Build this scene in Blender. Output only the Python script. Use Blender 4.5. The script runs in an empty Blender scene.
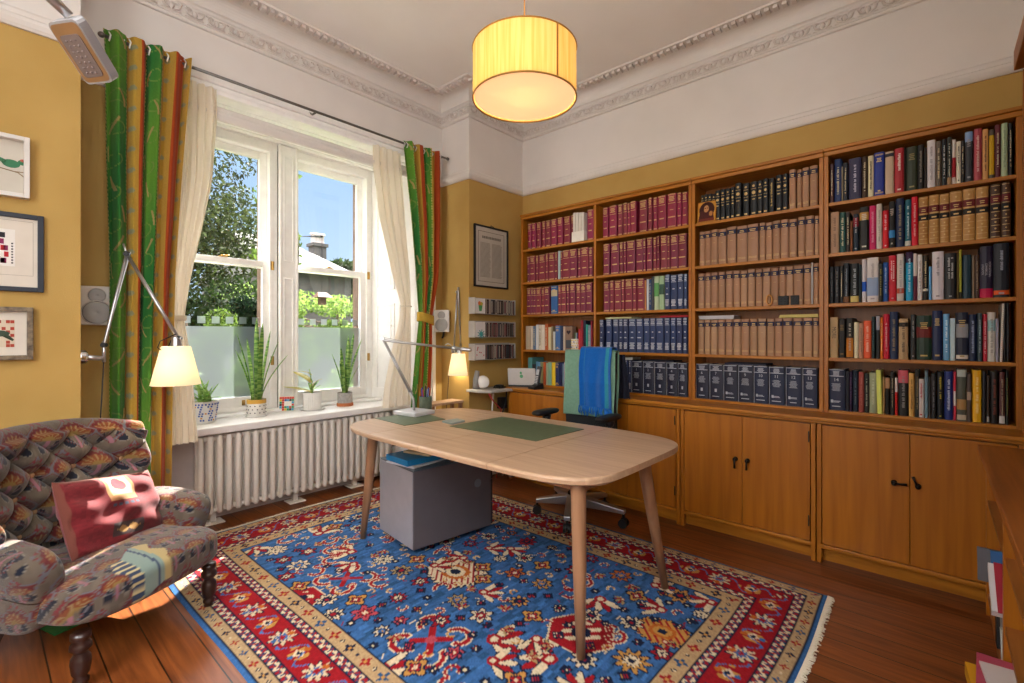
SUN_E, SUN_AZ, SUN_EL = 28.0, 0.69, 0.68
BACK_FILL, HIGH_FILL, SKY_S, EXPO = 4.6, 14.0, 1.05, 0.44
import bpy, math, random
import numpy as np
from mathutils import Matrix, Vector
random.seed(7)
rng = np.random.default_rng(11)
PI = math.pi
S = bpy.context.scene
COL = S.collection
# ------------------------------------------------------------------ layout helpers (camera geometry of the photograph)
F, CX, HY, H = 479.0, 512.0, 335.0, 1.26
YAW = math.radians(41.6)
fx, fy = math.cos(YAW), math.sin(YAW)
rx, ry = math.sin(YAW), -math.cos(YAW)
def ray(px, py):
    l = (px-CX)/F
    return (fx+l*rx, fy+l*ry, -(py-HY)/F)
def onz(px, py, z=0.0):
    r = ray(px, py); t = (z-H)/r[2]; return (r[0]*t, r[1]*t, z)
def onx(px, py, X):
    r = ray(px, py); t = X/r[0]; return (X, r[1]*t, H+r[2]*t)
def ony(px, py, Y):
    r = ray(px, py); t = Y/r[1]; return (r[0]*t, Y, H+r[2]*t)
def atd(px, py, d):
    r = ray(px, py); return (r[0]*d, r[1]*d, H+r[2]*d)
# ------------------------------------------------------------------ colour + materials
def lin(c): return c/12.92 if c <= .04045 else ((c+.055)/1.055)**2.4
def hx(s):
    s = s.lstrip('#'); return tuple(lin(int(s[i:i+2], 16)/255) for i in (0, 2, 4))
MATS = {}
def newmat(name):
    m = bpy.data.materials.new(name); m.use_nodes = True
    nt = m.node_tree; b = nt.nodes['Principled BSDF']
    return m, nt, b
def mat(col, rough=.6, metal=0.0, spec=.5, name=None, sheen=0.0, coat=0.0):
    key = (col, rough, metal, spec, sheen, coat)
    if key in MATS: return MATS[key]
    m, nt, b = newmat(name or 'm_'+col.strip('#'))
    c = hx(col)
    b.inputs['Base Color'].default_value = (*c, 1)
    b.inputs['Roughness'].default_value = rough; b.inputs['Metallic'].default_value = metal
    b.inputs['Specular IOR Level'].default_value = spec
    b.inputs['Sheen Weight'].default_value = sheen; b.inputs['Coat Weight'].default_value = coat
    # slight tonal variation so that no surface is perfectly flat
    n = nt.nodes.new('ShaderNodeTexNoise'); n.inputs['Scale'].default_value = 14
    tc = nt.nodes.new('ShaderNodeTexCoord'); nt.links.new(tc.outputs['Object'], n.inputs['Vector'])
    mx = nt.nodes.new('ShaderNodeMix'); mx.data_type = 'RGBA'
    mx.inputs[6].default_value = (*[x*.9 for x in c], 1); mx.inputs[7].default_value = (*[min(1, x*1.08) for x in c], 1)
    nt.links.new(n.outputs['Fac'], mx.inputs[0]); nt.links.new(mx.outputs[2], b.inputs['Base Color'])
    MATS[key] = m; return m
def noisemat(name, c1, c2, scale=(1, 1, 1), nscale=6, rough=.6, bump=0.0, spec=.4, detail=4, distort=0.0, lo=.3, hi=.7, bscale=None, coat=0.0):
    m, nt, b = newmat(name); N = nt.nodes.new; L = nt.links.new
    tc = N('ShaderNodeTexCoord'); mp = N('ShaderNodeMapping'); mp.inputs['Scale'].default_value = scale
    L(tc.outputs['Object'], mp.inputs['Vector'])
    n = N('ShaderNodeTexNoise'); n.inputs['Scale'].default_value = nscale; n.inputs['Detail'].default_value = detail
    n.inputs['Distortion'].default_value = distort
    L(mp.outputs['Vector'], n.inputs['Vector'])
    r = N('ShaderNodeValToRGB'); r.color_ramp.elements[0].position = lo; r.color_ramp.elements[1].position = hi
    r.color_ramp.elements[0].color = (*hx(c1), 1); r.color_ramp.elements[1].color = (*hx(c2), 1)
    L(n.outputs['Fac'], r.inputs['Fac']); L(r.outputs['Color'], b.inputs['Base Color'])
    b.inputs['Roughness'].default_value = rough; b.inputs['Specular IOR Level'].default_value = spec
    b.inputs['Coat Weight'].default_value = coat
    if bump:
        bp = N('ShaderNodeBump'); bp.inputs['Strength'].default_value = bump; bp.inputs['Distance'].default_value = .01
        src = n
        if bscale:
            src = N('ShaderNodeTexNoise'); src.inputs['Scale'].default_value = bscale; src.inputs['Detail'].default_value = 3
            L(tc.outputs['Object'], src.inputs['Vector'])
        L(src.outputs['Fac'], bp.inputs['Height']); L(bp.outputs['Normal'], b.inputs['Normal'])
    return m
def wood(name, c1, c2, axis, rough=.42, spec=.4, coat=0.0, fine=1.0):
    sc = [34*fine, 34*fine, 34*fine]; sc[axis] = 1.6*fine
    return noisemat(name, c1, c2, tuple(sc), 1.0, rough, .05, spec, 5, .6, .32, .7, None, coat)
def attrmat(name, rough=.85, bump=0.0, bscale=300, sheen=.0, trans=0.0):
    m, nt, b = newmat(name); N = nt.nodes.new; L = nt.links.new
    a = N('ShaderNodeAttribute'); a.attribute_name = 'Col'
    L(a.outputs['Color'], b.inputs['Base Color'])
    b.inputs['Roughness'].default_value = rough; b.inputs['Specular IOR Level'].default_value = .15
    b.inputs['Sheen Weight'].default_value = sheen
    if bump:
        n = N('ShaderNodeTexNoise'); n.inputs['Scale'].default_value = bscale
        tc = N('ShaderNodeTexCoord'); L(tc.outputs['Object'], n.inputs['Vector'])
        bp = N('ShaderNodeBump'); bp.inputs['Strength'].default_value = bump; bp.inputs['Distance'].default_value = .004
        L(n.outputs['Fac'], bp.inputs['Height']); L(bp.outputs['Normal'], b.inputs['Normal'])
    if trans:
        t = N('ShaderNodeBsdfTranslucent'); L(a.outputs['Color'], t.inputs['Color'])
        mx = N('ShaderNodeMixShader'); mx.inputs[0].default_value = trans
        L(b.outputs[0], mx.inputs[1]); L(t.outputs[0], mx.inputs[2]); L(mx.outputs[0], nt.nodes['Material Output'].inputs['Surface'])
    return m
def transmat(name, col, tcol, fac, rough=.8):
    m, nt, b = newmat(name); N = nt.nodes.new; L = nt.links.new
    b.inputs['Base Color'].default_value = (*hx(col), 1); b.inputs['Roughness'].default_value = rough
    b.inputs['Specular IOR Level'].default_value = .2
    t = N('ShaderNodeBsdfTranslucent'); t.inputs['Color'].default_value = (*hx(tcol), 1)
    mx = N('ShaderNodeMixShader'); mx.inputs[0].default_value = fac
    L(b.outputs[0], mx.inputs[1]); L(t.outputs[0], mx.inputs[2]); L(mx.outputs[0], nt.nodes['Material Output'].inputs['Surface'])
    return m
def emat(name, col, strength, base=None):
    m, nt, b = newmat(name)
    b.inputs['Base Color'].default_value = (*hx(base or col), 1); b.inputs['Roughness'].default_value = .8
    b.inputs['Emission Color'].default_value = (*hx(col), 1); b.inputs['Emission Strength'].default_value = strength
    return m
# ------------------------------------------------------------------ mesh building
W = {}
class MB:
    def __init__(s): s.v = []; s.f = []; s.m = []; s.M = Matrix.Identity(4); s.mi = 0
    def add(s, vs, fs):
        o = len(s.v); M = s.M
        if M == Matrix.Identity(4): s.v += [tuple(p) for p in vs]
        else: s.v += [tuple(M @ Vector(p)) for p in vs]
        s.f += [tuple(i+o for i in f) for f in fs]; s.m += [s.mi]*len(fs); return s
    def box(s, x0, x1, y0, y1, z0, z1):
        x0, x1 = min(x0, x1), max(x0, x1); y0, y1 = min(y0, y1), max(y0, y1); z0, z1 = min(z0, z1), max(z0, z1)
        return s.add([(x0,y0,z0),(x1,y0,z0),(x1,y1,z0),(x0,y1,z0),(x0,y0,z1),(x1,y0,z1),(x1,y1,z1),(x0,y1,z1)],
              [(0,3,2,1),(4,5,6,7),(0,1,5,4),(1,2,6,5),(2,3,7,6),(3,0,4,7)])
    def rect(s, x0, x1, z0, z1, y0, y1, w, wt=None, wb=None):     # rectangular frame standing in the xz plane
        wt = w if wt is None else wt; wb = w if wb is None else wb
        return s.box(x0, x0+w, y0, y1, z0, z1).box(x1-w, x1, y0, y1, z0, z1).box(x0+w, x1-w, y0, y1, z0, z0+wb).box(x0+w, x1-w, y0, y1, z1-wt, z1)
    def quad(s, a, b, c, d): return s.add([a, b, c, d], [(0,1,2,3)])
    def prism(s, poly, z0, z1):     # poly list of (x,y) counter-clockwise
        n = len(poly)
        return s.add([(x,y,z0) for x,y in poly]+[(x,y,z1) for x,y in poly],
              [tuple(range(n-1,-1,-1)), tuple(range(n,2*n))]+[(i,(i+1)%n,(i+1)%n+n,i+n) for i in range(n)])
    def tube(s, pts, r, n=10, caps=True):
        pts = [Vector(p) for p in pts]; k = len(pts)
        rs = r if isinstance(r, (list, tuple)) else [r]*k
        vs = []; up = None
        for i, p in enumerate(pts):
            d = (pts[min(i+1,k-1)]-pts[max(i-1,0)])
            if d.length < 1e-9: d = Vector((0,0,1))
            d.normalize()
            if up is None:
                a = Vector((0,0,1)) if abs(d.z) < .9 else Vector((1,0,0)); u = d.cross(a).normalized()
            else:
                u = (up - d*up.dot(d)); u = u.normalized() if u.length > 1e-6 else d.orthogonal().normalized()
            up = u; w = d.cross(u)
            for j in range(n):
                t = 2*PI*j/n; q = p+(u*math.cos(t)+w*math.sin(t))*rs[i]; vs.append(tuple(q))
        fs = [(i*n+j, i*n+(j+1)%n, (i+1)*n+(j+1)%n, (i+1)*n+j) for i in range(k-1) for j in range(n)]
        if caps: fs += [tuple(range(n-1,-1,-1)), tuple(range((k-1)*n, k*n))]
        return s.add(vs, fs)
    def cyl(s, a, b, r, r2=None, n=16): return s.tube([a, b], [r, r if r2 is None else r2], n)
    def lathe(s, prof, c=(0,0,0), n=24, closed=False):   # prof [(r,z)]
        vs = [(c[0]+r*math.cos(2*PI*j/n), c[1]+r*math.sin(2*PI*j/n), c[2]+z) for r, z in prof for j in range(n)]
        k = len(prof)
        fs = [(i*n+j, i*n+(j+1)%n, (i+1)*n+(j+1)%n, (i+1)*n+j) for i in range(k-1) for j in range(n)]
        if closed: fs += [tuple(range(n-1,-1,-1)), tuple(range((k-1)*n, k*n))]
        return s.add(vs, fs)
    def ball(s, c, r, n=14):
        r = r if isinstance(r, (list, tuple)) else (r, r, r); vs = []; k = n//2+1
        for i in range(k):
            a = PI*i/(k-1)
            for j in range(n):
                b = 2*PI*j/n; vs.append((c[0]+r[0]*math.sin(a)*math.cos(b), c[1]+r[1]*math.sin(a)*math.sin(b), c[2]-r[2]*math.cos(a)))
        return s.add(vs, [(i*n+j, i*n+(j+1)%n, (i+1)*n+(j+1)%n, (i+1)*n+j) for i in range(k-1) for j in range(n)])
    def grid(s, fn, nu, nv, wrap=False):
        vs = [fn(i/(nu-1) if not wrap else i/nu, j/(nv-1)) for i in range(nu) for j in range(nv)]
        iu = nu if wrap else nu-1
        return s.add(vs, [(i*nv+j, ((i+1)%nu)*nv+j, ((i+1)%nu)*nv+j+1, i*nv+j+1) for i in range(iu) for j in range(nv-1)])
    def build(s, name, mats, parent=None, smooth=False, bevel=0.0, local=False, seg=2, solid=0.0, sub=0):
        vs = [Vector(v) for v in s.v]
        o = None; loc = Vector((0,0,0))
        if parent is not None:
            if not local:
                inv = W[parent.name].inverted(); vs = [inv @ v for v in vs]
        elif not local:
            xs = [v.x for v in vs]; ys = [v.y for v in vs]; zs = [v.z for v in vs]
            loc = Vector(((min(xs)+max(xs))/2, (min(ys)+max(ys))/2, min(zs))); vs = [v-loc for v in vs]
        me = bpy.data.meshes.new(name); me.from_pydata([tuple(v) for v in vs], [], s.f)
        if not isinstance(mats, (list, tuple)): mats = [mats]
        for m in mats: me.materials.append(m)
        if len(mats) > 1: me.polygons.foreach_set('material_index', s.m)
        if smooth: me.polygons.foreach_set('use_smooth', [True]*len(me.polygons))
        me.update()
        o = bpy.data.objects.new(name, me); COL.objects.link(o)
        finish(o, parent, loc)
        if solid: md = o.modifiers.new('Solid', 'SOLIDIFY'); md.thickness = solid; md.offset = 0
        if bevel:
            md = o.modifiers.new('Bevel', 'BEVEL'); md.width = bevel; md.segments = seg; md.limit_method = 'ANGLE'; md.angle_limit = .6
            if not smooth and seg > 1:
                pass
        if sub: md = o.modifiers.new('Sub', 'SUBSURF'); md.levels = sub; md.render_levels = sub
        return o
def finish(o, parent, loc):
    if parent is not None:
        o.parent = parent; W[o.name] = W[parent.name].copy()
    else:
        o.location = loc; W[o.name] = Matrix.Translation(loc)
def npgrid(name, P, C, m, parent=None, local=False, wrapu=False, smooth=True, solid=0.0):
    nu, nv = P.shape[:2]
    V = P.reshape(-1, 3).astype(np.float64); loc = Vector((0,0,0))
    if parent is not None and not local:
        inv = np.array(W[parent.name].inverted()); V = V @ inv[:3,:3].T + inv[:3,3]
    elif parent is None:
        c = np.array([(V[:,0].min()+V[:,0].max())/2, (V[:,1].min()+V[:,1].max())/2, V[:,2].min()]); V = V-c; loc = Vector(c)
    iu = nu if wrapu else nu-1
    I, J = np.meshgrid(np.arange(iu), np.arange(nv-1), indexing='ij')
    I2 = (I+1) % nu
    Fc = np.stack([I*nv+J, I2*nv+J, I2*nv+J+1, I*nv+J+1], -1).reshape(-1, 4)
    me = bpy.data.meshes.new(name)
    me.vertices.add(len(V)); me.vertices.foreach_set('co', V.astype(np.float32).ravel())
    nf = len(Fc); me.loops.add(nf*4); me.loops.foreach_set('vertex_index', Fc.astype(np.int32).ravel())
    me.polygons.add(nf); me.polygons.foreach_set('loop_start', np.arange(0, nf*4, 4, dtype=np.int32))
    me.update(calc_edges=True); me.validate()
    if smooth: me.polygons.foreach_set('use_smooth', np.ones(nf, bool))
    if C is not None:
        a = me.color_attributes.new('Col', 'FLOAT_COLOR', 'POINT')
        a.data.foreach_set('color', np.concatenate([C.reshape(-1, 3), np.ones((len(V), 1))], 1).astype(np.float32).ravel())
    me.materials.append(m)
    o = bpy.data.objects.new(name, me); COL.objects.link(o); finish(o, parent, loc)
    if solid: md = o.modifiers.new('Solid', 'SOLIDIFY'); md.thickness = solid; md.offset = 0
    return o
def tag(o, label, cat, group=None):
    o['label'] = label; o['category'] = cat
    if group: o['group'] = group
    return o
def thing(name, label, cat, loc=(0,0,0), rotz=0.0, group=None):
    o = bpy.data.objects.new(name, None); COL.objects.link(o); o.empty_display_size = .05
    o.location = loc; o.rotation_euler = (0, 0, rotz)
    W[o.name] = Matrix.Translation(loc) @ Matrix.Rotation(rotz, 4, 'Z')
    return tag(o, label, cat, group)
def struct(o):
    o['kind'] = 'structure'; return o
def copy_tree(o, parent=None):
    c = o.copy(); COL.objects.link(c)
    if parent is not None: c.parent = parent
    for ch in [x for x in bpy.data.objects if x.parent == o and x.name in COL.objects]: copy_tree(ch, c)
    return c
def text_into(mb, s, size, M, sx=1.0):
    """adds the letters of s (flat, in the local xy plane, centred) under matrix M"""
    cu = bpy.data.curves.new('lettering', 'FONT'); cu.body = s; cu.size = size
    cu.align_x = 'CENTER'; cu.align_y = 'CENTER'; cu.resolution_u = 2
    ob = bpy.data.objects.new('lettering', cu); COL.objects.link(ob)
    dg = bpy.context.evaluated_depsgraph_get(); ev = ob.evaluated_get(dg); me = ev.to_mesh()
    vs = [M @ Vector((v.co.x*sx, v.co.y, v.co.z)) for v in me.vertices]; fs = [tuple(p.vertices) for p in me.polygons]
    ev.to_mesh_clear(); bpy.data.objects.remove(ob); bpy.data.curves.remove(cu)
    mb.add(vs, fs)
# ================================================================== MATERIALS
M_wall = noisemat('ochre_paint', '#b39150', '#be9c5a', (1,1,1), 3, .75, .12, .25, 3, 0, .3, .7, 260)
M_white = noisemat('white_paint', '#d9d3ce', '#e0dad5', (1,1,1), 3, .6, .03, .3, 3)
M_ceil = noisemat('ceiling_paint', '#efebe7', '#f4f1ee', (1,1,1), 2, .8, .03, .2, 3)
M_frame = mat('#f6f4f1', .35, 0, .45, 'gloss_white_paint')
M_orn = mat('#d6cdc7', .7, 0, .3, 'plaster_ornament')
M_oakV = wood('oak_upright', '#94540e', '#b6711b', 2)
M_oakH = wood('oak_board', '#985b12', '#ba7820', 1)
M_oakX = wood('oak_side_board', '#8a5222', '#ad6f33', 0)
M_oakBack = wood('oak_back_panel', '#7d4814', '#93581e', 2)
M_door = wood('oak_veneer_door', '#955610', '#ae6a18', 2, .38, .4, .1, .8)
M_desk = wood('pale_ash_top', '#ad8d70', '#c1a182', 1, .4, .4)
M_leg = wood('pale_ash_leg', '#865f43', '#9b7456', 2, .45)
M_steel = mat('#b9b9bb', .28, .9, .5, 'brushed_aluminium')
M_chrome = mat('#d0d0d2', .15, 1.0, .5, 'chrome')
M_black = mat('#17171a', .5, 0, .4, 'black_plastic')
M_brass = mat('#b08a4a', .3, .9, .5, 'brass')
M_iron = mat('#1c1816', .4, .6, .5, 'black_iron')
M_dark = mat('#2b1712', .35, 0, .5, 'dark_mahogany', 0, .3)
M_paper = mat('#e9e4d8', .8, 0, .2, 'paper')
M_pages = mat('#d3c6a8', .9, 0, .1, 'page_block')
M_gold = mat('#d2b070', .45, .25, .5, 'gilt')
M_silver = mat('#b4b8c4', .5, .1, .5, 'silver_foil')
M_whiteP = mat('#e4e2de', .4, 0, .4, 'white_plastic')

# floor boards running along Y
def floormat():
    m, nt, b = newmat('stained_pine_boards'); N = nt.nodes.new; L = nt.links.new
    tc = N('ShaderNodeTexCoord'); sp = N('ShaderNodeSeparateXYZ'); L(tc.outputs['Object'], sp.inputs[0])
    def math_(op, a, bb=None):
        n = N('ShaderNodeMath'); n.operation = op
        for i, q in enumerate((a, bb)):
            if q is None: continue
            if isinstance(q, (int, float)): n.inputs[i].default_value = q
            else: L(q, n.inputs[i])
        return n.outputs[0]
    k = math_('DIVIDE', sp.outputs['X'], .145); idx = math_('FLOOR', k); fr = math_('FRACT', k)
    gap = math_('GREATER_THAN', math_('ABSOLUTE', math_('SUBTRACT', fr, .5)), .482)
    wn = N('ShaderNodeTexWhiteNoise'); wn.noise_dimensions = '1D'; L(idx, wn.inputs['W'])
    cb = N('ShaderNodeCombineXYZ'); L(math_('MULTIPLY', sp.outputs['X'], 26), cb.inputs[0])
    L(math_('ADD', math_('MULTIPLY', sp.outputs['Y'], 1.7), math_('MULTIPLY', wn.outputs['Value'], 40)), cb.inputs[1])
    n = N('ShaderNodeTexNoise'); n.inputs['Scale'].default_value = 1.2; n.inputs['Detail'].default_value = 6; n.inputs['Distortion'].default_value = 1.2
    L(cb.outputs[0], n.inputs['Vector'])
    r = N('ShaderNodeValToRGB'); e = r.color_ramp.elements
    e[0].position = .3; e[0].color = (*hx('#5c2c12'), 1); e[1].position = .72; e[1].color = (*hx('#8c4e24'), 1)
    L(n.outputs['Fac'], r.inputs['Fac'])
    hsv = N('ShaderNodeHueSaturation'); L(r.outputs['Color'], hsv.inputs['Color'])
    L(math_('ADD', math_('MULTIPLY', wn.outputs['Value'], .5), .75), hsv.inputs['Value'])
    mx = N('ShaderNodeMix'); mx.data_type = 'RGBA'; L(gap, mx.inputs[0]); L(hsv.outputs['Color'], mx.inputs[6]); mx.inputs[7].default_value = (*hx('#1c0d06'), 1)
    L(mx.outputs[2], b.inputs['Base Color']); b.inputs['Roughness'].default_value = .30; b.inputs['Specular IOR Level'].default_value = .5
    bp = N('ShaderNodeBump'); bp.inputs['Strength'].default_value = .25; bp.inputs['Distance'].default_value = .004
    L(math_('SUBTRACT', n.outputs['Fac'], math_('MULTIPLY', gap, 2)), bp.inputs['Height']); L(bp.outputs['Normal'], b.inputs['Normal'])
    return m
M_floor = floormat()

# glass panes: clear, slightly reflecting; and the milky film on the lower sashes
def glassmat():
    m = bpy.data.materials.new('window_glass'); m.use_nodes = True; nt = m.node_tree; nt.nodes.clear(); N = nt.nodes.new; L = nt.links.new
    out = N('ShaderNodeOutputMaterial'); t = N('ShaderNodeBsdfTransparent'); g = N('ShaderNodeBsdfGlossy'); g.inputs['Roughness'].default_value = .02
    lw = N('ShaderNodeLayerWeight'); lw.inputs['Blend'].default_value = .5; pw = N('ShaderNodeMath'); pw.operation = 'POWER'; L(lw.outputs['Facing'], pw.inputs[0]); pw.inputs[1].default_value = 5
    fr = N('ShaderNodeMath'); fr.operation = 'MULTIPLY_ADD'; L(pw.outputs[0], fr.inputs[0]); fr.inputs[1].default_value = .8; fr.inputs[2].default_value = .03; mx = N('ShaderNodeMixShader')
    L(fr.outputs[0], mx.inputs[0]); L(t.outputs[0], mx.inputs[1]); L(g.outputs[0], mx.inputs[2]); L(mx.outputs[0], out.inputs['Surface'])
    return m
M_glass = glassmat()
def frostmat():
    m = bpy.data.materials.new('frosted_film'); m.use_nodes = True; nt = m.node_tree; nt.nodes.clear(); N = nt.nodes.new; L = nt.links.new
    out = N('ShaderNodeOutputMaterial'); t = N('ShaderNodeBsdfTranslucent'); t.inputs['Color'].default_value = (.11, .125, .13, 1)
    r = N('ShaderNodeBsdfRefraction'); r.inputs['Roughness'].default_value = .28; r.inputs['IOR'].default_value = 1.02; r.inputs['Color'].default_value = (.84, .89, .91, 1)
    mx = N('ShaderNodeMixShader'); mx.inputs[0].default_value = .55
    L(t.outputs[0], mx.inputs[1]); L(r.outputs[0], mx.inputs[2]); L(mx.outputs[0], out.inputs['Surface'])
    return m
M_frost = frostmat()

# ================================================================== ROOM SHELL
XW, YN, YR = 3.55, 3.015, -.46       # bookcase wall, left/pier wall, right wall
YW = 3.378                            # wall above and beside the window
XL, XR = .338, 2.84                   # recess side walls
ZC = 3.33                             # ceiling
ZR = 2.605                            # picture rail underside
X0 = -.95                             # the room goes on behind the camera
mb = MB(); mb.box(X0, XW+.1, YR-.1, 4.1, -.1, 0); struct(mb.build('floor', M_floor))
mb = MB(); mb.box(X0, XW+.1, YR-.1, YW+.3, ZC, ZC+.1); struct(mb.build('ceiling', M_ceil))
def wall(name, x0, x1, y0, y1, zlo=0.0):
    mb = MB(); mb.mi = 0; mb.box(x0, x1, y0, y1, zlo, ZR); mb.mi = 1; mb.box(x0, x1, y0, y1, ZR, ZC)
    return struct(mb.build(name, [M_wall, M_white]))
wall('wall_bookcase', XW, XW+.1, YR-.1, YN)
wall('wall_right', .9, XW, YR-.1, YR)
wall('wall_pier', XR, XW+.1, YN, YN+.6)
wall('wall_left', X0, XL, YN, YN+.6)
mb = MB()      # unseen right wall beside the camera, opening added to let fill light in
for x0, x1, z0, z1 in ((X0, X0+.08, 0, ZC), (X0+.08, .45, 0, 1.1), (X0+.08, .45, 3.2, ZC), (.45, .9, 0, ZC)):
    mb.mi = 1 if z0 > 2 else 0; mb.box(x0, x1, YR-.1, YR, z0, z1)
struct(mb.build('wall_side', [M_wall, M_white]))
mb = MB()      # unseen wall behind the camera, tall opening made to admit sky fill
BW0, BW1, BZ0, BZ1 = .5, 1.75, .9, 3.2
for y0, y1, z0, z1 in ((YR-.1, BW0, 0, ZC), (BW1, YN+.1, 0, ZC), (BW0, BW1, 0, BZ0), (BW0, BW1, BZ1, ZC)):
    mb.mi = 1 if z0 > 2 else 0; mb.box(X0-.1, X0, y0, y1, z0, z1)
struct(mb.build('wall_back', [M_wall, M_white]))
# window wall with one wide splayed opening (jambs at 0.68 / 2.56, head at 2.76)
JL, JR, ZH = .68, 2.64, 2.76
mb = MB()
mb.mi = 0; mb.box(XL, JL, YW, 4.05, 0, ZR); mb.box(JR, XR, YW, 4.05, 0, ZR)
mb.mi = 1; mb.box(XL, JL, YW, 4.05, ZR, ZC); mb.box(JR, XR, YW, 4.05, ZR, ZC); mb.box(JL, JR, YW, 4.05, ZH+.05, ZC)
struct(mb.build('wall_window', [M_wall, M_white]))
# panelled apron behind the radiator, below the sill
mb = MB(); mb.box(JL, JR, 3.75, 4.05, 0, .60)
for a, b in ((.74, 1.3), (1.36, 1.92), (1.98, 2.5)):
    mb.box(a, b, 3.742, 3.75, .2, .205); mb.box(a, b, 3.742, 3.75, .54, .55); mb.box(a, a+.01, 3.742, 3.75, .2, .55); mb.box(b-.01, b, 3.742, 3.75, .2, .55)
mb.box(JL, JR, 3.735, 3.75, 0, .13)
M_apron = mat('#cfc3bd', .5, 0, .4, 'lilac_white_paint'); struct(mb.build('wall_apron', M_apron))
# soffit, splayed jamb linings with raised panels, architrave
mb = MB()
mb.add([(JL,YW,ZH),(JR,YW,ZH),(JR-.13,4.0,ZH+.05),(JL+.18,4.0,ZH+.05),(JL,YW,ZH+.06),(JR,YW,ZH+.06),(JR-.13,4.0,ZH+.1),(JL+.18,4.0,ZH+.1)],
       [(0,1,2,3),(4,7,6,5),(0,4,5,1),(1,5,6,2),(2,6,7,3),(3,7,4,0)])
for k in (.2, .42, .64, .86):
    yy = YW+(4-YW)*k; zz = ZH+.05*k; mb.box(JL+.18*k, JR-.13*k, yy-.012, yy+.012, zz-.008, zz+.01)
struct(mb.build('trim_1', M_frame))
def jamb(name, xa, xb, sgn):
    mb = MB(); d = Vector((xb-xa, 4.0-YW, 0)); L_ = d.length; d.normalize(); nrm = Vector((d.y, -d.x, 0))*sgn
    mb.M = Matrix(((d.x, nrm.x, 0, xa), (d.y, nrm.y, 0, YW), (0, 0, 1, 0), (0, 0, 0, 1)))
    mb.box(0, L_, -.02, 0, 0, ZH+.03)
    for a, b in ((.05, L_/2-.02), (L_/2+.03, L_-.06)):
        for z0, z1 in ((.2, .55), (.75, 1.55), (1.68, 2.66)):
            for q in ((a, b, z0, z0+.02), (a, b, z1-.02, z1), (a, a+.02, z0, z1), (b-.02, b, z0, z1)):
                mb.box(q[0], q[1], 0, .010, q[2], q[3])
            mb.box(a+.045, b-.045, 0, .006, z0+.045, z1-.045)
    mb.ball((L_*.5+.06, .018, 1.35), .012, 8)
    return struct(mb.build(name, M_frame))
jamb('trim_2', JL, JL+.18, 1); jamb('trim_3', JR, JR-.13, -1)
mb = MB()
for o, t, z0, z1 in ((.0, .022, 0, .09), (.07, .036, .02, .09)):
    pass
mb.box(JL-.1, JR+.1, YW-.025, YW, ZH, ZH+.055); mb.box(JL-.1, JR+.1, YW-.04, YW, ZH+.055, ZH+.085); mb.box(JL-.1, JR+.1, YW-.02, YW, ZH+.085, ZH+.115)
mb.box(JL-.1, JL, YW-.025, YW, 0, ZH); mb.box(JL-.1, JL-.065, YW-.04, YW, 0, ZH+.085)
mb.box(JR, JR+.1, YW-.025, YW, 0, ZH); mb.box(JR+.065, JR+.1, YW-.04, YW, 0, ZH+.085)
struct(mb.build('trim_4', M_frame, bevel=.004))
# ---- picture rail and plaster cornice, swept round the room
path = [(X0, YN), (XL, YN), (XL, YW), (XR, YW), (XR, YN), (XW, YN), (XW, YR), (X0, YR)]
# inward normals are handled by offsetting the rectilinear path
def offset_path(d):
    pts = []; n = len(path)
    for i, (x, y) in enumerate(path):
        nx = ny = 0
        for a, b in ((i-1, i), (i, i+1)):
            if a < 0 or b >= n: continue
            dx, dy = path[b][0]-path[a][0], path[b][1]-path[a][1]; l = math.hypot(dx, dy)
            ex, ey = dy/l, -dx/l          # right-hand side of the walking direction = room side
            if abs(ex) > .5: nx = ex
            else: ny = ey
        pts.append((x+nx*d, y+ny*d))
    return pts
def sweep(prof):
    mb = MB(); rows = [[(x, y, z) for x, y in offset_path(d)] for d, z in prof]; n = len(path)
    vs = [p for r in rows for p in r]
    mb.add(vs, [(i*n+j, i*n+j+1, (i+1)*n+j+1, (i+1)*n+j) for i in range(len(prof)-1) for j in range(n-1)])
    return mb
mb = sweep([(0,ZR),(.012,ZR),(.022,ZR+.012),(.03,ZR+.03),(.03,ZR+.045),(.018,ZR+.055),(.014,ZR+.075),(.008,ZR+.085),(0,ZR+.09)])
struct(mb.build('trim_5', M_white, smooth=False))
cove = [(.055+.10*(1-math.cos(t)), 3.250+.079*math.sin(t)) for t in [i*PI/16 for i in range(9)]]
mb = sweep([(0,3.135),(.02,3.135),(.026,3.145),(.02,3.155),(.026,3.158),(.026,3.224),(.036,3.229),(.042,3.24),(.055,3.247)]+cove+[(.16,3.326),(.225,3.326),(.235,3.321),(.245,3.321),(.25,ZC)])
struct(mb.build('trim_6', M_white))
# leaf-scroll frieze and beaded border of the cornice (plaster relief)
def along(d):
    pts = offset_path(d)
    for a, b in zip(pts[:-1], pts[1:]):
        L_ = math.hypot(b[0]-a[0], b[1]-a[1]); yield a, b, L_
mb = MB()
for (a, b, L_) in along(.026):
    n = max(1, round(L_/.115)); ux, uy = (b[0]-a[0])/L_, (b[1]-a[1])/L_; nx, ny = uy, -ux
    for i in range(n):
        s = (i+.5)*L_/n; cx, cy = a[0]+ux*s, a[1]+uy*s
        mb.M = Matrix(((ux, nx, 0, cx), (uy, ny, 0, cy), (0, 0, .70, 3.191), (0, 0, 0, 1)))
        mb.ball((0, .004, -.002), (.016, .016, .030), 8)
        for sg in (-1, 1):
            mb.tube([(sg*.012, .006, -.03), (sg*.034, .010, -.018), (sg*.042, .012, .006), (sg*.030, .011, .026), (sg*.016, .008, .020)], [.006, .008, .008, .007, .004], 6)
            mb.ball((sg*.046, .004, .030), (.012, .010, .010), 6)
        mb.tube([(-.05, .004, -.038), (.05, .004, -.038)], .004, 5)
mb.M = Matrix.Identity(4)
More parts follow.
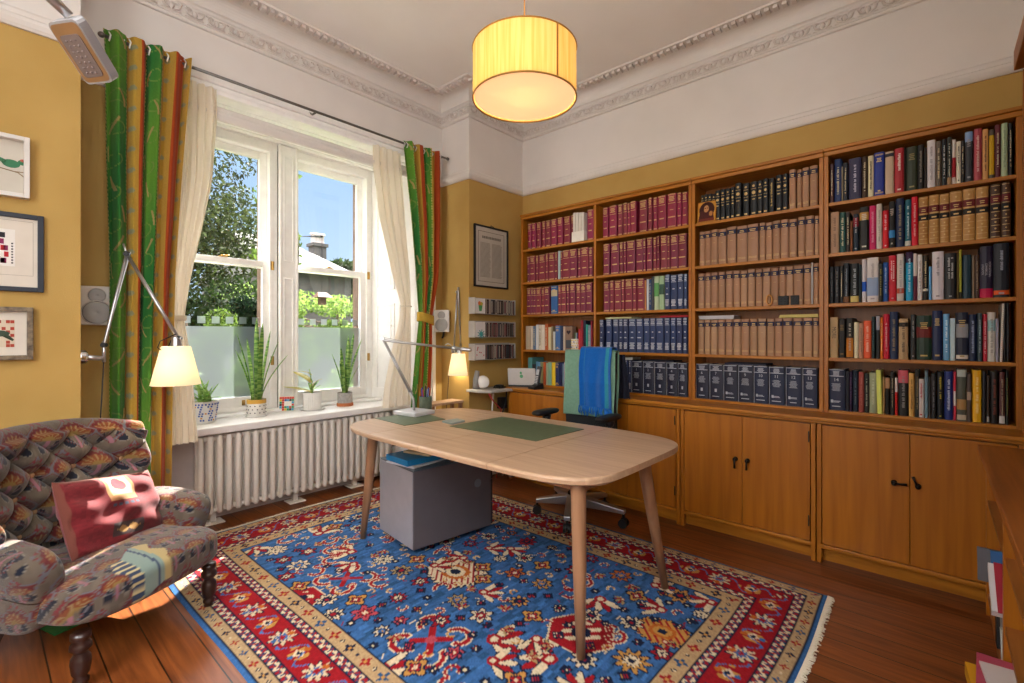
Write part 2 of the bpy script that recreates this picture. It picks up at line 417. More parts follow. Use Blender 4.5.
struct(mb.build('trim_7', M_orn, smooth=True))
mb = MB()
for (a, b, L_) in along(.2):
    n = max(1, round(L_/.05)); ux, uy = (b[0]-a[0])/L_, (b[1]-a[1])/L_; nx, ny = uy, -ux
    for i in range(n):
        s = (i+.5)*L_/n; cx, cy = a[0]+ux*s, a[1]+uy*s
        mb.M = Matrix(((ux, nx, 0, cx), (uy, ny, 0, cy), (0, 0, 1, 3.318), (0, 0, 0, 1)))
        mb.box(-.013, .013, -.022, .026, -.014, .008); mb.ball((.0, -.03, .002), (.02, .008, .008), 6)
mb.M = Matrix.Identity(4)
struct(mb.build('trim_8', M_orn))
# skirtings
mb = MB(); mb.box(X0, XL, YN-.02, YN, 0, .16); mb.box(X0, XL, YN-.012, YN, .16, .19); struct(mb.build('baseboard_left', M_frame, bevel=.004))
mb = MB(); mb.box(XR, XW, YN-.02, YN, 0, .16); mb.box(XR-.02, XR, YN-.02, YW, 0, .16); struct(mb.build('baseboard_pier', M_frame, bevel=.004))
# ---- sill
ZS = .655
mb = MB(); mb.box(JL+.03, JR-.03, 3.55, 3.97, ZS-.05, ZS); mb.box(JL+.14, JR-.09, 3.88, 3.985, ZS, ZS+.022)
struct(mb.build('window_sill', M_frame, bevel=.008))
# ---- two sash windows
def window(name, x0, x1):
    y = 4.0; zb, zt = ZS, 2.80
    mb = MB()          # box frame
    mb.rect(x0, x1, zb, zt, y, y+.14, .05, .06, .035)
    mb.rect(x0+.04, x1-.04, zb+.03, zt-.05, y-.012, y-.0005, .025)
    w = struct(mb.build(name, M_frame, bevel=.003))
    a, b = x0+.065, x1-.065
    mb = MB()          # lower sash, room side
    yy = y+.025
    mb.rect(a-.0145, b+.0145, zb+.0355, 1.85, yy, yy+.04, .0545, .045, .09)
    mb.build('lower_sash', M_frame, w, bevel=.004)
    MB().box(a+.03, b-.03, yy+.018, yy+.022, zb+.12, 1.81).build('glass_pane', M_glass, w)
    zf = 1.325
    mb = MB(); mb.quad((a+.04, yy+.015, zb+.125), (b-.04, yy+.015, zb+.125), (b-.04, yy+.015, zf), (a+.04, yy+.015, zf))
    n = 6; p = (b-a-.08)/n
    for i in range(n):
        c = a+.04+(i+.5)*p; mb.quad((c-.026, yy+.015, zf+.022), (c+.026, yy+.015, zf+.022), (c+.026, yy+.015, zf+.074), (c-.026, yy+.015, zf+.074))
    mb.build('frosted_film', M_frost, w)
    mb = MB(); yy2 = y+.085     # upper sash, outside
    mb.rect(a-.0145, b+.0145, 1.80, 2.7395, yy2, yy2+.04, .0545, .06, .045)
    mb.build('upper_sash', M_frame, w, bevel=.004)
    MB().box(a+.03, b-.03, yy2+.018, yy2+.022, 1.835, 2.69).build('glass_pane', M_glass, w)
    c = (a+b)/2
    mb = MB(); mb.box(c-.03, c+.03, yy, yy+.045, 1.85, 1.856); mb.cyl((c, yy+.02, 1.856), (c, yy+.02, 1.868), .012); mb.tube([(c, yy+.02, 1.866), (c+.03, yy+.035, 1.87), (c+.045, yy+.02, 1.872)], .006, 6)
    mb.build('sash_catch', M_brass, w, smooth=True)
    for q in (-.14, .14):
        mb = MB(); mb.box(c+q-.012, c+q+.012, yy-.004, yy, zb+.06, zb+.1); mb.tube([(c+q, yy-.004, zb+.09), (c+q, yy-.022, zb+.085), (c+q, yy-.024, zb+.07)], .005, 6)
        mb.build('sash_lift', M_brass, w, smooth=True)
    for z in (1.02, 1.78):
        mb = MB(); mb.box(x1-.058, x1-.034, y-.018, y-.012, z, z+.07); mb.cyl((x1-.046, y-.018, z), (x1-.046, y-.018, z+.07), .006, n=8); mb.build('hinge', M_brass, w)
    return w
window('window_1', .87, 1.642); window('window_2', 1.70, 2.51)
# mullion pier between the sashes, panelled
mb = MB(); mb.box(1.642, 1.79, 3.965, 3.9875, ZS, 2.80)
for z0, z1 in ((.75, 1.73), (1.86, 2.72)):
    for q in ((1.688, 1.743, z0, z0+.014), (1.688, 1.743, z1-.014, z1), (1.674, 1.688, z0, z1), (1.743, 1.757, z0, z1)): mb.box(q[0], q[1], 3.955, 3.965, q[2], q[3])
mb.box(1.642, 1.658, 3.95, 3.965, ZS, 2.8); mb.box(1.772, 1.79, 3.95, 3.965, ZS, 2.8)
struct(mb.build('trim_9', M_frame, bevel=.003))
mb = MB(); mb.box(JL+.1, .87, 3.99, 4.14, ZS, 2.80); mb.box(2.51, JR-.06, 3.99, 4.14, ZS, 2.80); mb.box(JL+.1, JR-.06, 3.99, 4.14, 2.80, 2.84)
struct(mb.build('trim_10', M_frame))
# outer stone reveals
M_stone = noisemat('brown_sandstone', '#54433a', '#6c594a', (1,1,1), 9, .9, .4, .2, 5)
mb = MB(); mb.box(.2, .86, 4.145, 4.24, -.3, 3.6); mb.box(1.575, 1.77, 4.145, 4.24, -.3, 3.6); mb.box(2.45, 3.6, 4.145, 4.24, -.3, 3.6); mb.box(.2, 3.6, 4.2405, 4.26, 2.78, 3.6); mb.box(.2, 3.6, 4.14, 4.5, -.3, .62)
struct(mb.build('wall_outer', M_stone))
# ================================================================== BOOKCASES, CUPBOARDS, BOOKS
XF, XC = 3.32, 3.12                   # bookcase face, cupboard face
XB = XW-.002
SHZ = [2.032, 1.736, 1.444, 1.128]    # shelf tops
ZB, ZT = .822, 2.35
def bookcase(y0, y1, dividers, label, open_right=False):
    t = thing('bookcase', label, 'bookcase', ((XF+XB)/2, (y0+y1)/2, .8065), 0, 'oak bookcases along the wall')
    for y in (y0, y1-.022):
        MB().box(XF, XB, y, y+.022, (.8065), ZT-.045).build('side_panel', M_oakV, t, bevel=.002)
    for d in dividers: MB().box(XF, XB, d-.011, d+.011, (.8065), ZT-.045).build('divider', M_oakV, t, bevel=.002)
    mb = MB(); mb.box(XF-.018, XB, y0, y1, ZT-.02, ZT); mb.box(XF-.008, XB, y0, y1, ZT-.045, ZT-.02)
    mb.build('top_board', M_oakH, t, bevel=.004)
    MB().box(XB-.012, XB, y0+.022, y1-.022, .82, ZT-.045).build('back_panel', M_oakBack, t)
    cuts = [y0+.022]+[q for d in sorted(dividers) for q in (d-.011, d+.011)]+[y1-.022]
    for a, b in zip(cuts[::2], cuts[1::2]):
        MB().box(XF+.004, XB-.012, a, b, .8065, ZB).build('base_board', M_oakH, t)
        for z in SHZ: MB().box(XF+.004, XB-.012, a, b, z-.02, z).build('shelf', M_oakH, t, bevel=.002)
    return t
bookcase(1.278, 2.838, [2.058], 'long oak bookcase of two bays with maroon and navy law books in the corner')
bookcase(.500, 1.276, [], 'oak bookcase bay holding rows of tan law reports')
bookcase(-.305, .498, [], 'oak bookcase bay of mixed colourful books nearest the right edge')
# cupboards below
def handle(parent, y, z, ang):
    mb = MB(); mb.lathe([(.0, .0), (.013, .0), (.013, .003), (.006, .006), (.005, .018), (.011, .022), (.011, .028), (.004, .032), (0, .032)], (0, 0, 0), 12)
    mb.v = [(XC-.005-vz, y+vx, z+vy) for vx, vy, vz in mb.v]
    ca, sa = math.cos(ang), math.sin(ang)
    mb.tube([(XC-.030, y, z), (XC-.034, y+ca*.028, z+sa*.028), (XC-.032, y+ca*.052, z+sa*.052)], [.006, .005, .007], 8)
    return mb.build('handle', M_iron, parent, smooth=True)
def cupboard(y0, y1, label, angs=(-PI/2, -PI/2), hz=.5):
    t = thing('cupboard', label, 'cupboard', ((XC+XB)/2, (y0+y1)/2, 0), 0, 'oak cupboards under the bookcases')
    MB().box(XC+.02, XB, y0+.002, y1-.002, .085, .765).build('body', M_oakBack, t)
    for y in (y0+.002, y1-.024): MB().box(XC-.004, XC+.03, y, y+.022, 0, .768).build('post', M_oakV, t, bevel=.002)
    MB().box(XC-.012, XC+.02, y0+.022, y1-.022, .083, .105).build('bottom_rail', M_oakH, t, bevel=.003)
    MB().box(XC+.05, XC+.07, y0+.002, y1-.002, 0, .085).build('plinth', M_oakH, t)
    ym = (y0+y1)/2
    for k, (a, b) in enumerate(((ym+.0015, y1-.028), (y0+.028, ym-.0015))):
        d = MB().box(XC-.004, XC+.016, a, b, .108, .762).build('door', M_door, t, bevel=.0015)
        if angs: handle(d, a+(.06 if angs[0] > 0 else .035) if k == 0 else b-.03, hz, angs[k])
        yh = b-.006 if k == 0 else a+.006
        for z in ((.22, .69) if k == 1 else ()): MB().box(XC-.010, XC-.003, yh-.003, yh+.003, z-.03, z+.03).build('hinge', M_iron, d)
    return t
cupboard(2.043, 2.810, 'oak cupboard in the corner behind the armrest of the office chair', (-PI/2, -PI/2))
cupboard(1.277, 2.041, 'oak cupboard behind the office chair base and desk end', (-PI/2, -PI/2))
cupboard(.505, 1.275, 'oak cupboard with two hanging black handles below the tan law reports', (-PI/2, -PI/2), .50)
cupboard(-.298, .503, 'oak cupboard with crooked black handles nearest the right shelf unit', (PI*.98, PI*.38), .51)
mb = MB(); mb.box(XC-.022, XB, -.305, 2.853, .784, .806); mb.box(XC-.010, XB, -.305, 2.84, .769, .784)
tag(mb.build('worktop', M_oakH, bevel=.006), 'long continuous oak worktop shelf under the bookcases', 'worktop')

# ------------------------------------------------------------------ books
def cname(h):
    c = [int(h[i:i+2], 16) for i in (1, 3, 5)]
    pal = {'maroon':(122,34,60),'red':(200,20,40),'pink':(195,30,95),'coral':(222,90,45),'orange':(210,115,40),'tan':(178,140,105),'cream':(214,204,180),'white':(214,208,205),
           'grey':(120,120,118),'black':(22,20,20),'dark brown':(60,38,26),'brown':(110,70,40),'navy':(22,32,74),'blue':(30,75,150),'pale blue':(120,165,205),'teal':(20,90,105),
           'dark green':(30,60,45),'green':(110,160,60),'sage':(155,170,135),'yellow':(225,180,30),'pale yellow':(216,224,120),'purple':(40,22,60),'slate':(60,72,84),'charcoal':(42,42,46),'rose':(168,70,78),'aqua':(30,150,192)}
    return min(pal, key=lambda k: sum((a-b)**2 for a, b in zip(pal[k], c)))
def bars(mb, t, z0, z1, n, w=.5, duty=.5, x=-.0012):
    p = (z1-z0)/n
    for i in range(n):
        ww = t*w*(.6+.4*random.random())/2; z = z0+i*p; mb.box(x-.0006, x+.002, -ww, ww, z, z+p*duty)
def vtext(mb, t, z0, z1, wid=.32, x=-.0012, cols=1):
    """title running down the spine: a column of little letter strokes"""
    for c in range(cols):
        yc = (c-(cols-1)/2)*t*.28; w = min(t*wid, .012)/ (1 if cols == 1 else 1.4); z = z1
        while z > z0:
            h = random.uniform(.004, .008)
            if random.random() < .85:
                mb.box(x-.0006, x+.002, yc-w/2, yc+w/2*random.uniform(.3, 1), z-h*.62, z)
            z -= h
ROT_TXT = Matrix(((0,0,-1,0),(0,-1,0,0),(1,0,0,0),(0,0,0,1)))
def book(y, t, z0, h, col, style='plain', tc='#cfc3a0', blocks=(), x=None, depth=.17, tilt=0.0, word=None, label='', group=None, side=1, rough=.5):
    """spine faces -x; local origin at the middle of the spine foot"""
    x = XF+.022 if x is None else x
    r = None; b = min(.003, t*.2); D = depth
    o = MB(); hb = t/2
    rb = .006 if t > .02 else .003
    prof = [(D,-hb),(rb,-hb),(rb*.3,-hb*.62),(0,0),(rb*.3,hb*.62),(rb,hb),(D,hb),(D,hb-b),(rb+.003,hb-b),(rb+.003,-hb+b),(D,-hb+b)]
    o.prism(prof[::-1], 0, h)
    r = o.build('book', mat(col, rough, 0, .4), None, local=True); r.location = (x, y, z0)
    r.rotation_euler = (tilt, 0, 0); W[r.name] = Matrix.Translation((x, y, z0)) @ Matrix.Rotation(tilt, 4, 'X')
    tag(r, label, 'book', group)
    MB().box(rb+.004, D-.004, -hb+b, hb-b, .003, h-.004).build('pages', M_pages, r, local=True)
    def blockpart(z1, z2, c, wf=1.0, nm='spine_label', th=.0008):
        m_ = MB(); q = hb*wf
        m_.add([(rb-.0005, -q-.0003, z1*h), (rb*.3-th, -q*.62, z1*h), (-th, 0, z1*h), (rb*.3-th, q*.62, z1*h), (rb-.0005, q+.0003, z1*h),
                (rb-.0005, -q-.0003, z2*h), (rb*.3-th, -q*.62, z2*h), (-th, 0, z2*h), (rb*.3-th, q*.62, z2*h), (rb-.0005, q+.0003, z2*h)],
               [(i, i+5, i+6, i+1) for i in range(4)])
        m_.build(nm, mat(c, .55, 0, .3), r, local=True)
    for (z1, z2, c) in blocks: blockpart(z1, z2, c)
    g = MB(); gm = None
    if style == 'maroon':
        gm = M_gold
        for z in (.985, .965, .72, .05, .03): g.box(-.0014, .003, -hb*.8, hb*.8, z*h-.0014, z*h+.0014)
        bars(g, t, .78*h, .94*h, 4, .75, .5); bars(g, t, .30*h, .335*h, 1, .8, .9); bars(g, t, .52*h, .54*h, 1, .4, .9)
    elif style == 'tan':
        gm = M_gold; blockpart(.80, .92, '#1b1f42')
        bars(g, t, .82*h, .90*h, 2, .6, .45, -.0016)
        for z in (.13, .10): g.box(-.0012, .003, -hb*.75, hb*.75, z*h-.001, z*h+.001)
        g.box(-.0012, .003, -hb*.3, hb*.3, .62*h, .625*h)
    elif style == 'navyset':
        gm = M_silver
        for z in (.97, .94, .80): g.box(-.0012, .003, -hb*.8, hb*.8, z*h-.002, z*h+.002)
        bars(g, t, .83*h, .92*h, 2, .8, .6); bars(g, t, .58*h, .62*h, 1, .35, .9); bars(g, t, .10*h, .30*h, 5, .75, .7)
        if random.random() < .5: bars(g, t, .42*h, .46*h, 1, .6, .8)
    elif style == 'navyvol':
        gm = M_silver
        for z in (.985, .83): g.box(-.0012, .003, -hb*.88, hb*.88, z*h-.002, z*h+.002)
        bars(g, t, .85*h, .96*h, 4, .5, .5)
        bars(g, t, .47*h, .66*h, 9, .55, .35)
        g.box(-.0014, .003, hb*.36, hb*.62, .18*h, .25*h) if word and int(word) > 7 else g.box(-.0014, .003, -hb*.16, hb*.16, .22*h, .31*h)
        if word and int(word) > 7: bars(g, t*.9, .19*h, .24*h, 2, .55, .5)
        bars(g, t, .085*h, .105*h, 1, .6, .9)
        g.box(-.0012, .003, hb*.88, hb*.93, .0, h)
    elif style == 'black':
        gm = M_gold
        g.ball((.000, 0, .88*h), (.0022, hb*.42, hb*.42), 8); g.box(-.0012, .003, -hb*.8, hb*.8, .79*h, .797*h)
        g.ball((.000, 0, .68*h), (.0022, hb*.6, hb*.6), 8); g.box(-.0012, .003, -hb*.8, hb*.8, .57*h, .577*h)
        bars(g, t, .47*h, .50*h, 1, .6, .8); g.box(-.0012, .003, -hb*.5, hb*.5, .05*h, .09*h)
    elif style == 'calf':
        gm = M_gold; blockpart(.66, .79, '#6b2427'); blockpart(.51, .62, '#1c1a18')
        for z in (.97, .81, .64, .49, .36, .24, .12, .03): g.tube([(.002, -hb*.8, z*h), (-.001, 0, z*h), (.002, hb*.8, z*h)], .0016, 5)
        bars(g, t, .69*h, .76*h, 2, .5, .4, -.0018); bars(g, t, .54*h, .59*h, 1, .5, .5, -.0018)
        for z in (.89, .42, .30, .18): g.ball((.0, 0, z*h), (.0018, hb*.25, hb*.25), 6)
    elif style == 'gilt':
        gm = M_gold
        for z in (.95, .93, .08, .06): g.box(-.0012, .003, -hb*.8, hb*.8, z*h-.001, z*h+.001)
        bars(g, t, .78*h, .88*h, 3, .6, .5); bars(g, t, .1*h, .14*h, 1, .4, .8)
    elif style == 'text':
        gm = mat(tc, .6); vtext(g, t, .18*h, .86*h)
    elif style == 'text2':
        gm = mat(tc, .6); vtext(g, t, .45*h, .9*h, .3, -.0012, 2 if t > .03 else 1); bars(g, t, .05*h, .08*h, 1, .3, .9)
    elif style == 'short':
        gm = mat(tc, .6); vtext(g, t, .5*h, .88*h); bars(g, t, .06*h, .1*h, 1, .4, .8)
    elif style == 'cap':
        gm = mat(tc, .6); bars(g, t, .70*h, .86*h, 4, .6, .5); bars(g, t, .08*h, .12*h, 1, .5, .8)
    elif style == 'spiral':
        gm = mat('#8c7a66', .5, .3)
        for i in range(int(h/.009)): g.tube([(.006, -hb*.6, .006+i*.009), (-.004, 0, .007+i*.009), (.006, hb*.6, .006+i*.009)], .0012, 4)
    if word and style == 'navyvol':
        text_into(g, word, .026, Matrix.Translation((-.0016, 0, .74*h)) @ Matrix(((0,0,-1,0),(-1,0,0,0),(0,1,0,0),(0,0,0,1))))
    elif word and style.startswith('word'):
        gm = mat(tc, .6); lines = word.split('|'); sz = min(t/len(lines)*.72, .03)
        for i, ln in enumerate(lines):
            yy = ((len(lines)-1)/2-i)*t/len(lines)*-.86
            # reads from the head of the spine downwards
            Mx = Matrix.Translation((-.0016, yy, (.62 if len(lines) == 1 else .55)*h)) @ Matrix(((0,0,-1,0),(0,-1,0,0),(-1,0,0,0),(0,0,0,1)))
            text_into(g, ln, sz, Mx, .9)
    if g.v and gm is not None: g.build('spine_lettering', gm, r, local=True)
    return r
ORD = lambda n: str(n)+('th' if 10 <= n % 100 <= 20 else {1:'st',2:'nd',3:'rd'}.get(n % 10, 'th'))
SHN = ['top shelf', 'second shelf', 'middle shelf', 'fourth shelf', 'bottom shelf']
BAYN = ['bay by the corner', 'second bay', 'third bay', 'rightmost bay']
STN = {'maroon':'gilt-lettered law volume','tan':'law report with navy title band','navyset':'law volume with silver lettering','navyvol':'thick numbered reference volume','black':'gold-stamped black volume',
       'calf':'leather-bound volume with red and black labels'}
BASE = [2.032, 1.736, 1.444, 1.128, .822]
OPEN = [.270, .274, .270, .294, .284]
CNT = {}
def row(bay, sh, x0, sc, items, default='plain'):
    z = BASE[sh]; op = OPEN[sh]
    for it in items:
        a, b, hf, col = it[:4]; kw = dict(it[4]) if len(it) > 4 else {}
        y1 = onx(x0+a/sc, 300, XF+.022)[1]; y2 = onx(x0+b/sc, 300, XF+.022)[1]
        t = max(.006, (y1-y2)-.0012); st = kw.pop('style', default)
        CNT[(bay, sh)] = CNT.get((bay, sh), 0)+1
        k = CNT[(bay, sh)]
        dsc = cname(col)+' '+STN.get(st, 'book')
        dsc = dsc.replace('black gold-stamped black', 'gold-stamped black').replace('tan tan', 'tan')
        lab = kw.pop('label', None) or '%s, %s on %s, %s' % (dsc, ORD(k), SHN[sh], BAYN[bay])
        tilt = kw.pop('tilt', 0.0); h = op*hf
        book((y1+y2)/2, t, z+abs(math.sin(tilt))*t*.5+.0005, h, col, st, depth=kw.pop('depth', .165+.02*random.random()), tilt=tilt, label=lab, group='books on the %s of the %s' % (SHN[sh], BAYN[bay]), **kw)
MR, MR2, MR3 = '#8e2346', '#7c2540', '#842a3c'
def auto(pairs, hf, cols, jitter=.02): return [(a, b, hf+random.uniform(-jitter, jitter), random.choice(cols)) for a, b in pairs]
# --- bay by the corner
row(0, 0, 520, 8.54, auto([(65,92),(97,130),(140,173),(185,215),(220,258),(263,310),(318,360),(373,425),(435,462)], .87, [MR, '#92264c', MR3]), 'maroon')
row(0, 0, 520, 8.54, [(572,625,.93,'#92264c')], 'maroon')
row(0, 1, 520, 8.54, auto([(60,80),(80,127),(135,155),(160,213),(218,240),(243,293),(297,318)], .86, [MR2, MR3]), 'maroon')
row(0, 1, 520, 8.54, [(322,340,.9,'#a9c0c4',{'style':'plain'})])
row(0, 1, 520, 8.54, auto([(343,362),(362,420),(420,482),(492,517),(517,582),(587,617)], .88, [MR2, MR3]), 'maroon')
row(0, 2, 520, 5.94, auto([(38,64),(65,78),(78,94),(94,124),(127,144),(144,172)], .88, [MR2, MR3]), 'maroon')
row(0, 2, 520, 5.94, [(182,220,.9,'#2b5f9e',{'style':'gilt','blocks':[(.62,.84,'#b9a98c')]})])
row(0, 2, 520, 5.94, auto([(225,243),(244,272),(275,291),(293,326),(332,358),(360,388),(390,425)], .90, [MR2, MR3]), 'maroon')
row(0, 3, 520, 5.94, [(32,58,.72,'#b9a78f'),(60,75,.72,'#cfc3b0'),(75,92,.72,'#5d7590',{'style':'text'}),(92,108,.76,'#d0cfcb'),(110,127,.75,'#d8ccb8',{'style':'text','tc':'#6a5a48'}),(128,144,.75,'#e0d5c5'),
  (146,163,.78,'#c2602e',{'style':'text'}),(165,182,.68,'#cfc39a'),(184,195,.7,'#8a7a5a'),(196,206,.55,'#d0d0c8'),(208,236,.72,'#3f68a0',{'style':'gilt'}),(237,253,.72,'#22304f'),(254,268,.7,'#c5b4a0')])
row(0, 3, 520, 5.94, [(346,358,.62,'#c8323a'),(358,372,.86,'#9d1b2c'),(374,390,.86,'#16203a'),(390,402,.74,'#2f9a8a'),(402,418,.72,'#7a8fa8',{'style':'text'}),(418,428,.84,'#8a1a30')])
row(0, 4, 520, 5.94, [(45,70,.82,'#4f8a88'),(70,90,.62,'#22262c'),(92,117,.7,'#5d8fae',{'style':'text'}),(117,134,.7,'#8a8a60'),(136,150,.7,'#d2602c'),(152,165,.68,'#a9b9a0'),(165,185,.7,'#7fa890'),
  (186,208,.7,'#e2c020'),(208,232,.7,'#1e2f66',{'style':'gilt'}),(236,250,.68,'#23305c'),(250,262,.68,'#7c94b0'),(262,270,.72,'#d9b8c0'),(270,288,.76,'#6fa030')])
# --- second bay
row(1, 0, 595, 7.59, auto([(58,97),(105,162),(172,207),(212,243),(245,265),(265,310),(335,392),(402,432),(440,472),(475,537),(547,615),(622,655),(660,700)], .90, ['#8f2245', '#8e2440', MR3]), 'maroon')
row(1, 1, 595, 7.59, auto([(60,107),(117,180),(184,213),(217,235),(238,302),(310,362),(364,385),(390,432),(440,466),(470,488),(495,545),(548,567),(570,627),(630,692)], .90, [MR2, MR3, '#7a2437']), 'maroon')
row(1, 2, 595, 5.06, auto([(42,72),(74,94),(97,131),(133,148),(151,187),(190,209),(212,248)], .90, [MR2, MR3]), 'maroon')
row(1, 2, 595, 5.06, [(250,258,.84,'#b9743a'),(260,271,.86,'#c4c8d0'),(272,284,.85,'#20406e',{'style':'text'}),(285,297,.92,'#3a3c44'),(298,322,.92,'#b4c3a0',{'blocks':[(.4,.8,'#5c9a58')]}),(323,349,.92,'#9ab890',{'blocks':[(.45,.75,'#3c5a48')]})])
row(1, 2, 595, 5.06, auto([(352,377),(381,413),(416,446),(449,466)], .93, ['#26365e', '#232f58']), 'navyset')
row(1, 3, 595, 5.06, auto([(22,42),(55,82),(90,117),(120,140),(142,165),(170,205),(208,240),(245,275),(278,305),(308,345),(350,378),(382,408),(411,440),(444,466)], .87, ['#26365e', '#232f58', '#2a3a66'], .005), 'navyset')
row(1, 4, 595, 5.06, [(122,165,.86,'#26365e'),(170,182,.86,'#26365e')], 'navyset')
row(1, 4, 595, 5.06, [(183,237,.84,'#161b33',{'word':'1'}),(242,296,.84,'#161b33',{'word':'2'}),(299,357,.84,'#161b33',{'word':'3'}),(360,415,.84,'#161b33',{'word':'4'}),(418,466,.84,'#161b33',{'word':'5'})], 'navyvol')
# --- third bay
row(2, 0, 690, 5.936, [q+({'x': XF+.042, 'depth': .14},) for q in auto([(57,77),(78,99),(100,122),(123,146)], .72, ['#16181c'])], 'black')
row(2, 0, 690, 5.936, auto([(148,178),(180,208),(210,238),(240,264)], .76, ['#16181c'], .01), 'black')
row(2, 0, 690, 5.936, [(266,303,.84,'#16181c'),(313,350,.8,'#16181c'),(357,397,.8,'#16181c'),(399,430,.8,'#181b20'),(432,463,.82,'#181b20'),(467,500,.8,'#141519',{'style':'text','tc':'#c9a85e'}),(508,545,.84,'#181b20'),(547,580,.84,'#16181c')], 'black')
row(2, 0, 690, 5.936, [(588,627,.90,'#a57a5c'),(634,664,.87,'#9c7254'),(666,706,.89,'#a57a5c'),(711,757,.9,'#9f7557')], 'tan')
row(2, 1, 690, 5.936, auto([(55,87),(88,122),(124,163),(166,214),(219,272),(278,337),(340,404),(411,447),(450,488),(491,534),(537,584),(588,633),(640,682),(684,735),(740,764)], .87, ['#a57a5c', '#9c7254', '#a17759'], .015), 'tan')
row(2, 2, 680, 4.88, auto([(88,118),(122,148),(151,183),(186,218),(222,256),(259,292),(295,328),(331,364),(368,401),(404,440),(443,480),(483,515),(518,552),(555,600),(604,638)], .88, ['#a57a5c', '#9c7254', '#a87f60'], .01), 'tan')
row(2, 2, 680, 4.88, [(640,648,.93,'#c9ccd2',{'style':'plain'})]); row(2, 2, 680, 4.88, [(650,676,.9,'#a17759')], 'tan')
row(2, 3, 680, 4.88, auto([(88,117),(120,147),(150,182),(185,218),(221,256),(259,295),(298,337),(341,377),(380,420),(424,460),(463,499),(502,548),(552,598),(602,645),(649,676)], .80, ['#ab8463', '#a57a5c', '#a17a5a'], .006), 'tan')
row(2, 4, 690, 7.314, [(a, b, .84, '#161b33', {'word': str(6+i)}) for i, (a, b) in enumerate([(40,133),(140,238),(242,345),(350,458)])], 'navyvol')
row(2, 4, 690, 7.314, [(a, b, .84, '#1a2340', {'word': str(10+i)}) for i, (a, b) in enumerate([(463,570),(575,690),(697,815),(820,930)])], 'navyvol')
# --- rightmost bay
T = lambda tc='#cfc3a0', **k: dict(style='text', tc=tc, **k)
row(3, 0, 824, 7.59, [(47,72,.85,'#4a2a2c',T()),(78,132,.93,'#1b2f5e',T()),(133,143,.75,'#a89a80'),(144,180,.82,'#2b2f3a',T()),(187,282,.88,'#2a2746',T('#b9b4c8')),(287,328,.87,'#3a2618',T()),(333,376,.86,'#d8cba4',T('#3a2a18')),
  (378,458,.90,'#1d2f86',{'style':'gilt'}),(463,530,.87,'#c2a88e',{'blocks':[(.88,.96,'#2a2a38')]}),(535,605,.90,'#a8232c',{'style':'short','tc':'#e0d6cc'}),(607,622,.9,'#15120f'),(625,708,.88,'#2e3522',{'style':'cap','tc':'#8a7d4a'})])
row(3, 0, 915, 7.59, [(18,68,.88,'#1c1917',T('#8d8478')),(70,90,.8,'#37302a'),(92,155,.93,'#d8d2d4',T('#a8a0a2')),(158,200,.88,'#6a5d50',T()),(202,240,.9,'#14161a',T('#c2c2c6')),(243,278,.92,'#2a2c24',T('#bcbcae',blocks=[(0,.16,'#9a7a58')])),
  (281,311,.85,'#cfc5bd',{'blocks':[(.16,.6,'#98101e')]}),(313,349,.8,'#d8d0ba',{'style':'short','tc':'#3a3028'}),(351,375,.8,'#2b2723',T()),(379,440,.95,'#34363c',{'style':'cap','tc':'#9a9a9a','blocks':[(.8,.99,'#7f9cc4')]}),
  (446,508,.97,'#a8444e',T('#d9b8b0')),(512,557,.93,'#d39a5c',T('#5a3416')),(562,602,.9,'#4a4038',{'blocks':[(.08,.88,'#c29a14')]}),(606,650,.97,'#571723',T()),(654,706,.97,'#a9bb95',T('#8a9a7c')),(709,740,.95,'#15130f',T())])
row(3, 1, 824, 9.76, [(63,145,.88,'#b08a6c',T('#7a5a42')),(150,210,.85,'#1f4a44',T()),(213,252,.84,'#2a2018',T()),(254,282,.65,'#6b3a16'),(284,335,.78,'#23303f',{'style':'short','tc':'#b0b4b8','blocks':[(.66,.9,'#8e2a38')]}),
  (345,437,.9,'#17130f',{'style':'cap','tc':'#c8c0b0','blocks':[(.70,.88,'#b98a45')]}),(441,507,.9,'#c2185b',T('#d98aa8')),(510,566,.92,'#cfc8bd',T('#a49c90')),(570,630,.77,'#d0101f',{'style':'short','tc':'#e8d0cc'}),
  (632,693,.93,'#17130f',{'style':'cap','tc':'#b9a898','blocks':[(.22,.38,'#3a86c0')]}),(700,782,.97,'#0f1d44',T('#8d7a58')),(790,850,.92,'#0f5a6b',T('#c0d0d0',blocks=[(.02,.12,'#c8c8c0')])),(852,917,.96,'#c8102a',T('#dca0a0'))])
row(3, 1, 915, 9.394, [(33,128,.93,'#a8783c'),(130,228,.94,'#b5864a'),(231,325,.93,'#b5864a'),(328,445,.95,'#b5864a'),(449,568,.96,'#b98a4c'),(571,692,.96,'#b98a4c'),(705,808,.97,'#4a3020'),(812,900,.98,'#4e3424')], 'calf')
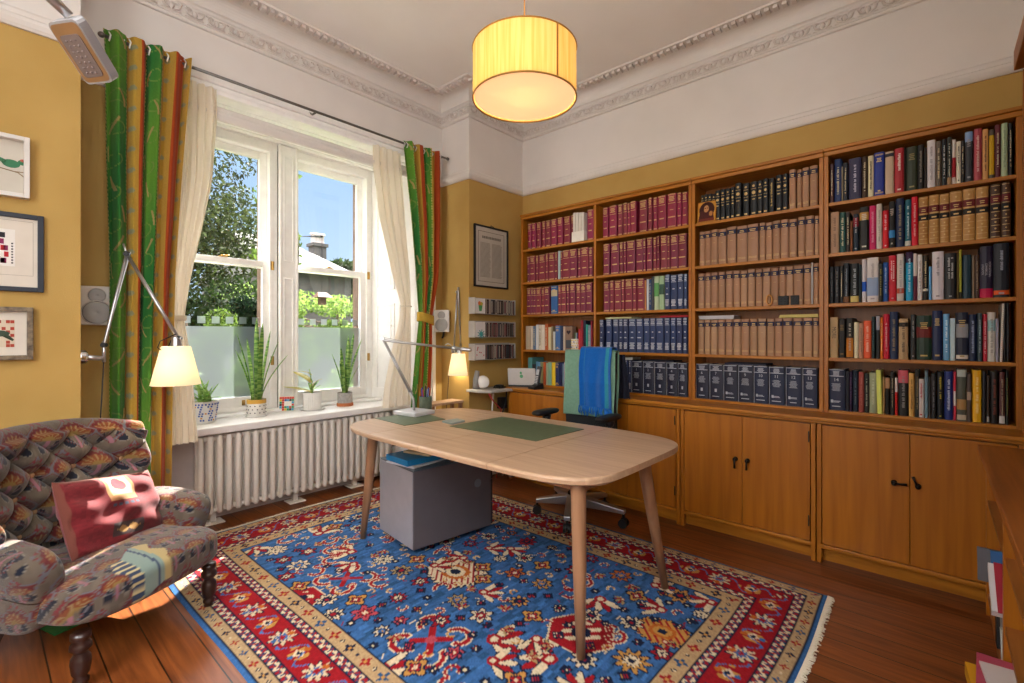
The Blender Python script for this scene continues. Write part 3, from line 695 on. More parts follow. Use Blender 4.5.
row(3, 2, 824, 10.24, [(54,100,.8,'#15151a',T('#57575a')),(102,160,.8,'#16161c',T('#77777a')),(163,195,.8,'#241f1c',T()),(197,258,.85,'#141a22',T('#8a94a0',blocks=[(.02,.16,'#7a5236')])),(270,355,.83,'#12181a',T('#9aa0a4',blocks=[(.02,.17,'#c9b46a')])),(357,382,.8,'#16262a'),
  (387,435,.9,'#cfc8cc',{'blocks':[(.25,.48,'#1f56b8')]}),(439,557,.92,'#d4ccca',{'style':'short','tc':'#a8a0a0','blocks':[(.14,.55,'#8fa3c4')]}),(561,600,.78,'#211f17',T('#a89a3a')),(604,658,.8,'#1a4f96',T('#a9c0dc')),(663,740,.93,'#c4122a',{'style':'text2','tc':'#e0c0c0'}),
  (744,820,.95,'#cdc6c0',T('#9a9490',blocks=[(.16,.27,'#b9482e')])),(836,910,.97,'#1597c0',T('#bfe0ea',blocks=[(.78,1,'#351a3e')])),(913,953,.93,'#d0c5bd',{'blocks':[(0,.52,'#5a1830')]}),(957,1008,.9,'#d8d2cf',T('#9a9490'))])
row(3, 2, 915, 9.394, [(71,125,.88,'#1b1712',T('#c8b890',blocks=[(.20,.25,'#d8d0c0')])),(129,157,.65,'#5f9fd6'),(160,270,.93,'#d3cbd0',{'style':'short','tc':'#8a8488'}),(276,390,.88,'#17181b',{'style':'text2','tc':'#b8b8b8'}),(395,412,.9,'#6a5a30'),(414,440,.93,'#1b1d12',{'blocks':[(.14,1,'#a8a838')]}),
  (446,530,.82,'#143442'),(536,560,.8,'#8d7a66'),(563,604,.8,'#4a3324',T('#9a8468')),(608,730,.95,'#1c1430',{'style':'word','word':'INTERNATIONAL|COMMERCIAL|LITIGATION','tc':'#c8c0cc','blocks':[(0,.18,'#c2144a')]}),(738,886,.98,'#121420',{'style':'short','tc':'#a0a0b0','blocks':[(.05,.13,'#d85a1c')]})])
row(3, 3, 824, 10.24, [(60,144,.8,'#b39468',{'style':'word','word':'MORE','tc':'#1c1814'}),(150,218,.77,'#15110e',{'style':'cap','tc':'#8a6a3a'}),(226,300,.78,'#15120f',{'style':'text','tc':'#b9b0a0','blocks':[(.02,.50,'#b9701c')]}),(305,355,.7,'#d6ccae'),(357,401,.67,'#b7866b',T('#5a3a28')),(403,483,.72,'#e0582c',T('#f0c8b0')),
  (487,520,.8,'#12262a',T('#4a7a7a')),(532,572,.82,'#17171b',{'blocks':[(.66,.98,'#9a98a4')]}),(576,604,.78,'#d8701c',T()),(606,668,.84,'#bf1330',T('#dca0a8')),(671,757,.88,'#0f2348',T('#8d7a58')),(763,862,.75,'#b3946b',T('#4a3a28',blocks=[(.80,.9,'#1c1814')])),(886,938,.82,'#262626',{'style':'short','tc':'#a0a0a0'})])
row(3, 3, 915, 9.11, [(12,152,.8,'#14301f',{'style':'cap','tc':'#c9a85e','blocks':[(.50,.74,'#6e1d18')]}),(156,250,.88,'#10204a',{'style':'cap','tc':'#c9b070'}),(256,315,.82,'#6fa7d4',T('#dcecf4')),(319,368,.74,'#b9d3dc'),(374,486,.84,'#141a30',{'style':'cap','tc':'#a8905a','blocks':[(.48,.76,'#8e9298'),(.04,.12,'#d0c8bc')]}),
  (491,563,.8,'#0e1c3c',T('#9aa8c8')),(569,612,.82,'#30454c',T('#a0b4b8')),(619,659,.8,'#b0122e',T('#e0b8bc')),(661,735,.83,'#cbc8c0',T('#8a8880',blocks=[(.62,.84,'#8fb4b8')])),(737,765,.72,'#9a9aae'),(770,799,.97,'#d6cfc4',{'style':'spiral','tilt':.03}),(806,830,.98,'#0d0f12'),(832,860,.98,'#0d0f12',{'style':'text','tc':'#44484c'})])
row(3, 4, 824, 9.76, [(34,205,.84,'#1a2340',{'style':'navyvol','word':'14'}),(209,248,.8,'#0e0f1e'),(250,275,.8,'#2a1038',T('#7a5a8a')),(279,332,.82,'#0f1e30',T('#5a6a7a')),(336,390,.8,'#96423a',T('#b0685c')),(393,437,.78,'#171710',T('#a8a890')),(441,515,.8,'#9aa182',T('#c0c4a8')),(519,571,.85,'#d8e070',{'tilt':-.03}),
  (574,591,.72,'#c9a56a'),(594,642,.72,'#17130f',{'blocks':[(.70,.98,'#b08a68')]}),(646,689,.82,'#1d1a15',T('#a09070')),(692,720,.72,'#c42020',{'blocks':[(.62,1,'#d8d0cc')]}),(724,822,.87,'#141414',T('#8a8a8a',blocks=[(.72,1,'#c85a66')])),(826,883,.82,'#d3a65a',T('#8a6428')),(887,933,.88,'#1a1a12',T('#8a7a4a'))])
row(3, 4, 915, 8.54, [(24,80,.72,'#cfc6c4',{'style':'short','tc':'#b8202c'}),(83,111,.88,'#6f8fa0'),(113,134,.75,'#3a3a38'),(137,180,.83,'#15151a',T('#70707a')),(187,245,.86,'#12161c',{'style':'text2','tc':'#c8b828'}),(249,325,.88,'#16296e',T('#b8c4e0')),(328,352,.88,'#c5324a',{'blocks':[(.3,.6,'#d8d4d0')]}),
  (356,440,.92,'#4d4f44',{'blocks':[(.22,.42,'#a88452'),(.02,.12,'#c0b09a'),(.86,1,'#a8b0a8')]}),(443,484,.85,'#4a3a32',{'blocks':[(.45,.62,'#b09a88')]}),(490,568,.92,'#e2ab10',T('#f0d890')),(573,608,.9,'#17131b'),(611,639,.83,'#33281f',{'blocks':[(.03,.14,'#a8a8a8')]}),(643,713,.9,'#17100d',T('#8a3a2a')),(719,769,.9,'#4a1a1a',T('#b09a80',blocks=[(.02,.16,'#c8c4c0')])),(773,800,.93,'#12140f',T('#7a8a3a'))])

# ------------------------------------------------------------------ small things on the shelves
def shelf_y(px): return onx(px, 300, XF+.02)[1]
# icon card leaning on the black volumes
yc = (shelf_y(699)+shelf_y(715))/2
def iconcol(U, V):
    C = np.empty(U.shape+(3,)); C[:] = hx('#c98f3c')
    d = (U**2+(V-.1)**2*1.2); C[d < .17] = hx('#3a1c18'); C[(V < .05) & (np.abs(U+.02) < .36-.2*(V+.1))] = hx('#4a2220'); d2 = ((U+.03)**2*2.6+(V-.14)**2*1.5); C[d2 < .045] = hx('#b98658'); C[(np.hypot((U-.22)*1.2, V+.12) < .12)] = hx('#b07a4a'); C[(np.abs(V-.17) < .02) & ((np.abs(U+.10) < .04) | (np.abs(U-.04) < .04))] = hx('#3a2018'); C[(V < -.33) & (np.abs(U) < .4)] = hx('#6b2c26')
    C[(abs(U) > .45) | (abs(V) > .46)] = hx('#a56c22'); return C
t = thing('icon_picture', 'small gold icon picture of a veiled head leaning on black volumes', 'picture', (XF+.004, yc, BASE[0]))
u, v = np.meshgrid(np.linspace(-.5, .5, 40), np.linspace(-.5, .5, 48), indexing='ij')
w_, h_ = .125, .142
P = np.stack([XF+.012+.02*(v+.5)-.0045, yc-u*w_, BASE[0]+.002+(v+.5)*h_], -1)
MB().box(XF+.012, XF+.02, yc-w_/2, yc+w_/2, BASE[0], BASE[0]+.01)
mb = MB(); mb.add([(XF+.012-.004,yc-w_/2,BASE[0]),(XF+.012-.004,yc+w_/2,BASE[0]),(XF+.032-.004,yc+w_/2,BASE[0]+h_),(XF+.032-.004,yc-w_/2,BASE[0]+h_),(XF+.020-.004,yc-w_/2,BASE[0]),(XF+.020-.004,yc+w_/2,BASE[0]),(XF+.040-.004,yc+w_/2,BASE[0]+h_),(XF+.040-.004,yc-w_/2,BASE[0]+h_)],
   [(0,1,2,3),(4,7,6,5),(0,4,5,1),(1,5,6,2),(2,6,7,3),(3,7,4,0)])
mb.build('panel', mat('#8a5a24', .6), t); npgrid('painted_face', P, iconcol(u, v), attrmat('icon_paint', .45), t)
for b_ in bpy.data.objects:      # the volumes behind the icon sit a little further back
    if False: b_.location.x += .022; W[b_.name] = Matrix.Translation(b_.location)
# white card letters stack on the top shelf
t = thing('paperback_stack', 'bundle of thin white booklets standing on a white box, top corner shelf', 'booklets', (XF, shelf_y(580.5), BASE[0]))
ya, yb = shelf_y(574.2), shelf_y(585.5)
MB().box(XF-.004, XF+.12, yb, ya+.01, BASE[0], BASE[0]+.085).build('box', M_paper, t, bevel=.003)
for i in range(4):
    q = ya-(ya-yb)*(i+.06)/4; MB().box(XF+.0, XF+.12, q-(ya-yb)*.21, q, BASE[0]+.086, BASE[0]+.245-.004*i).build('booklet', mat('#d8d0c4', .8), t, bevel=.001)
# gift bag with heart
t = thing('gift_bag', 'small brown paper bag with a dark heart standing on the corner shelf', 'gift bag', (XF+.03, shelf_y(569), BASE[3]))
ya, yb = shelf_y(565.6), shelf_y(572.8)
mb = MB(); mb.box(XF+.012, XF+.07, yb, ya, BASE[3], BASE[3]+.205); mb.build('bag', mat('#8a6e5c', .8), t, bevel=.004)
mb = MB(); n = 24; pts = []
for i in range(n):
    a = 2*PI*i/n; hx_ = 16*math.sin(a)**3; hy_ = 13*math.cos(a)-5*math.cos(2*a)-2*math.cos(3*a)-math.cos(4*a); pts.append((XF+.0105, (ya+yb)/2-hx_*.0013, BASE[3]+.155+hy_*.0013))
mb.add(pts, [tuple(range(n))]); mb.build('heart', mat('#2f1a1c', .7), t)
mb = MB(); mb.box(XF+.0108, XF+.0119, yb+.004, ya-.01, BASE[3]+.02, BASE[3]+.09); mb.build('photo_label', mat('#3a4048', .5), t)
# patterned mug with pens
t = thing('pen_mug', 'white patterned mug holding pens on the corner bookshelf', 'mug', (XF+.02, shelf_y(574), BASE[3]))
c = (XF+.036, shelf_y(574.5), BASE[3])
mb = MB(); mb.lathe([(0,0),(.034,0),(.036,.01),(.036,.10),(.033,.10),(.033,.02),(0,.02)], c, 24); mb.build('mug', mat('#d9d4c8', .35), t, smooth=True)
mb = MB()
for i in range(16):
    for j in range(4):
        a = 2*PI*(i+.5*(j % 2))/16; mb.ball((c[0]+.0362*math.cos(a), c[1]+.0362*math.sin(a), c[2]+.02+j*.022), (.004, .004, .006), 6)
mb.build('pattern_dots', mat('#c9a21c', .5), t)
mb = MB()
for i in range(10):
    a = 2*PI*i/10+.2; mb.ball((c[0]+.0364*math.cos(a), c[1]+.0364*math.sin(a), c[2]+.03+.044*(i % 2)), (.004, .006, .007), 6)
mb.build('pattern_dots', mat('#2a4f96', .5), t)
for i, cc in enumerate(('#2b5fa8', '#d8d8d0', '#2a8a4a', '#c03030')):
    q = (c[0]-.01+.008*i, c[1]-.014+.009*i)
    tag(MB().tube([(q[0], q[1], c[2]+.022), (q[0]-.006+.004*i, q[1]-.014+.01*i, c[2]+.15)], .0035, 8).build('pen', mat(cc, .4)), '%s pen standing in the patterned mug on the corner bookshelf' % ['blue', 'white', 'green', 'red'][i], 'pen', 'pens in the patterned mug')
# letter O and carved blocks in front of the tan reports
y = shelf_y(769.8)
mb = MB()
mb.grid(lambda a, b: (XF+.008+.006*math.cos(2*PI*b), y+(.016+.006*math.sin(2*PI*b))*math.cos(2*PI*a), BASE[2]+.037+(.031+.006*math.sin(2*PI*b))*math.sin(2*PI*a)), 25, 9)
tag(mb.build('wooden_letter', wood('pale_beech', '#b97a3a', '#cf9450', 2), smooth=True), 'small pale wooden letter O standing before the tan law reports', 'letter')
for k, (a, b) in enumerate(((778.5, 789), (791, 799.5))):
    ya, yb = shelf_y(a), shelf_y(b)
    t = thing('carved_block', ('wider' if k == 0 else 'narrower')+' black carved letter block in front of the tan law reports', 'ornament', (XF+.01, (ya+yb)/2, BASE[2]), 0, 'black carved blocks')
    MB().box(XF+.004, XF+.018, yb, ya, BASE[2], BASE[2]+.058).build('block', mat('#131416', .6), t, bevel=.003)
    mb = MB(); n = 3
    for i in range(n):
        q = yb+(ya-yb)*(i+.5)/n; mb.box(XF-.001, XF+.0045, q-.004, q+.004, BASE[2]+.008, BASE[2]+.05); mb.box(XF-.001, XF+.0045, yb+.004, ya-.004, BASE[2]+.012+.016*i, BASE[2]+.017+.016*i)
    mb.build('relief', mat('#24262a', .6), t)
# things lying flat on top of the rows
def flat(name, label, cat, pxa, pxb, z, h, d, col, x=XF+.03, n=1, group=None):
    ya, yb = shelf_y(pxa), shelf_y(pxb); mb = MB()
    for i in range(n):
        k = random.uniform(0, .006) if n > 1 else 0; mb.box(x+k, x+d-k, yb+k, ya-k, z+h*i/n+.0004, z+h*(i+1)/n)
    return tag(mb.build(name, mat(col, .7), bevel=.001), label, cat, group)
h3 = BASE[3]+OPEN[3]*.87
flat('folder', 'pale yellow folder lying across the navy law volumes', 'folder', 604.5, 631, h3+.005, .010, .16, '#d4d29a')
flat('red_book', 'flat red book lying on top of the navy law volumes', 'book', 659.5, 688, h3+.005, .012, .16, '#b3182a')
h4 = BASE[4]+OPEN[4]*.84
flat('paper_pile', 'white papers lying on navy volumes beside the blue shawl', 'papers', 619, 632, BASE[4]+OPEN[4]*.86+.001, .018, .14, '#d6d4d0', n=5)
flat('flat_book', 'thin dark book lying on the numbered volumes in the second bay', 'book', 641.5, 673, h4+.002, .010, .16, '#1c2038', group='flat dark books')
flat('flat_book', 'thin dark book lying on the numbered volumes in the third bay', 'book', 724, 766, h4+.002, .012, .16, '#20243a', group='flat dark books')
h3 = BASE[3]+OPEN[3]*.81
flat('paper_pile', 'white paper stack lying on tan law reports, left part of shelf', 'papers', 698, 733.5, h3+.002, .024, .15, '#cfcdd2', n=6)
flat('notepad', 'pale yellow pad lying on tan law reports, right end of shelf', 'notepad', 778, 818.5, h3+.002, .018, .15, '#d6c878', n=4)
# ================================================================== RUG (knotted pattern as colour of the pile)
RX0, RX1, RY0, RY1 = .655, 2.735, .385, 3.43
def make_rug():
    res = .0072; nu = int((RX1-RX0)/res); nv = int((RY1-RY0)/res)
    X, Y = np.meshgrid(np.linspace(RX0, RX1, nu), np.linspace(RY0, RY1, nv), indexing='ij')
    BL, BD, RD, CR, GO, NV, OR, PK, TN = [np.array(hx(c)) for c in ('#365f8f', '#274b70', '#8f141c', '#cfbb99', '#b4823e', '#121a33', '#ad5c1e', '#a8424c', '#a08458')]
    C = np.empty(X.shape+(3,))
    n1 = rng.random((nu//6+2, nv//2+2)); nz = np.kron(n1, np.ones((6, 2)))[:nu, :nv]
    C[:] = BL; C[nz > .45] = BL*.80; C[nz > .72] = BD; C[nz > .92] = BL*1.25
    def paint(mask, col): C[mask] = col
    def rosette(cx, cy, r, petals, c1, c2, c3, rot=0., out=NV):
        dx, dy = X-cx, Y-cy; q = np.hypot(dx, dy); a = np.arctan2(dy, dx)+rot; R = r*(.78+.22*np.cos(petals*a))
        paint(q < R+.010, out); paint(q < R, c1); paint(q < R*.52+.006, out); paint(q < R*.52, c2); paint(q < R*.24, c3)
    def serrate(cx, cy, rx_, ry_, c1, c2, c3):
        dx, dy = X-cx, Y-cy; a = np.abs(dx)/rx_; b = np.abs(dy)/ry_; s = np.maximum(a, b)+.35*np.minimum(a, b); saw = .12*((np.arctan2(dy/ry_, dx/rx_)*14/PI) % 1)
        paint(s < 1.1-saw, NV); paint(s < 1.05-saw*1.6, c1); st = (np.abs(((dx-dy)*26) % 1-.5) < .18) & (s < .9) & (s > .5); paint(st, RD)
        paint(s < .5, c2); paint(s < .34, c1); paint(s < .18, c3)
    def hexa(cx, cy, r, c1, c2, c3):
        dx, dy = np.abs(X-cx), np.abs(Y-cy); s = np.maximum(dx*1.0, dx*.5+dy*.87)
        paint(s < r+.008, CR); paint(s < r, c1); paint((s < r*.62) & ((X-cx+Y-cy)*14 % 1 < .55), c2); paint(s < r*.3, c3)
    def palm(cx, cy, ang, L_, c1, c2):
        ca, sa = math.cos(ang), math.sin(ang); u = (X-cx)*ca+(Y-cy)*sa; v = -(X-cx)*sa+(Y-cy)*ca
        for k in (-2, -1, 0, 1, 2):
            b = k*.5; uu = u*math.cos(b)+v*math.sin(b); vv = -u*math.sin(b)+v*math.cos(b)
            m = ((uu-L_*.5)/(L_*.5))**2+(vv/(L_*.15))**2; paint(m < 1.35, NV); paint(m < 1, c1 if k % 2 == 0 else c2)
        q = np.hypot(u, v); paint(q < L_*.26, c2); paint(q < L_*.14, CR)
    def hook(cx, cy, ang, s, col):
        ca, sa = math.cos(ang), math.sin(ang); u = (X-cx)*ca+(Y-cy)*sa; v = -(X-cx)*sa+(Y-cy)*ca
        q = np.hypot(u, v); a = np.arctan2(v, u); m = (np.abs(q-s*(.75+.12*a)) < s*.16) & (np.abs(a) < 2.2)
        m2 = (np.abs(q-s*(.75+.12*a)) < s*.26) & (np.abs(a) < 2.3); paint(m2, CR); paint(m, col)
    def cross(cx, cy, s):
        for k in range(4):
            a = PI/4+k*PI/2; hook(cx+s*.75*math.cos(a), cy+s*.75*math.sin(a), a, s*.42, RD)
        u = (X-cx+Y-cy)*.7; v = (X-cx-Y+cy)*.7
        m = ((np.abs(u) < s*.09) & (np.abs(v) < s*.6)) | ((np.abs(v) < s*.09) & (np.abs(u) < s*.6)); paint(m, RD); paint(np.hypot(u, v) < s*.16, PK)
    def vine(pts, col, w=.006):
        pts = np.array(pts)
        for a, b in zip(pts[:-1], pts[1:]):
            d = b-a; L_ = np.hypot(*d); t = np.clip(((X-a[0])*d[0]+(Y-a[1])*d[1])/L_**2, 0, 1)
            paint(np.hypot(X-a[0]-t*d[0], Y-a[1]-t*d[1]-.014*np.sin(t*L_*40)) < w, col)
    # vines all over
    cx, cy = (RX0+RX1)/2, (RY0+RY1)/2
    for i in range(9):
        y = RY0+.3+i*.31; vine([(RX0+.4, y), (cx-.3, y+.15), (cx, y-.05), (cx+.35, y+.14), (RX1-.4, y)], CR if i % 2 else RD, .004)
    f = lambda px, py: onz(px, py)[:2]
    # motifs where the photograph shows them
    big = [((456,573), 'ser', .16), ((482,618), 'ros', .075, CR), ((384,561), 'ros', .08, CR), ((542,585), 'ros', .07, GO), ((520,603), 'ros', .065, GO), ((364,615), 'ros', .085, PK), ((398,600), 'ros', .06, RD),
      ((458,602), 'ros', .07, TN), ((402,572), 'ros', .08, TN), ((400,623), 'ros', .045, PK), ((495,642), 'palm', .13), ((431,642), 'cross', .15), ((582,635), 'hex', .13), ((551,662), 'palm', .12), ((633,664), 'ros', .10, GO),
      ((620,577), 'ros', .08, OR), ((679,597), 'ros', .09, GO), ((662,633), 'ser', .11), ((551,549), 'ros', .04, GO), ((511,534), 'ros', .045, OR), ((526,543), 'ros', .08, RD), ((515,574), 'ros', .075, OR),
      ((276,551), 'ros', .09, CR), ((299,566), 'ros', .085, CR), ((319,535), 'palm', .13), ((352,553), 'palm', .12), ((346,580), 'cross', .14), ((381,633), 'ros', .05, CR), ((340,520), 'ros', .1, CR), ((430,538), 'ros', .07, OR),
      ((700,615), 'ros', .05, CR), ((600,600), 'palm', .11), ((560,610), 'ros', .04, CR), ((455,655), 'ros', .05, PK), ((650,560), 'ros', .06, OR), ((590,560), 'ros', .06, RD), ((300,600), 'hex', .09), ((335,640), 'ros', .07, CR), ((380,670), 'palm', .12),
      ((470,545), 'ros', .06, RD), ((560,525), 'palm', .1), ((610,545), 'ros', .05, GO), ((500,560), 'ros', .05, CR)]
    k = 0; pos = []
    for m in big:
        x, y = f(*m[0]); pos.append((x, y))
        if m[1] == 'ser': serrate(x, y, m[2]*.9, m[2]*1.1, CR if k % 2 == 0 else GO, OR, NV)
        elif m[1] == 'ros': rosette(x, y, m[2]*.72, [8, 6, 10, 8][k % 4], m[3], [NV, RD, CR, BL][k % 4], [RD, CR, NV, GO][k % 4], k*.4)
        elif m[1] == 'palm': palm(x, y, [.6, 2.2, -1.0, 3.6][k % 4], m[2], CR, RD)
        elif m[1] == 'cross': cross(x, y, m[2])
        elif m[1] == 'hex': hexa(x, y, m[2], RD, CR, NV)
        k += 1
    # fill what is left of the field
    tries = 0
    rr = random.Random(5)
    while tries < 4200:
        tries += 1; x = rr.uniform(RX0+.41, RX1-.41); y = rr.uniform(RY0+.41, RY1-.41); md = min(math.hypot(x-a, y-b) for a, b in pos)
        if tries > 2200:
            if md > .072:
                pos.append((x, y)); q = rr.randrange(5); a_ = rr.uniform(0, 6)
                if q == 0: hook(x, y, a_, .026, RD)
                elif q == 1: rosette(x, y, .020, 4, [CR, GO, PK][tries % 3], RD, NV)
                elif q == 2: hook(x, y, a_, .022, GO)
                elif q == 3: palm(x, y, a_, .045, TN, RD)
                else: rosette(x, y, .016, 6, RD, CR, NV)
            continue
        if md > .125:
            pos.append((x, y)); q = rr.randrange(5)
            if q == 0: rosette(x, y, .05, 8, CR, NV, RD)
            elif q == 1: palm(x, y, rr.uniform(0, 6), .10, CR, RD)
            elif q == 2: hook(x, y, rr.uniform(0, 6), .05, RD); hook(x+.05, y+.03, rr.uniform(0, 6), .035, RD)
            elif q == 3: rosette(x, y, .046, 6, RD, CR, NV)
            else: rosette(x, y, .05, 4, GO, RD, CR)
    # borders
    dE = np.minimum(np.minimum(X-RX0, RX1-X), np.minimum(Y-RY0, RY1-Y))
    vert = np.minimum(X-RX0, RX1-X) < np.minimum(Y-RY0, RY1-Y); S_ = np.where(vert, Y-RY0, X-RX0)
    B = dE < .385
    def band(a, b, col): paint((dE >= a) & (dE < b), col)
    band(0, .022, BL*1.1); band(.022, .080, CR*.40+GO*.36); band(.080, .125, BD*.7); band(.125, .262, RD); band(.262, .305, BD*.7); band(.305, .385, CR*.36+GO*.42)
    for z in (.022, .080, .125, .262, .305, .385): band(z-.005, z+.004, NV*.8)
    for (a, b, per) in ((.022, .080, .095), (.305, .385, .12)):       # little flowers
        mid = (a+b)/2; s = (S_ % per)-per/2; idx = np.floor(S_/per).astype(int); d = dE-mid; q = np.hypot(s, d); an = np.arctan2(d, s)
        w = (b-a)*.34; R = w*(.75+.25*np.cos(4*an)); inb = (dE >= a) & (dE < b)
        for kk, cc in enumerate((RD, BD, RD, NV)):
            paint(inb & (q < R) & (idx % 4 == kk), cc)
        paint(inb & (q < w*.3), GO); s2 = ((S_+per/2) % per)-per/2; paint(inb & (np.abs(s2)+np.abs(d) < w*.45), NV); paint(inb & (np.abs(s2)+np.abs(d) < w*.22), CR)
    for (a, b) in ((.085, .121), (.266, .300)):                        # zigzags
        mid = (a+b)/2; tri = np.abs(((S_/.05) % 1)-.5)*2; zz = a+(b-a)*tri; inb = (dE >= a) & (dE < b)
        paint(inb & (np.abs(dE-zz) < .009), CR); tri2 = np.abs((((S_+.025)/.05) % 1)-.5)*2; paint(inb & (np.abs(dE-(a+(b-a)*tri2)) < .006), RD)
    a, b, per = .130, .258, .30; mid = (a+b)/2; idx = np.floor(S_/per); s = (S_ % per)-per/2; d = dE-mid; inb = (dE >= a) & (dE < b)
    q = np.hypot(s, d); an = np.arctan2(d, s); R = .056*(.75+.25*np.cos(9*an))
    paint(inb & (q < R+.006), NV); paint(inb & (q < R), CR*.8+TN*.2); paint(inb & (q < R*.55), BL); paint(inb & (q < R*.3), RD)
    s2 = ((S_+per/2) % per)-per/2; q2 = np.abs(s2)*.8+np.abs(d); paint(inb & (q2 < .05) & (np.sin(s2*150) > -.2), GO); paint(inb & (q2 < .024), CR); paint(inb & (q2 < .012), NV)
    vz = mid+.045*np.sin(S_*2*PI/per*2+.7); paint(inb & (np.abs(dE-vz) < .005) & (q > .06), BL*1.2); s3 = ((S_+per/4) % (per/2))-per/4
    paint(inb & (np.hypot(s3, d-.035) < .014), OR); paint(inb & (np.hypot(s3, d+.035) < .011), BL)
    C *= .90*(.84+.32*rng.random(X.shape))[..., None]
    Z = .0075+.0022*np.sin(X*7+Y*3)+.0012*rng.random(X.shape)
    e = np.clip(dE/.02, 0, 1); Z = Z*(.35+.65*e)
    wob = .006*np.sin(Y*4.1); P = np.stack([X+wob*(1-np.minimum((X-RX0)/(RX1-RX0)*2, 1)), Y+.006*np.sin(X*5.), Z], -1)
    t = thing('rug', 'large blue and red floral oriental rug on the floorboards', 'rug', (cx, cy, 0))
    npgrid('pile', P, C, attrmat('rug_pile', 1.0, .5, 420, 0), t)
    M_fr = mat('#cfc4ae', .9, 0, .1, 'rug_fringe')
    for nm, yy, sg in (('fringe', RY0, -1), ('fringe', RY1, 1)):
        mb = MB(); x = RX0+.01; rr2 = random.Random(3)
        while x < RX1-.005:
            yb = yy+.006*math.sin(x*5.); l = rr2.uniform(.012, .028); mb.tube([(x, yb-sg*.004, .005), (x+rr2.uniform(-.004, .004), yb+sg*l*.6, .0045), (x+rr2.uniform(-.006, .006), yb+sg*l, .003)], .0028, 5); x += .0058
        mb.build(nm, M_fr, t, smooth=True)['kind'] = 'stuff'
make_rug()

# ================================================================== DESK
DZ = .718
dk = thing('desk', 'long pale wooden desk with rounded ends and splayed round legs', 'desk', (1.965, 1.9, 0))
def desktop():
    yc, L2, n = 1.838, .903, 5.4; xc, W2 = 1.960, .52
    def half(y): return W2*max(0., 1-abs((y-yc)/L2)**n)**(1/n)
    cuts = [yc-L2, 1.425, 1.895, 2.33, yc+L2]
    for i, (a, b) in enumerate(zip(cuts[:-1], cuts[1:])):
        ys = []
        if i == 0: ys = [yc-L2*math.cos(t) for t in np.linspace(0.02, math.acos((yc-b)/L2), 34)]
        elif i == 3: ys = [yc+L2*math.cos(t) for t in np.linspace(math.acos((a-yc)/L2), .02, 34)]
        else: ys = list(np.linspace(a, b, 6))
        ys[0] += .0017 if i else 0; ys[-1] -= .0017 if i < 3 else 0
        prof = [(-1, .012, 0), (-1, .003, -.004), (-1, 0., -.011), (-1, .004, -.027), (-1, .04, -.040), (1, .04, -.040), (1, .004, -.027), (1, 0., -.011), (1, .003, -.004), (1, .012, 0)]
        vs = []
        for y in ys:
            w = half(y); shr = min(1, (L2-abs(y-yc))/.03); 
            for sg, ins, dz in prof:
                ww = max(w-ins, .0); dz2 = dz if dz > -.03 else -.027-(.013)*shr
                vs.append((xc+sg*ww, y, DZ+dz2))
        k = len(prof); mb = MB(); m = len(ys)
        mb.add(vs, [(r*k+j, r*k+(j+1) % k, (r+1)*k+(j+1) % k, (r+1)*k+j) for r in range(m-1) for j in range(k)]+[tuple(range(k)), tuple(range((m-1)*k+k-1, (m-1)*k-1, -1))])
        mb.build('tabletop_leaf', M_desk, dk, smooth=False)
desktop()
for (tx, ty, fx_, fy_) in ((1.588, 1.06, 1.561, 1.03), (2.13, 1.05, 2.272, 1.006), (1.622, 2.57, 1.594, 2.64), (2.16, 2.60, 2.30, 2.66)):
    mb = MB(); mb.tube([(tx+(tx-fx_)*.05, ty+(ty-fy_)*.05, .684), (tx, ty, .655), (tx+(fx_-tx)*.45, ty+(fy_-ty)*.45, .36), (fx_, fy_, .012)], [.030, .031, .027, .0165], 20)
    mb.build('leg', M_leg, dk, smooth=True)
mb = MB(); mb.box(1.60, 1.625, 1.06, 2.57, .635, .683); mb.box(2.12, 2.145, 1.06, 2.57, .635, .683); mb.box(1.6, 2.14, 1.05, 1.075, .635, .683); mb.box(1.6, 2.14, 2.555, 2.58, .635, .683)
for sx in (1.60, 2.145):
    mb.prism([(sx-.012, 1.09), (sx+.012, 1.09), (sx+.012, 1.25), (sx-.012, 1.25)], .66, .683)
mb.build('apron', M_leg, dk, bevel=.004)
mb = MB()
for y in (1.30, 1.66, 2.12): mb.box(1.452, 1.475, y-.008, y+.008, DZ-.036, DZ-.024)
mb.build('leaf_catch', mat('#3a2a20', .5), dk)
# desk mats
M_green = noisemat('green_leather', '#4c5b40', '#57664a', (1,1,1), 30, .45, .1, .4)
def deskmat(label, pts, z=DZ):
    ps = [onz(*p, z)[:2] for p in pts]
    a = sum(ps[i][0]*ps[(i+1) % 4][1]-ps[(i+1) % 4][0]*ps[i][1] for i in range(4))
    if a < 0: ps = ps[::-1]
    mb = MB(); mb.prism(ps, z, z+.0035); return tag(mb.build('desk_mat', M_green, bevel=.001), label, 'desk mat', 'green leather desk mats')
deskmat('green leather desk mat in the middle of the desk, nothing on it', [(449.5,426.5),(536,441.5),(584,429.5),(502,417)])
deskmat('green leather desk mat under the angled desk lamp base', [(374.5,418.5),(404.5,425.8),(445.5,419.5),(420,412.5)])
mb = MB(); a = onz(441, 424.6, DZ); 
p1, p2, p3, p4 = [onz(*q, DZ)[:2] for q in ((442,422.6),(452,425),(465,422),(457,420.2))]
mb.prism([p1, p2, p3, p4] if (p2[0]-p1[0])*(p4[1]-p1[1])-(p2[1]-p1[1])*(p4[0]-p1[0]) > 0 else [p4, p3, p2, p1], DZ+.0005, DZ+.012)
tag(mb.build('booklet', mat('#8a9690', .5), bevel=.002), 'small grey booklet lying between the two green desk mats', 'booklet')
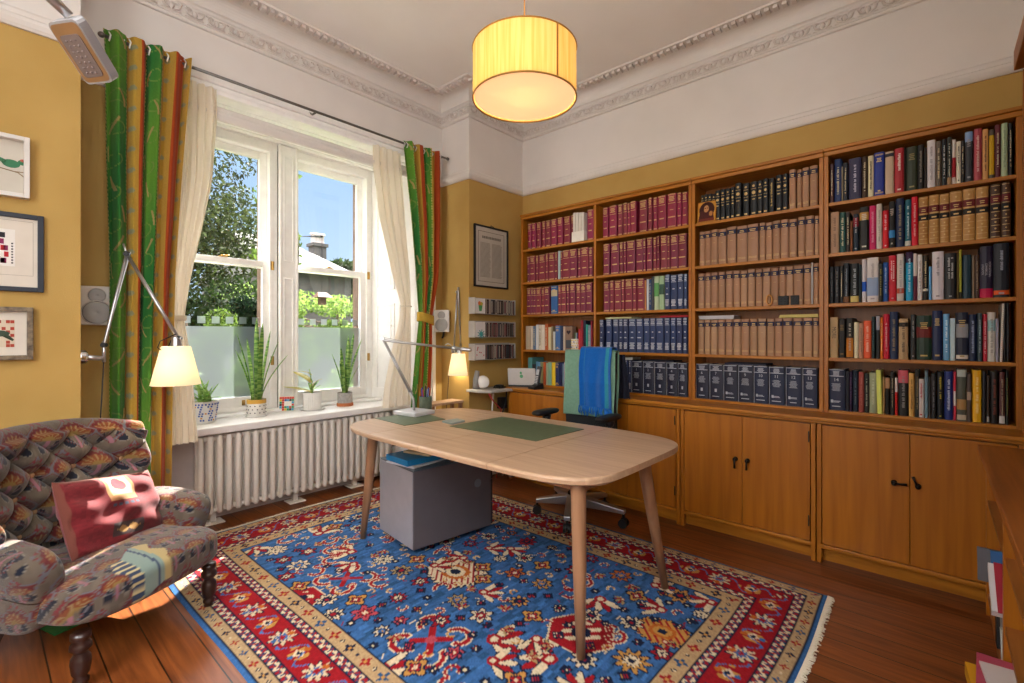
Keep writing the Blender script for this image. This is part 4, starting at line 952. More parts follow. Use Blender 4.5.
# pedestal
t = thing('filing_pedestal', 'grey metal filing pedestal on castors under the desk', 'pedestal', (1.955, 2.37, .0112), math.radians(-7))
M_ped = mat('#5f5b60', .4, .3, .5, 'grey_lacquered_metal'); M_ped2 = mat('#a3a0a6', .4, .3, .5, 'light_grey_lacquered_metal')
mb = MB(); mb.box(-.286, .272, -.205, .205, .035, .478); mb.build('carcass', M_ped, t, bevel=.004, local=True)
mb = MB(); mb.box(-.288, .274, -.207, .207, .478, .482); mb.build('top_panel', mat('#55606a', .35, .3, .5), t, bevel=.002, local=True)
mb = MB(); mb.box(-.292, -.286, -.2, .2, .04, .474); mb.build('back_panel', M_ped2, t, bevel=.002, local=True)
for z0, z1 in ((.04, .18), (.184, .324), (.328, .474)):
    d = MB().box(.272, .29, -.2, .2, z0, z1).build('drawer', mat('#3c3a40', .4, .3, .5), t, bevel=.003, local=True)
    MB().box(.29, .298, -.06, .06, z1-.03, z1-.02).build('drawer_pull', M_chrome, d, local=True)
mb = MB(); mb.lathe([(0,0),(.026,0),(.026,.003),(0,.003)], (0,0,0), 24); mb.v = [(.165+x, -.2055-z, .325+y) for x, y, z in mb.v]; mb.build('lock_cover', mat('#6e7884', .4, .3), t, local=True)
for sx in (-.2, .2):
    for sy in (-.15, .15):
        mb = MB(); mb.cyl((sx, sy-.012, .017), (sx, sy+.012, .017), .0165, n=14); mb.box(sx-.006, sx+.006, sy-.016, sy+.016, .017, .037); mb.build('castor', M_black, t, local=True)
# folders on the pedestal
ZP = .4937
def slab(name, label, cat, cx_, cy_, w, d, z0, h, rot, col, group=None, r=.5, bev=.002):
    mb = MB(); mb.M = Matrix.Rotation(rot, 4, 'Z'); mb.box(-w/2, w/2, -d/2, d/2, 0, h); o = mb.build(name, mat(col, r), None, local=True, bevel=bev); o.location = (cx_, cy_, z0); W[o.name] = Matrix.Translation(o.location)
    return tag(o, label, cat, group)
slab('paper_folder', 'white document folder at the bottom of the pile on the pedestal', 'folder', 1.82, 2.37, .32, .24, ZP, .012, .1, '#cfd0d2')
slab('box_file', 'bright blue document wallet in the pile on the pedestal', 'folder', 1.82, 2.37, .33, .23, ZP+.0125, .034, -.05, '#1379b0')
slab('black_folder', 'black folder lying beside the blue document wallet on the pedestal', 'folder', 2.075, 2.27, .17, .24, ZP+.0005, .038, .02, '#16171a')
slab('paper_pile', 'loose cream papers lying on the blue document wallet', 'papers', 1.90, 2.37, .27, .2, ZP+.0470, .012, .22, '#c9b58f')
# ------------------------------------------------------------------ pen cup with pens
c = onz(425.5, 411, DZ); c = (c[0], c[1], DZ+.0)
mb = MB(); mb.lathe([(0,0),(.043,0),(.045,.004),(.045,.105),(.041,.105),(.041,.006),(0,.006)], c, 28)
tag(mb.build('pen_cup', noisemat('olive_felt', '#465040', '#566150', (1,1,1), 40, .8), smooth=True), 'green cylindrical pen cup on the desk behind the lamp base', 'pen cup')
for i in range(11):
    a = i*2.4; r0 = .012+.016*((i*7) % 5)/5; col = ['#1c2f6a', '#101216', '#2748a0', '#18191c', '#b02430', '#d8d4cc', '#1c2f6a', '#3a3a40', '#b8c4d0', '#1a4fb0', '#16181c'][i]
    nm = ['navy', 'black', 'blue', 'black', 'red', 'white', 'navy', 'charcoal', 'silver', 'bright blue', 'black'][i]
    q0 = (c[0]+r0*math.cos(a)*.6, c[1]+r0*math.sin(a)*.6, DZ+.008); q1 = (c[0]+(.020+r0*.4)*math.cos(a), c[1]+(.020+r0*.4)*math.sin(a), DZ+.155+.03*((i*5) % 4)/4)
    tag(MB().tube([q0, q1], .0038, 8).build('pen', mat(col, .4)), 'one of the slim %s pens bunched in the green pen cup on the desk' % nm, 'pen', 'pens in the green cup, %s' % nm)

# ================================================================== TASK LAMPS
M_shade = None
def shade_material():
    m, nt, b = newmat('parchment_shade'); N = nt.nodes.new; L = nt.links.new
    b.inputs['Base Color'].default_value = (*hx('#ebe3cc'), 1); b.inputs['Roughness'].default_value = .8
    b.inputs['Emission Color'].default_value = (*hx('#fff0cc'), 1); b.inputs['Emission Strength'].default_value = .42
    t = N('ShaderNodeBsdfTranslucent'); t.inputs['Color'].default_value = (*hx('#efe6c8'), 1)
    mx = N('ShaderNodeMixShader'); mx.inputs[0].default_value = .4; L(b.outputs[0], mx.inputs[1]); L(t.outputs[0], mx.inputs[2]); L(mx.outputs[0], nt.nodes['Material Output'].inputs['Surface'])
    return m
M_shade = shade_material()
def bulb(loc, power, r=.025, col=(1, .86, .64)):
    l = bpy.data.lights.new('lamp_bulb_light', 'POINT'); l.energy = power; l.color = col; l.shadow_soft_size = r
    o = bpy.data.objects.new('lamp_bulb_light', l); COL.objects.link(o); o.location = loc; return o
def lampshade(t, c, rt, rb, h):     # c = top centre
    mb = MB(); mb.lathe([(.022, .004), (rt-.004, .004), (rt, 0), (rb, -h), (rb-.002, -h), (rt-.003, -.004)], c, 36); mb.build('lamp_shade', M_shade, t, smooth=True)
    mb = MB(); mb.lathe([(0, .055), (.016, .055), (.02, .045), (.024, .006), (.024, -.03), (0, -.03)], c, 20); mb.tube([(c[0], c[1], c[2]+.035), (c[0]+.02, c[1]-.02, c[2]+.045)], .008, 8); mb.build('lamp_socket', M_steel, t, smooth=True)
    mb = MB(); mb.ball((c[0], c[1], c[2]-.075), (.028, .028, .034), 14); mb.build('light_bulb', emat('bulb_glow', '#ffe2ac', 6), t, smooth=True)
# --- wall lamp beside the left curtain
d0 = 2.36
pj = atd(104, 345, d0); pa = atd(127, 254, d0); pe = atd(178, 338, d0); ps = atd(176, 346, d0)
t = thing('wall_lamp', 'silver articulated wall lamp with a pale shade beside the left curtain', 'lamp', (XL+.002, pj[1]-.02, pj[2]-.1), 0, 'articulated wall lamps')
br = atd(85, 357, 2.30)
mb = MB(); yb = YN+.03; zb = br[2]; mb.cyl((XL, yb, zb), (XL+.022, yb, zb), .034, n=24); mb.cyl((XL+.022, yb, zb), (XL+.028, yb, zb), .026, n=24); mb.build('wall_plate', M_chrome, t, smooth=False, bevel=.002)
mb = MB(); pk = atd(104, 358, d0); mb.tube([(XL+.02, yb, zb), (pk[0]-.02, pk[1], pk[2]), pk], [.014, .012, .010], 10); mb.tube([(pk[0], pk[1], pk[2]-.02), (pk[0], pk[1], pj[2]+.02)], .008, 10); mb.build('bracket_arm', M_steel, t, smooth=True)
mb = MB(); mb.tube([(pk[0], pk[1], pk[2]), pj, pa], .0075, 10); mb.build('lower_arm', M_steel, t, smooth=True)
pb = Vector(pa)+(Vector(pa)-Vector(pe)).normalized()*.035+Vector((0, 0, .02))
mb = MB(); mb.tube([(pa[0], pa[1], pa[2]+.0), pe], .0085, 10); mb.tube([pa, tuple(pb)], .005, 8); mb.build('upper_arm', M_steel, t, smooth=True)
for q in (pj, pa, pe):
    mb = MB(); mb.cyl((q[0]-.006, q[1]-.010, q[2]), (q[0]+.006, q[1]+.010, q[2]), .012, n=14); mb.build('joint', M_black, t)
off = Vector((pj[0], pj[1], pj[2]))
mb = MB(); mb.tube([(pa[0]+.012, pa[1]-.012, pa[2]+.01), (pj[0]+.012, pj[1]-.012, pj[2]+.05)], .0018, 6); mb.build('tension_wire', M_steel, t)
lampshade(t, (ps[0], ps[1], ps[2]-.005), .062, .105, .185)
mb = MB(); mb.tube([(pe[0]-.01, pe[1]-.01, pe[2]+.02), (pe[0]-.075, pe[1]-.01, pe[2]-.015), (pe[0]-.085, pe[1]-.01, pe[2]-.045), (pe[0]-.05, pe[1], pe[2]-.075), (ps[0]-.02, ps[1], ps[2]+.03)], .0028, 6)
mb.tube([pk, (pk[0]-.012, pk[1]+.01, pk[2]-.3), (pk[0]-.03, pk[1]+.02, .12)], .003, 6); mb.build('cable', M_black, t, smooth=True)
bulb((ps[0], ps[1], ps[2]-.11), 8)
# --- matching wall lamp on the right
d1 = 4.2
pj = atd(454, 347, d1); pa = atd(457.3, 292, d1); pe = atd(460.8, 345, d1); ps = atd(459.5, 354, d1)
t = thing('wall_lamp', 'silver articulated wall lamp with a pale shade over the far desk corner', 'lamp', (XR-.002, pj[1], pj[2]-.1), 0, 'articulated wall lamps')
yb = pj[1]+.02
mb = MB(); mb.cyl((XR, yb, pj[2]-.03), (XR-.025, yb, pj[2]-.03), .034, n=24); mb.build('wall_plate', M_chrome, t, bevel=.002)
mb = MB(); mb.tube([(XR-.02, yb, pj[2]-.03), (pj[0], pj[1], pj[2]-.03), (pj[0], pj[1], pj[2])], .010, 10); mb.build('bracket_arm', M_steel, t, smooth=True)
mb = MB(); mb.tube([pj, pa], .0075, 10); mb.build('lower_arm', M_steel, t, smooth=True)
mb = MB(); mb.tube([(pa[0], pa[1]-.012, pa[2]+.04), (pa[0], pa[1]-.012, pa[2]), pe], .0085, 10); mb.build('upper_arm', M_steel, t, smooth=True)
for q in (pj, pa, pe):
    mb = MB(); mb.cyl((q[0]-.006, q[1]-.012, q[2]), (q[0]+.006, q[1]+.012, q[2]), .014, n=14); mb.build('joint', M_steel, t)
lampshade(t, ps, .068, .102, .185)
mb = MB(); pc = atd(413, 420, 4.4); mb.tube([pj, (pj[0]-.04, pj[1]+.02, pj[2]-.22), (XR-.02, pj[1]+.13, .5), (XR-.02, pj[1]+.14, .1)], .003, 6); mb.build('cable', mat('#4a3020', .6), t, smooth=True)
bulb((ps[0], ps[1], ps[2]-.11), 8)
# --- desk lamp with the square base
c = onz(414, 414, DZ+.0035); c0 = Vector((c[0], c[1], DZ+.0035))
t = thing('desk_lamp', 'silver angled desk lamp with a square white base on the desk', 'lamp', tuple(c0))
mb = MB(); mb.M = Matrix.Translation(c0) @ Matrix.Rotation(.15, 4, 'Z'); mb.box(-.095, .095, -.105, .105, 0, .026); mb.build('base', mat('#cfcfd2', .35, .2), t, bevel=.005)
db = math.hypot(0, 0)
dd = c0.x*fx+c0.y*fy
q0 = atd(414, 412, dd*1.0); q0b = atd(413.6, 399.5, dd); q1 = atd(382.5, 338.5, dd); q2 = atd(470, 350, dd*1.0)
mb = MB(); mb.tube([(q0[0], q0[1], DZ+.026), q0b, atd(410, 392, dd)], [.010, .010, .009], 10); mb.build('stem', M_steel, t, smooth=True)
mb = MB(); mb.tube([atd(410.5, 393.5, dd), q1], .0078, 10); mb.tube([atd(413, 394, dd), atd(385, 340.5, dd)], .003, 6); mb.build('lower_arm', M_steel, t, smooth=True)
mb = MB(); mb.tube([q1, atd(385, 340.5, dd), q2], .0085, 10); mb.tube([atd(382, 337, dd), atd(403, 341.3, dd)], .002, 6); mb.build('upper_arm', M_steel, t, smooth=True)
mb = MB(); mb.cyl((q1[0]-.01, q1[1]-.01, q1[2]), (q1[0]+.01, q1[1]+.01, q1[2]), .013, n=14); mb.build('joint', M_steel, t)
mb = MB(); h0 = Vector(atd(452, 348, dd)); h1 = Vector(q2); dv = (h1-h0).normalized(); mb.tube([tuple(h0), tuple(h1), tuple(h1+dv*.012)], [.012, .013, .009], 12)
mb.tube([atd(445, 345, dd), atd(448, 343.5, dd), atd(454, 347, dd)], .003, 6); mb.build('lamp_head', M_steel, t, smooth=True)
# --- grey LED floor lamp, head in the upper left
pc_ = [atd(46, 23, 1.19), atd(75, 18.5, 1.13), atd(114, 82, 1.27), atd(87, 85, 1.33)]
A, B_, C_, D_ = [Vector(p) for p in pc_]
t = thing('floor_lamp', 'grey flat LED lamp head on a slanting arm, upper left', 'lamp', (-.42, 1.62, 0))
n_ = (B_-A).cross(D_-A).normalized()
if n_.x*fx+n_.y*fy < 0: n_ = -n_
th = n_*.022
def rr_poly(a, b, c, d, r):
    out = []
    P4 = [a, b, c, d]
    for i in range(4):
        p, q, s_ = P4[i-1], P4[i], P4[(i+1) % 4]
        u1 = (p-q).normalized()*r; u2 = (s_-q).normalized()*r
        for k in range(5):
            tt = k/4; out.append(q+u1*(1-tt)**2+u2*tt**2)
    return out
lo = rr_poly(A, B_, C_, D_, .022); hi = [p+th for p in lo]; k = len(lo)
mb = MB(); mb.add([tuple(p) for p in lo+hi], [tuple(range(k)), tuple(range(2*k-1, k-1, -1))]+[(i, i+k, (i+1) % k+k, (i+1) % k) for i in range(k)])
hd = mb.build('lamp_head', mat('#a2a0a2', .35, .3, .5), t)
ctr = (A+B_+C_+D_)/4; lo2 = [ctr+(p-ctr)*.93-n_*.001 for p in lo]
mb = MB(); mb.add([tuple(p) for p in lo2], [tuple(range(k))]); mb.build('reflector', mat('#9a7450', .3, .4, .5), hd)
ctr2 = ctr+(C_-B_)*.04; lo3 = [ctr2+(p-ctr)*.68-n_*.003 for p in lo]; hi3 = [p+n_*.002 for p in lo3]
mb = MB(); mb.add([tuple(p) for p in lo3+hi3], [tuple(range(k))]+[(i, i+k, (i+1) % k+k, (i+1) % k) for i in range(k)]); mb.build('diffuser', mat('#6a5b56', .5, 0, .3), hd)
mb = MB()
for i in range(3):
    for j in range(7):
        p = ctr2+(B_-A)*.155*(i-1)+(D_-A)*.085*(j-3)-n_*.004; mb.ball(tuple(p), .0028, 8)
mb.build('led', mat('#75655f', .6, 0, .2), hd)
mid = (A+B_)/2; a1 = Vector(atd(65, 18, 1.15)); a2 = Vector(atd(47, -6, 1.12)); pole = Vector((-.42, 1.62, 0))
top = Vector((-.42, 1.62, 2.62))
mb = MB(); mb.tube([tuple(a1+n_*.012), tuple(a2), tuple(a2+(a2-a1)*1.2)], [.011, .013, .013], 12); mb.tube([tuple(a2+(a2-a1)*1.2), tuple(top)], .012, 12); mb.build('arm', M_steel, t, smooth=True)
mb = MB(); mb.tube([(pole.x, pole.y, .02), tuple(top)], .013, 14); mb.build('pole', M_steel, t, smooth=True)
mb = MB(); mb.lathe([(0,0),(.14,0),(.145,.01),(.14,.022),(.02,.026),(0,.026)], tuple(pole), 32); mb.build('base', M_steel, t, smooth=True)

# ================================================================== PENDANT LAMP
dP = 2.0; pc = Vector(atd(524.5, 99.5, dP)); RP = .215; HP = .205
t = thing('pendant_lamp', 'yellow silk drum pendant lamp hanging from the ceiling', 'pendant lamp', (pc.x, pc.y, pc.z))
m, nt, b = newmat('yellow_silk_shade'); N = nt.nodes.new; L = nt.links.new
tc = N('ShaderNodeTexCoord'); mp = N('ShaderNodeMapping'); mp.inputs['Scale'].default_value = (90, 90, 3); L(tc.outputs['Object'], mp.inputs['Vector'])
nz = N('ShaderNodeTexNoise'); nz.inputs['Scale'].default_value = 1; L(mp.outputs['Vector'], nz.inputs['Vector'])
rp = N('ShaderNodeValToRGB'); rp.color_ramp.elements[0].position = .35; rp.color_ramp.elements[1].position = .65
rp.color_ramp.elements[0].color = (*hx('#cf9c48'), 1); rp.color_ramp.elements[1].color = (*hx('#deb064'), 1); L(nz.outputs['Fac'], rp.inputs['Fac'])
L(rp.outputs['Color'], b.inputs['Base Color']); L(rp.outputs['Color'], b.inputs['Emission Color']); b.inputs['Emission Strength'].default_value = .34; b.inputs['Roughness'].default_value = .85
tr = N('ShaderNodeBsdfTranslucent'); L(rp.outputs['Color'], tr.inputs['Color']); mx = N('ShaderNodeMixShader'); mx.inputs[0].default_value = .16
L(b.outputs[0], mx.inputs[1]); L(tr.outputs[0], mx.inputs[2]); L(mx.outputs[0], nt.nodes['Material Output'].inputs['Surface'])
mb = MB(); mb.lathe([(RP, 0), (RP, HP)], (pc.x, pc.y, pc.z), 64); mb.build('lamp_shade', m, t, smooth=True)
mb = MB(); an = math.atan2(-pc.y, -pc.x)+.62; mb.M = Matrix.Translation(pc) @ Matrix.Rotation(an, 4, 'Z'); mb.box(RP+.0002, RP+.0015, -.004, .004, 0.002, HP-.002); mb.build('seam', mat('#a8671c', .8), t)
mb = MB()
for z in (.0, HP):
    mb = MB(); mb.grid(lambda a, bb: (pc.x+(RP+.0035*math.cos(2*PI*bb))*math.cos(2*PI*a), pc.y+(RP+.0035*math.cos(2*PI*bb))*math.sin(2*PI*a), pc.z+z+.0035*math.sin(2*PI*bb)), 64, 7, True)
    mb.build('rim_ring', mat('#a5762e', .6), t, smooth=True)
dm, nt, b = newmat('opal_diffuser'); b.inputs['Base Color'].default_value = (*hx('#f0dcb4'), 1); b.inputs['Emission Color'].default_value = (*hx('#ffdcae'), 1); b.inputs['Emission Strength'].default_value = .42
tr = nt.nodes.new('ShaderNodeBsdfTranslucent'); tr.inputs['Color'].default_value = (*hx('#f6e0b4'), 1); mx = nt.nodes.new('ShaderNodeMixShader'); mx.inputs[0].default_value = .16
nt.links.new(b.outputs[0], mx.inputs[1]); nt.links.new(tr.outputs[0], mx.inputs[2]); nt.links.new(mx.outputs[0], nt.nodes['Material Output'].inputs['Surface'])
mb = MB(); mb.lathe([(0, .006), (RP-.006, .006), (RP-.006, .009), (0, .009)], (pc.x, pc.y, pc.z), 64); mb.build('diffuser', dm, t, smooth=False)
mb = MB(); mb.tube([(pc.x, pc.y, pc.z+.20), (pc.x, pc.y, ZC-.02)], .0035, 8); mb.build('cord', mat('#b98a50', .6), t)
mb = MB()
for k in range(3): a = 2*PI*k/3; mb.tube([(pc.x, pc.y, pc.z+HP-.04), (pc.x+RP*math.cos(a), pc.y+RP*math.sin(a), pc.z+HP)], .002, 6)
mb.cyl((pc.x, pc.y, pc.z+.14), (pc.x, pc.y, pc.z+.21), .02); mb.build('lamp_holder', M_whiteP, t)
mb = MB(); mb.lathe([(0, -.03), (.03, -.028), (.05, 0), (0, 0)], (pc.x, pc.y, ZC), 24); mb.build('ceiling_rose', M_whiteP, t, smooth=True)
mb = MB(); mb.ball((pc.x, pc.y, pc.z+.10), (.03, .03, .04), 14); mb.build('light_bulb', emat('pendant_bulb', '#ffe0a6', 5), t, smooth=True)
bulb((pc.x, pc.y, pc.z+.10), 11, .045, (1, .94, .84))
# ================================================================== ARMCHAIR
def fab(U, V, dark=1.0):
    """art-nouveau fan and teardrop upholstery pattern"""
    C = np.empty(U.shape+(3,)); g = np.array(hx('#736658')); C[:] = g
    n = np.kron(rng.random((U.shape[0]//3+1, U.shape[1]//9+1)), np.ones((3, 9)))[:U.shape[0], :U.shape[1]]
    C *= (.85+.3*n)[..., None]
    pu, pv = .135, .17; U = U*1.25; V = V*1.25
    rowi = np.floor(V/pv); uu = (U+np.where(rowi % 2 == 0, 0, pu/2)) % pu-pu/2; vv = (V % pv)-pv/2
    r = np.hypot(uu, vv+.02); a = np.arctan2(vv+.02, uu)
    fan = (r < .052) & (vv > -.02); C[fan] = hx('#8a4a26'); ray_ = fan & (np.abs(((a*7/PI) % 1)-.5) < .16); C[ray_] = hx('#9c8056'); C[(r < .022) & (vv > -.02)] = hx('#94753f')
    arc = (np.abs(r-.058-.004*np.cos(a*16)) < .007) & (vv > -.012); C[arc] = hx('#6e2426')
    for s in (-1, 1):
        x_ = uu-s*.034; y_ = vv+.05; m = (x_/(.017*(1-.5*np.clip(y_/.03, -1, 1))))**2+(y_/.028)**2; C[m < 1.2] = hx('#8f877a'); C[m < .9] = hx('#1c2030')
    og = np.abs(np.abs(uu)-.0675*(.5+.5*np.cos(2*PI*vv/pv))); C[og < .004] = hx('#706e76'); C[(og < .009) & (og > .0055)] = hx('#7a352f')
    st = (np.abs(uu) < .006) & (vv < -.02); C[st] = hx('#a8707c'); dots = (np.hypot(np.abs(uu)-.015, vv-.062) < .007); C[dots] = hx('#8c2f38')
    return C*dark*.54
M_fab = attrmat('woven_upholstery', .9, .3, 500, .2)
def superbox(cx, cy, cz, rx_, ry_, rz_, e, nu, nv, warp=None):
    pw = lambda c, k: np.sign(c)*np.abs(c)**k
    def even(a, b, n, ra, rb, closed):      # evenly spaced stations along a superellipse
        t = np.linspace(a, b, 6001); x, y = ra*pw(np.cos(t), e), rb*pw(np.sin(t), e); L_ = np.concatenate([[0], np.cumsum(np.hypot(np.diff(x), np.diff(y)))])
        q = np.linspace(0, L_[-1], n+1)[:-1] if closed else np.linspace(0, L_[-1], n); return np.interp(q, L_, t)
    u = even(0, 2*PI, nu, rx_, ry_, True); v = even(-PI/2, PI/2, nv, (rx_+ry_)/2, rz_, False); v[0] += 1e-4; v[-1] -= 1e-4
    Ug, Vg = np.meshgrid(u, v, indexing='ij')
    X = rx_*pw(np.cos(Vg), e)*pw(np.cos(Ug), e); Y = ry_*pw(np.cos(Vg), e)*pw(np.sin(Ug), e); Z = rz_*pw(np.sin(Vg), e)
    if warp: X, Y, Z = warp(X, Y, Z)
    return np.stack([X+cx, Y+cy, Z+cz], -1)
ac = thing('armchair', 'low button-back armchair in fan-patterned fabric with turned dark legs', 'armchair', (.37, 2.63, 0), math.radians(27.4))
P = superbox(0, -.02, .290, .312, .31, .070, .42, 260, 150, lambda X, Y, Z: (X*(1+.04*(Y < 0)), Y-.02*np.cos(X*4.5)*(Y < 0), Z+np.where(Z > 0, .032*np.cos(X*4)*np.cos(Y*3.2), 0)-.012*(Y > 0)))
Cs = fab(P[..., 0]+.03, P[..., 1]+P[..., 2]+.04)
wx_ = P[..., 0]+.07; wm = (np.abs(wx_) < .088+.012*np.sin(P[..., 1]*60)) & (P[..., 1] < -.20+.03*np.sin(wx_*30)) & (P[..., 2] > .262+.02*np.sin(wx_*22)); q_ = (wx_+.088)/.176
Cs[wm] = hx('#6f8078'); Cs[wm & (q_ < .30)] = hx('#26344c'); Cs[wm & (q_ < .30) & ((P[..., 1]+P[..., 2])*30 % 1 < .4)] = hx('#a89a72'); Cs[wm & (q_ > .78)] = hx('#9c8a5c'); Cs[wm & (q_ > .62) & (q_ < .68)] = hx('#2c3a52')
npgrid('seat', P, Cs, M_fab, ac, local=True, wrapu=True)
# tufted back: closed loop front -> top -> rear for every station across
nu, nv = 230, 260
s_ = np.linspace(-1, 1, nu); tt = np.linspace(0, 1, nv); Sg, Tg = np.meshgrid(s_, tt, indexing='ij')
Wd = .305; zlo = .24; ztop = .885-.02*np.abs(Sg)**3*2
wide = lambda z: .86+.14*np.clip((z-.30)/.35, 0, 1)
f1, f2 = .52, .62
zf = np.where(Tg < f1, zlo+(ztop-.04-zlo)*(Tg/f1), np.where(Tg < f2, ztop-.04+.04*np.sin((Tg-f1)/(f2-f1)*PI), ztop-.04-(ztop-.04-zlo)*((Tg-f2)/(1-f2))))
thk = .12
yo = np.where(Tg < f1, -thk/2, np.where(Tg < f2, -thk/2*np.cos((Tg-f1)/(f2-f1)*PI), thk/2))
px_, pz_ = .150, .150
bu, bz = Sg*Wd, zf-.46
k1 = np.sin(PI*(bu/px_+bz/pz_)/1.0); k2 = np.sin(PI*(bu/px_-bz/pz_)/1.0)
tuft = np.sqrt(np.abs(k1*k2)+.0)*.072
front = np.clip(1-np.abs(Tg-.3)/.34, 0, 1)**.3*(Tg < f1)*(zf > .40)
edge = np.clip((1-np.abs(Sg))/.10, 0, 1)**.5
yo = yo*edge**.6-tuft*front*edge
xw = Sg*Wd*wide(zf)
yb_ = .275+.06*(zf-.35)-.17*np.abs(Sg)**2.6
xw = xw-.045; P = np.stack([xw, yb_+yo, zf], -1)
Cb = fab(P[..., 0]+.02, P[..., 2]+.05)
but = np.zeros_like(zf)
npgrid('backrest', P, Cb, M_fab, ac, local=True)
mb = MB()
for i in range(-3, 4):
    for j in range(0, 4):
        if (i+j) % 2: continue
        u0 = i*px_/2; z0 = .46+j*pz_/2*1.0
        if abs(u0) > .27 or z0 > .82: continue
        sN = u0/Wd; y0 = .275+.06*(z0-.35)-.17*abs(sN)**2.6-thk/2-.004; mb.ball((u0*float(wide(z0))-.045, y0-.004, z0), (.011, .006, .011), 10)
mb.build('button', mat('#8c6a4a', .8), ac, local=True, smooth=True)
for sg in (-1, 1):
    def wp(X, Y, Z, sg=sg): return (X*(1+.35*np.clip(Z/.15, 0, 1))+sg*.035*np.clip((Z+.02)/.15, 0, 1), Y-.03*np.clip(Z/.15, -1, 1), Z-.05*np.clip((-Y)/.2, 0, 1)*(Z > 0)*.4)
    P = superbox(sg*.285, .055, .345, .066, .225, .160, .5, 120, 100, wp)
    npgrid('armrest', P, fab(P[..., 1]+.02, P[..., 2]+sg*P[..., 0]), M_fab, ac, local=True, wrapu=True)
for sx in (-.265, .265):
    mb = MB(); mb.lathe([(.0, .205), (.030, .205), (.030, .185), (.022, .178), (.031, .165), (.033, .150), (.022, .140), (.020, .132), (.029, .118), (.031, .100), (.026, .062), (.017, .048), (.024, .040), (.024, .030), (.015, .024), (.021, .014), (.017, .0115 if sx > 0 else 0), (0, .0115 if sx > 0 else 0)], (sx, -.262, 0), 24)
    mb.build('leg', M_dark, ac, local=True, smooth=True)
for sx in (-.20, .20):
    mb = MB(); mb.tube([(sx, .20, .215), (sx*1.02, .25, .10), (sx*1.05, .305, .0)], [.030, .026, .022], 4); mb.build('leg', M_dark, ac, local=True)
# cushion
def cushcol(U, V):
    C = np.empty(U.shape+(3,)); n = np.kron(rng.random((U.shape[0]//4+1, U.shape[1]//2+1)), np.ones((4, 2)))[:U.shape[0], :U.shape[1]]
    C[:] = hx('#6a1d22'); C *= (.85+.3*n)[..., None]
    a = (np.abs(U-.05) < .30) & (V > .25); C[a] = hx('#a5764c'); a = (np.abs(U-.05) < .24) & (V > .40); C[a] = hx('#c9ac7c'); a = np.hypot(U-.05, (V-.72)*.8) < .15; C[a] = hx('#5e1f2c')
    for k in range(5): C[np.hypot(U-(-.18+.115*k), (V-.14)*.9) < .04] = hx('#3a4050')
    a = (np.abs(U-.0) < .34) & (V < -.35) & (V > -.72); C[a] = hx('#3d2a2a'); a = (np.abs(U) < .26) & (np.abs(V+.54) < .10*np.abs(np.sin(U*14))); C[a] = hx('#9c7440')
    e = (np.abs(U) > .92) | (np.abs(V) > .93); C[e] = hx('#6b3a30'); return C
nu, nv = 120, 80
cu = thing('cushion', 'faded red velvet cushion with a gold patch, leaning on the armchair', 'cushion', (.405, 2.655, .350), math.radians(34))
ue = np.linspace(-1, 1, nu); ve = np.linspace(-1, 1, nv); Ug, Vg = np.meshgrid(ue, ve, indexing='ij')
def cushside(sg):
    th_ = .062*((1-Ug**2)*(1-Vg**2)+1e-9)**.42
    wr = .005*np.sin(Ug*7+Vg*5)+.005*np.sin(Ug*4-Vg*11+np.sin(Ug*5))
    X = .212*Ug*(1-.05*(1-Vg**2)*0-.04*np.abs(Vg)**4*0); Zz = .160*Vg*(1-.05*(1-np.abs(Ug)**6)); Yy = -sg*(th_+wr*(th_ > .02))
    tl = math.radians(17); Y2 = Yy*math.cos(tl)+Zz*math.sin(tl); Z2 = -Yy*math.sin(tl)*1+Zz*math.cos(tl)
    return np.stack([X, Y2, Z2+.150-.034*Ug], -1)
M_vel = attrmat('faded_velvet', .8, .3, 300, .15)
npgrid('front_cover', cushside(1), cushcol(Ug, Vg), M_vel, cu, local=True)
Cb = np.empty(Ug.shape+(3,)); Cb[:] = hx('#7a2a2c'); npgrid('back_cover', cushside(-1), Cb, M_vel, cu, local=True)
# things under and behind the chair
slab('magazine', 'green magazine lying on the floor under the armchair', 'magazine', .30, 2.86, .20, .15, .001, .006, .3, '#2f8a4a')
mb = MB(); c = (-.10, 2.88, .0); P = superbox(c[0], c[1], .10, .11, .08, .10, .6, 40, 24)
t = thing('bag', 'black bag with a round handle on the floor behind the armchair', 'bag', (c[0], c[1], 0))
npgrid('bag_body', P, None, mat('#101012', .6), t, wrapu=True)
mb = MB(); mb.grid(lambda a, b: (-.10+.07*math.cos(2*PI*a)+.006*math.cos(2*PI*b)*math.cos(2*PI*a), 2.82+.006*math.sin(2*PI*b), .26+(.07+.006*math.cos(2*PI*b))*math.sin(2*PI*a)), 32, 8, True); mb.build('handle', M_black, t, smooth=True)

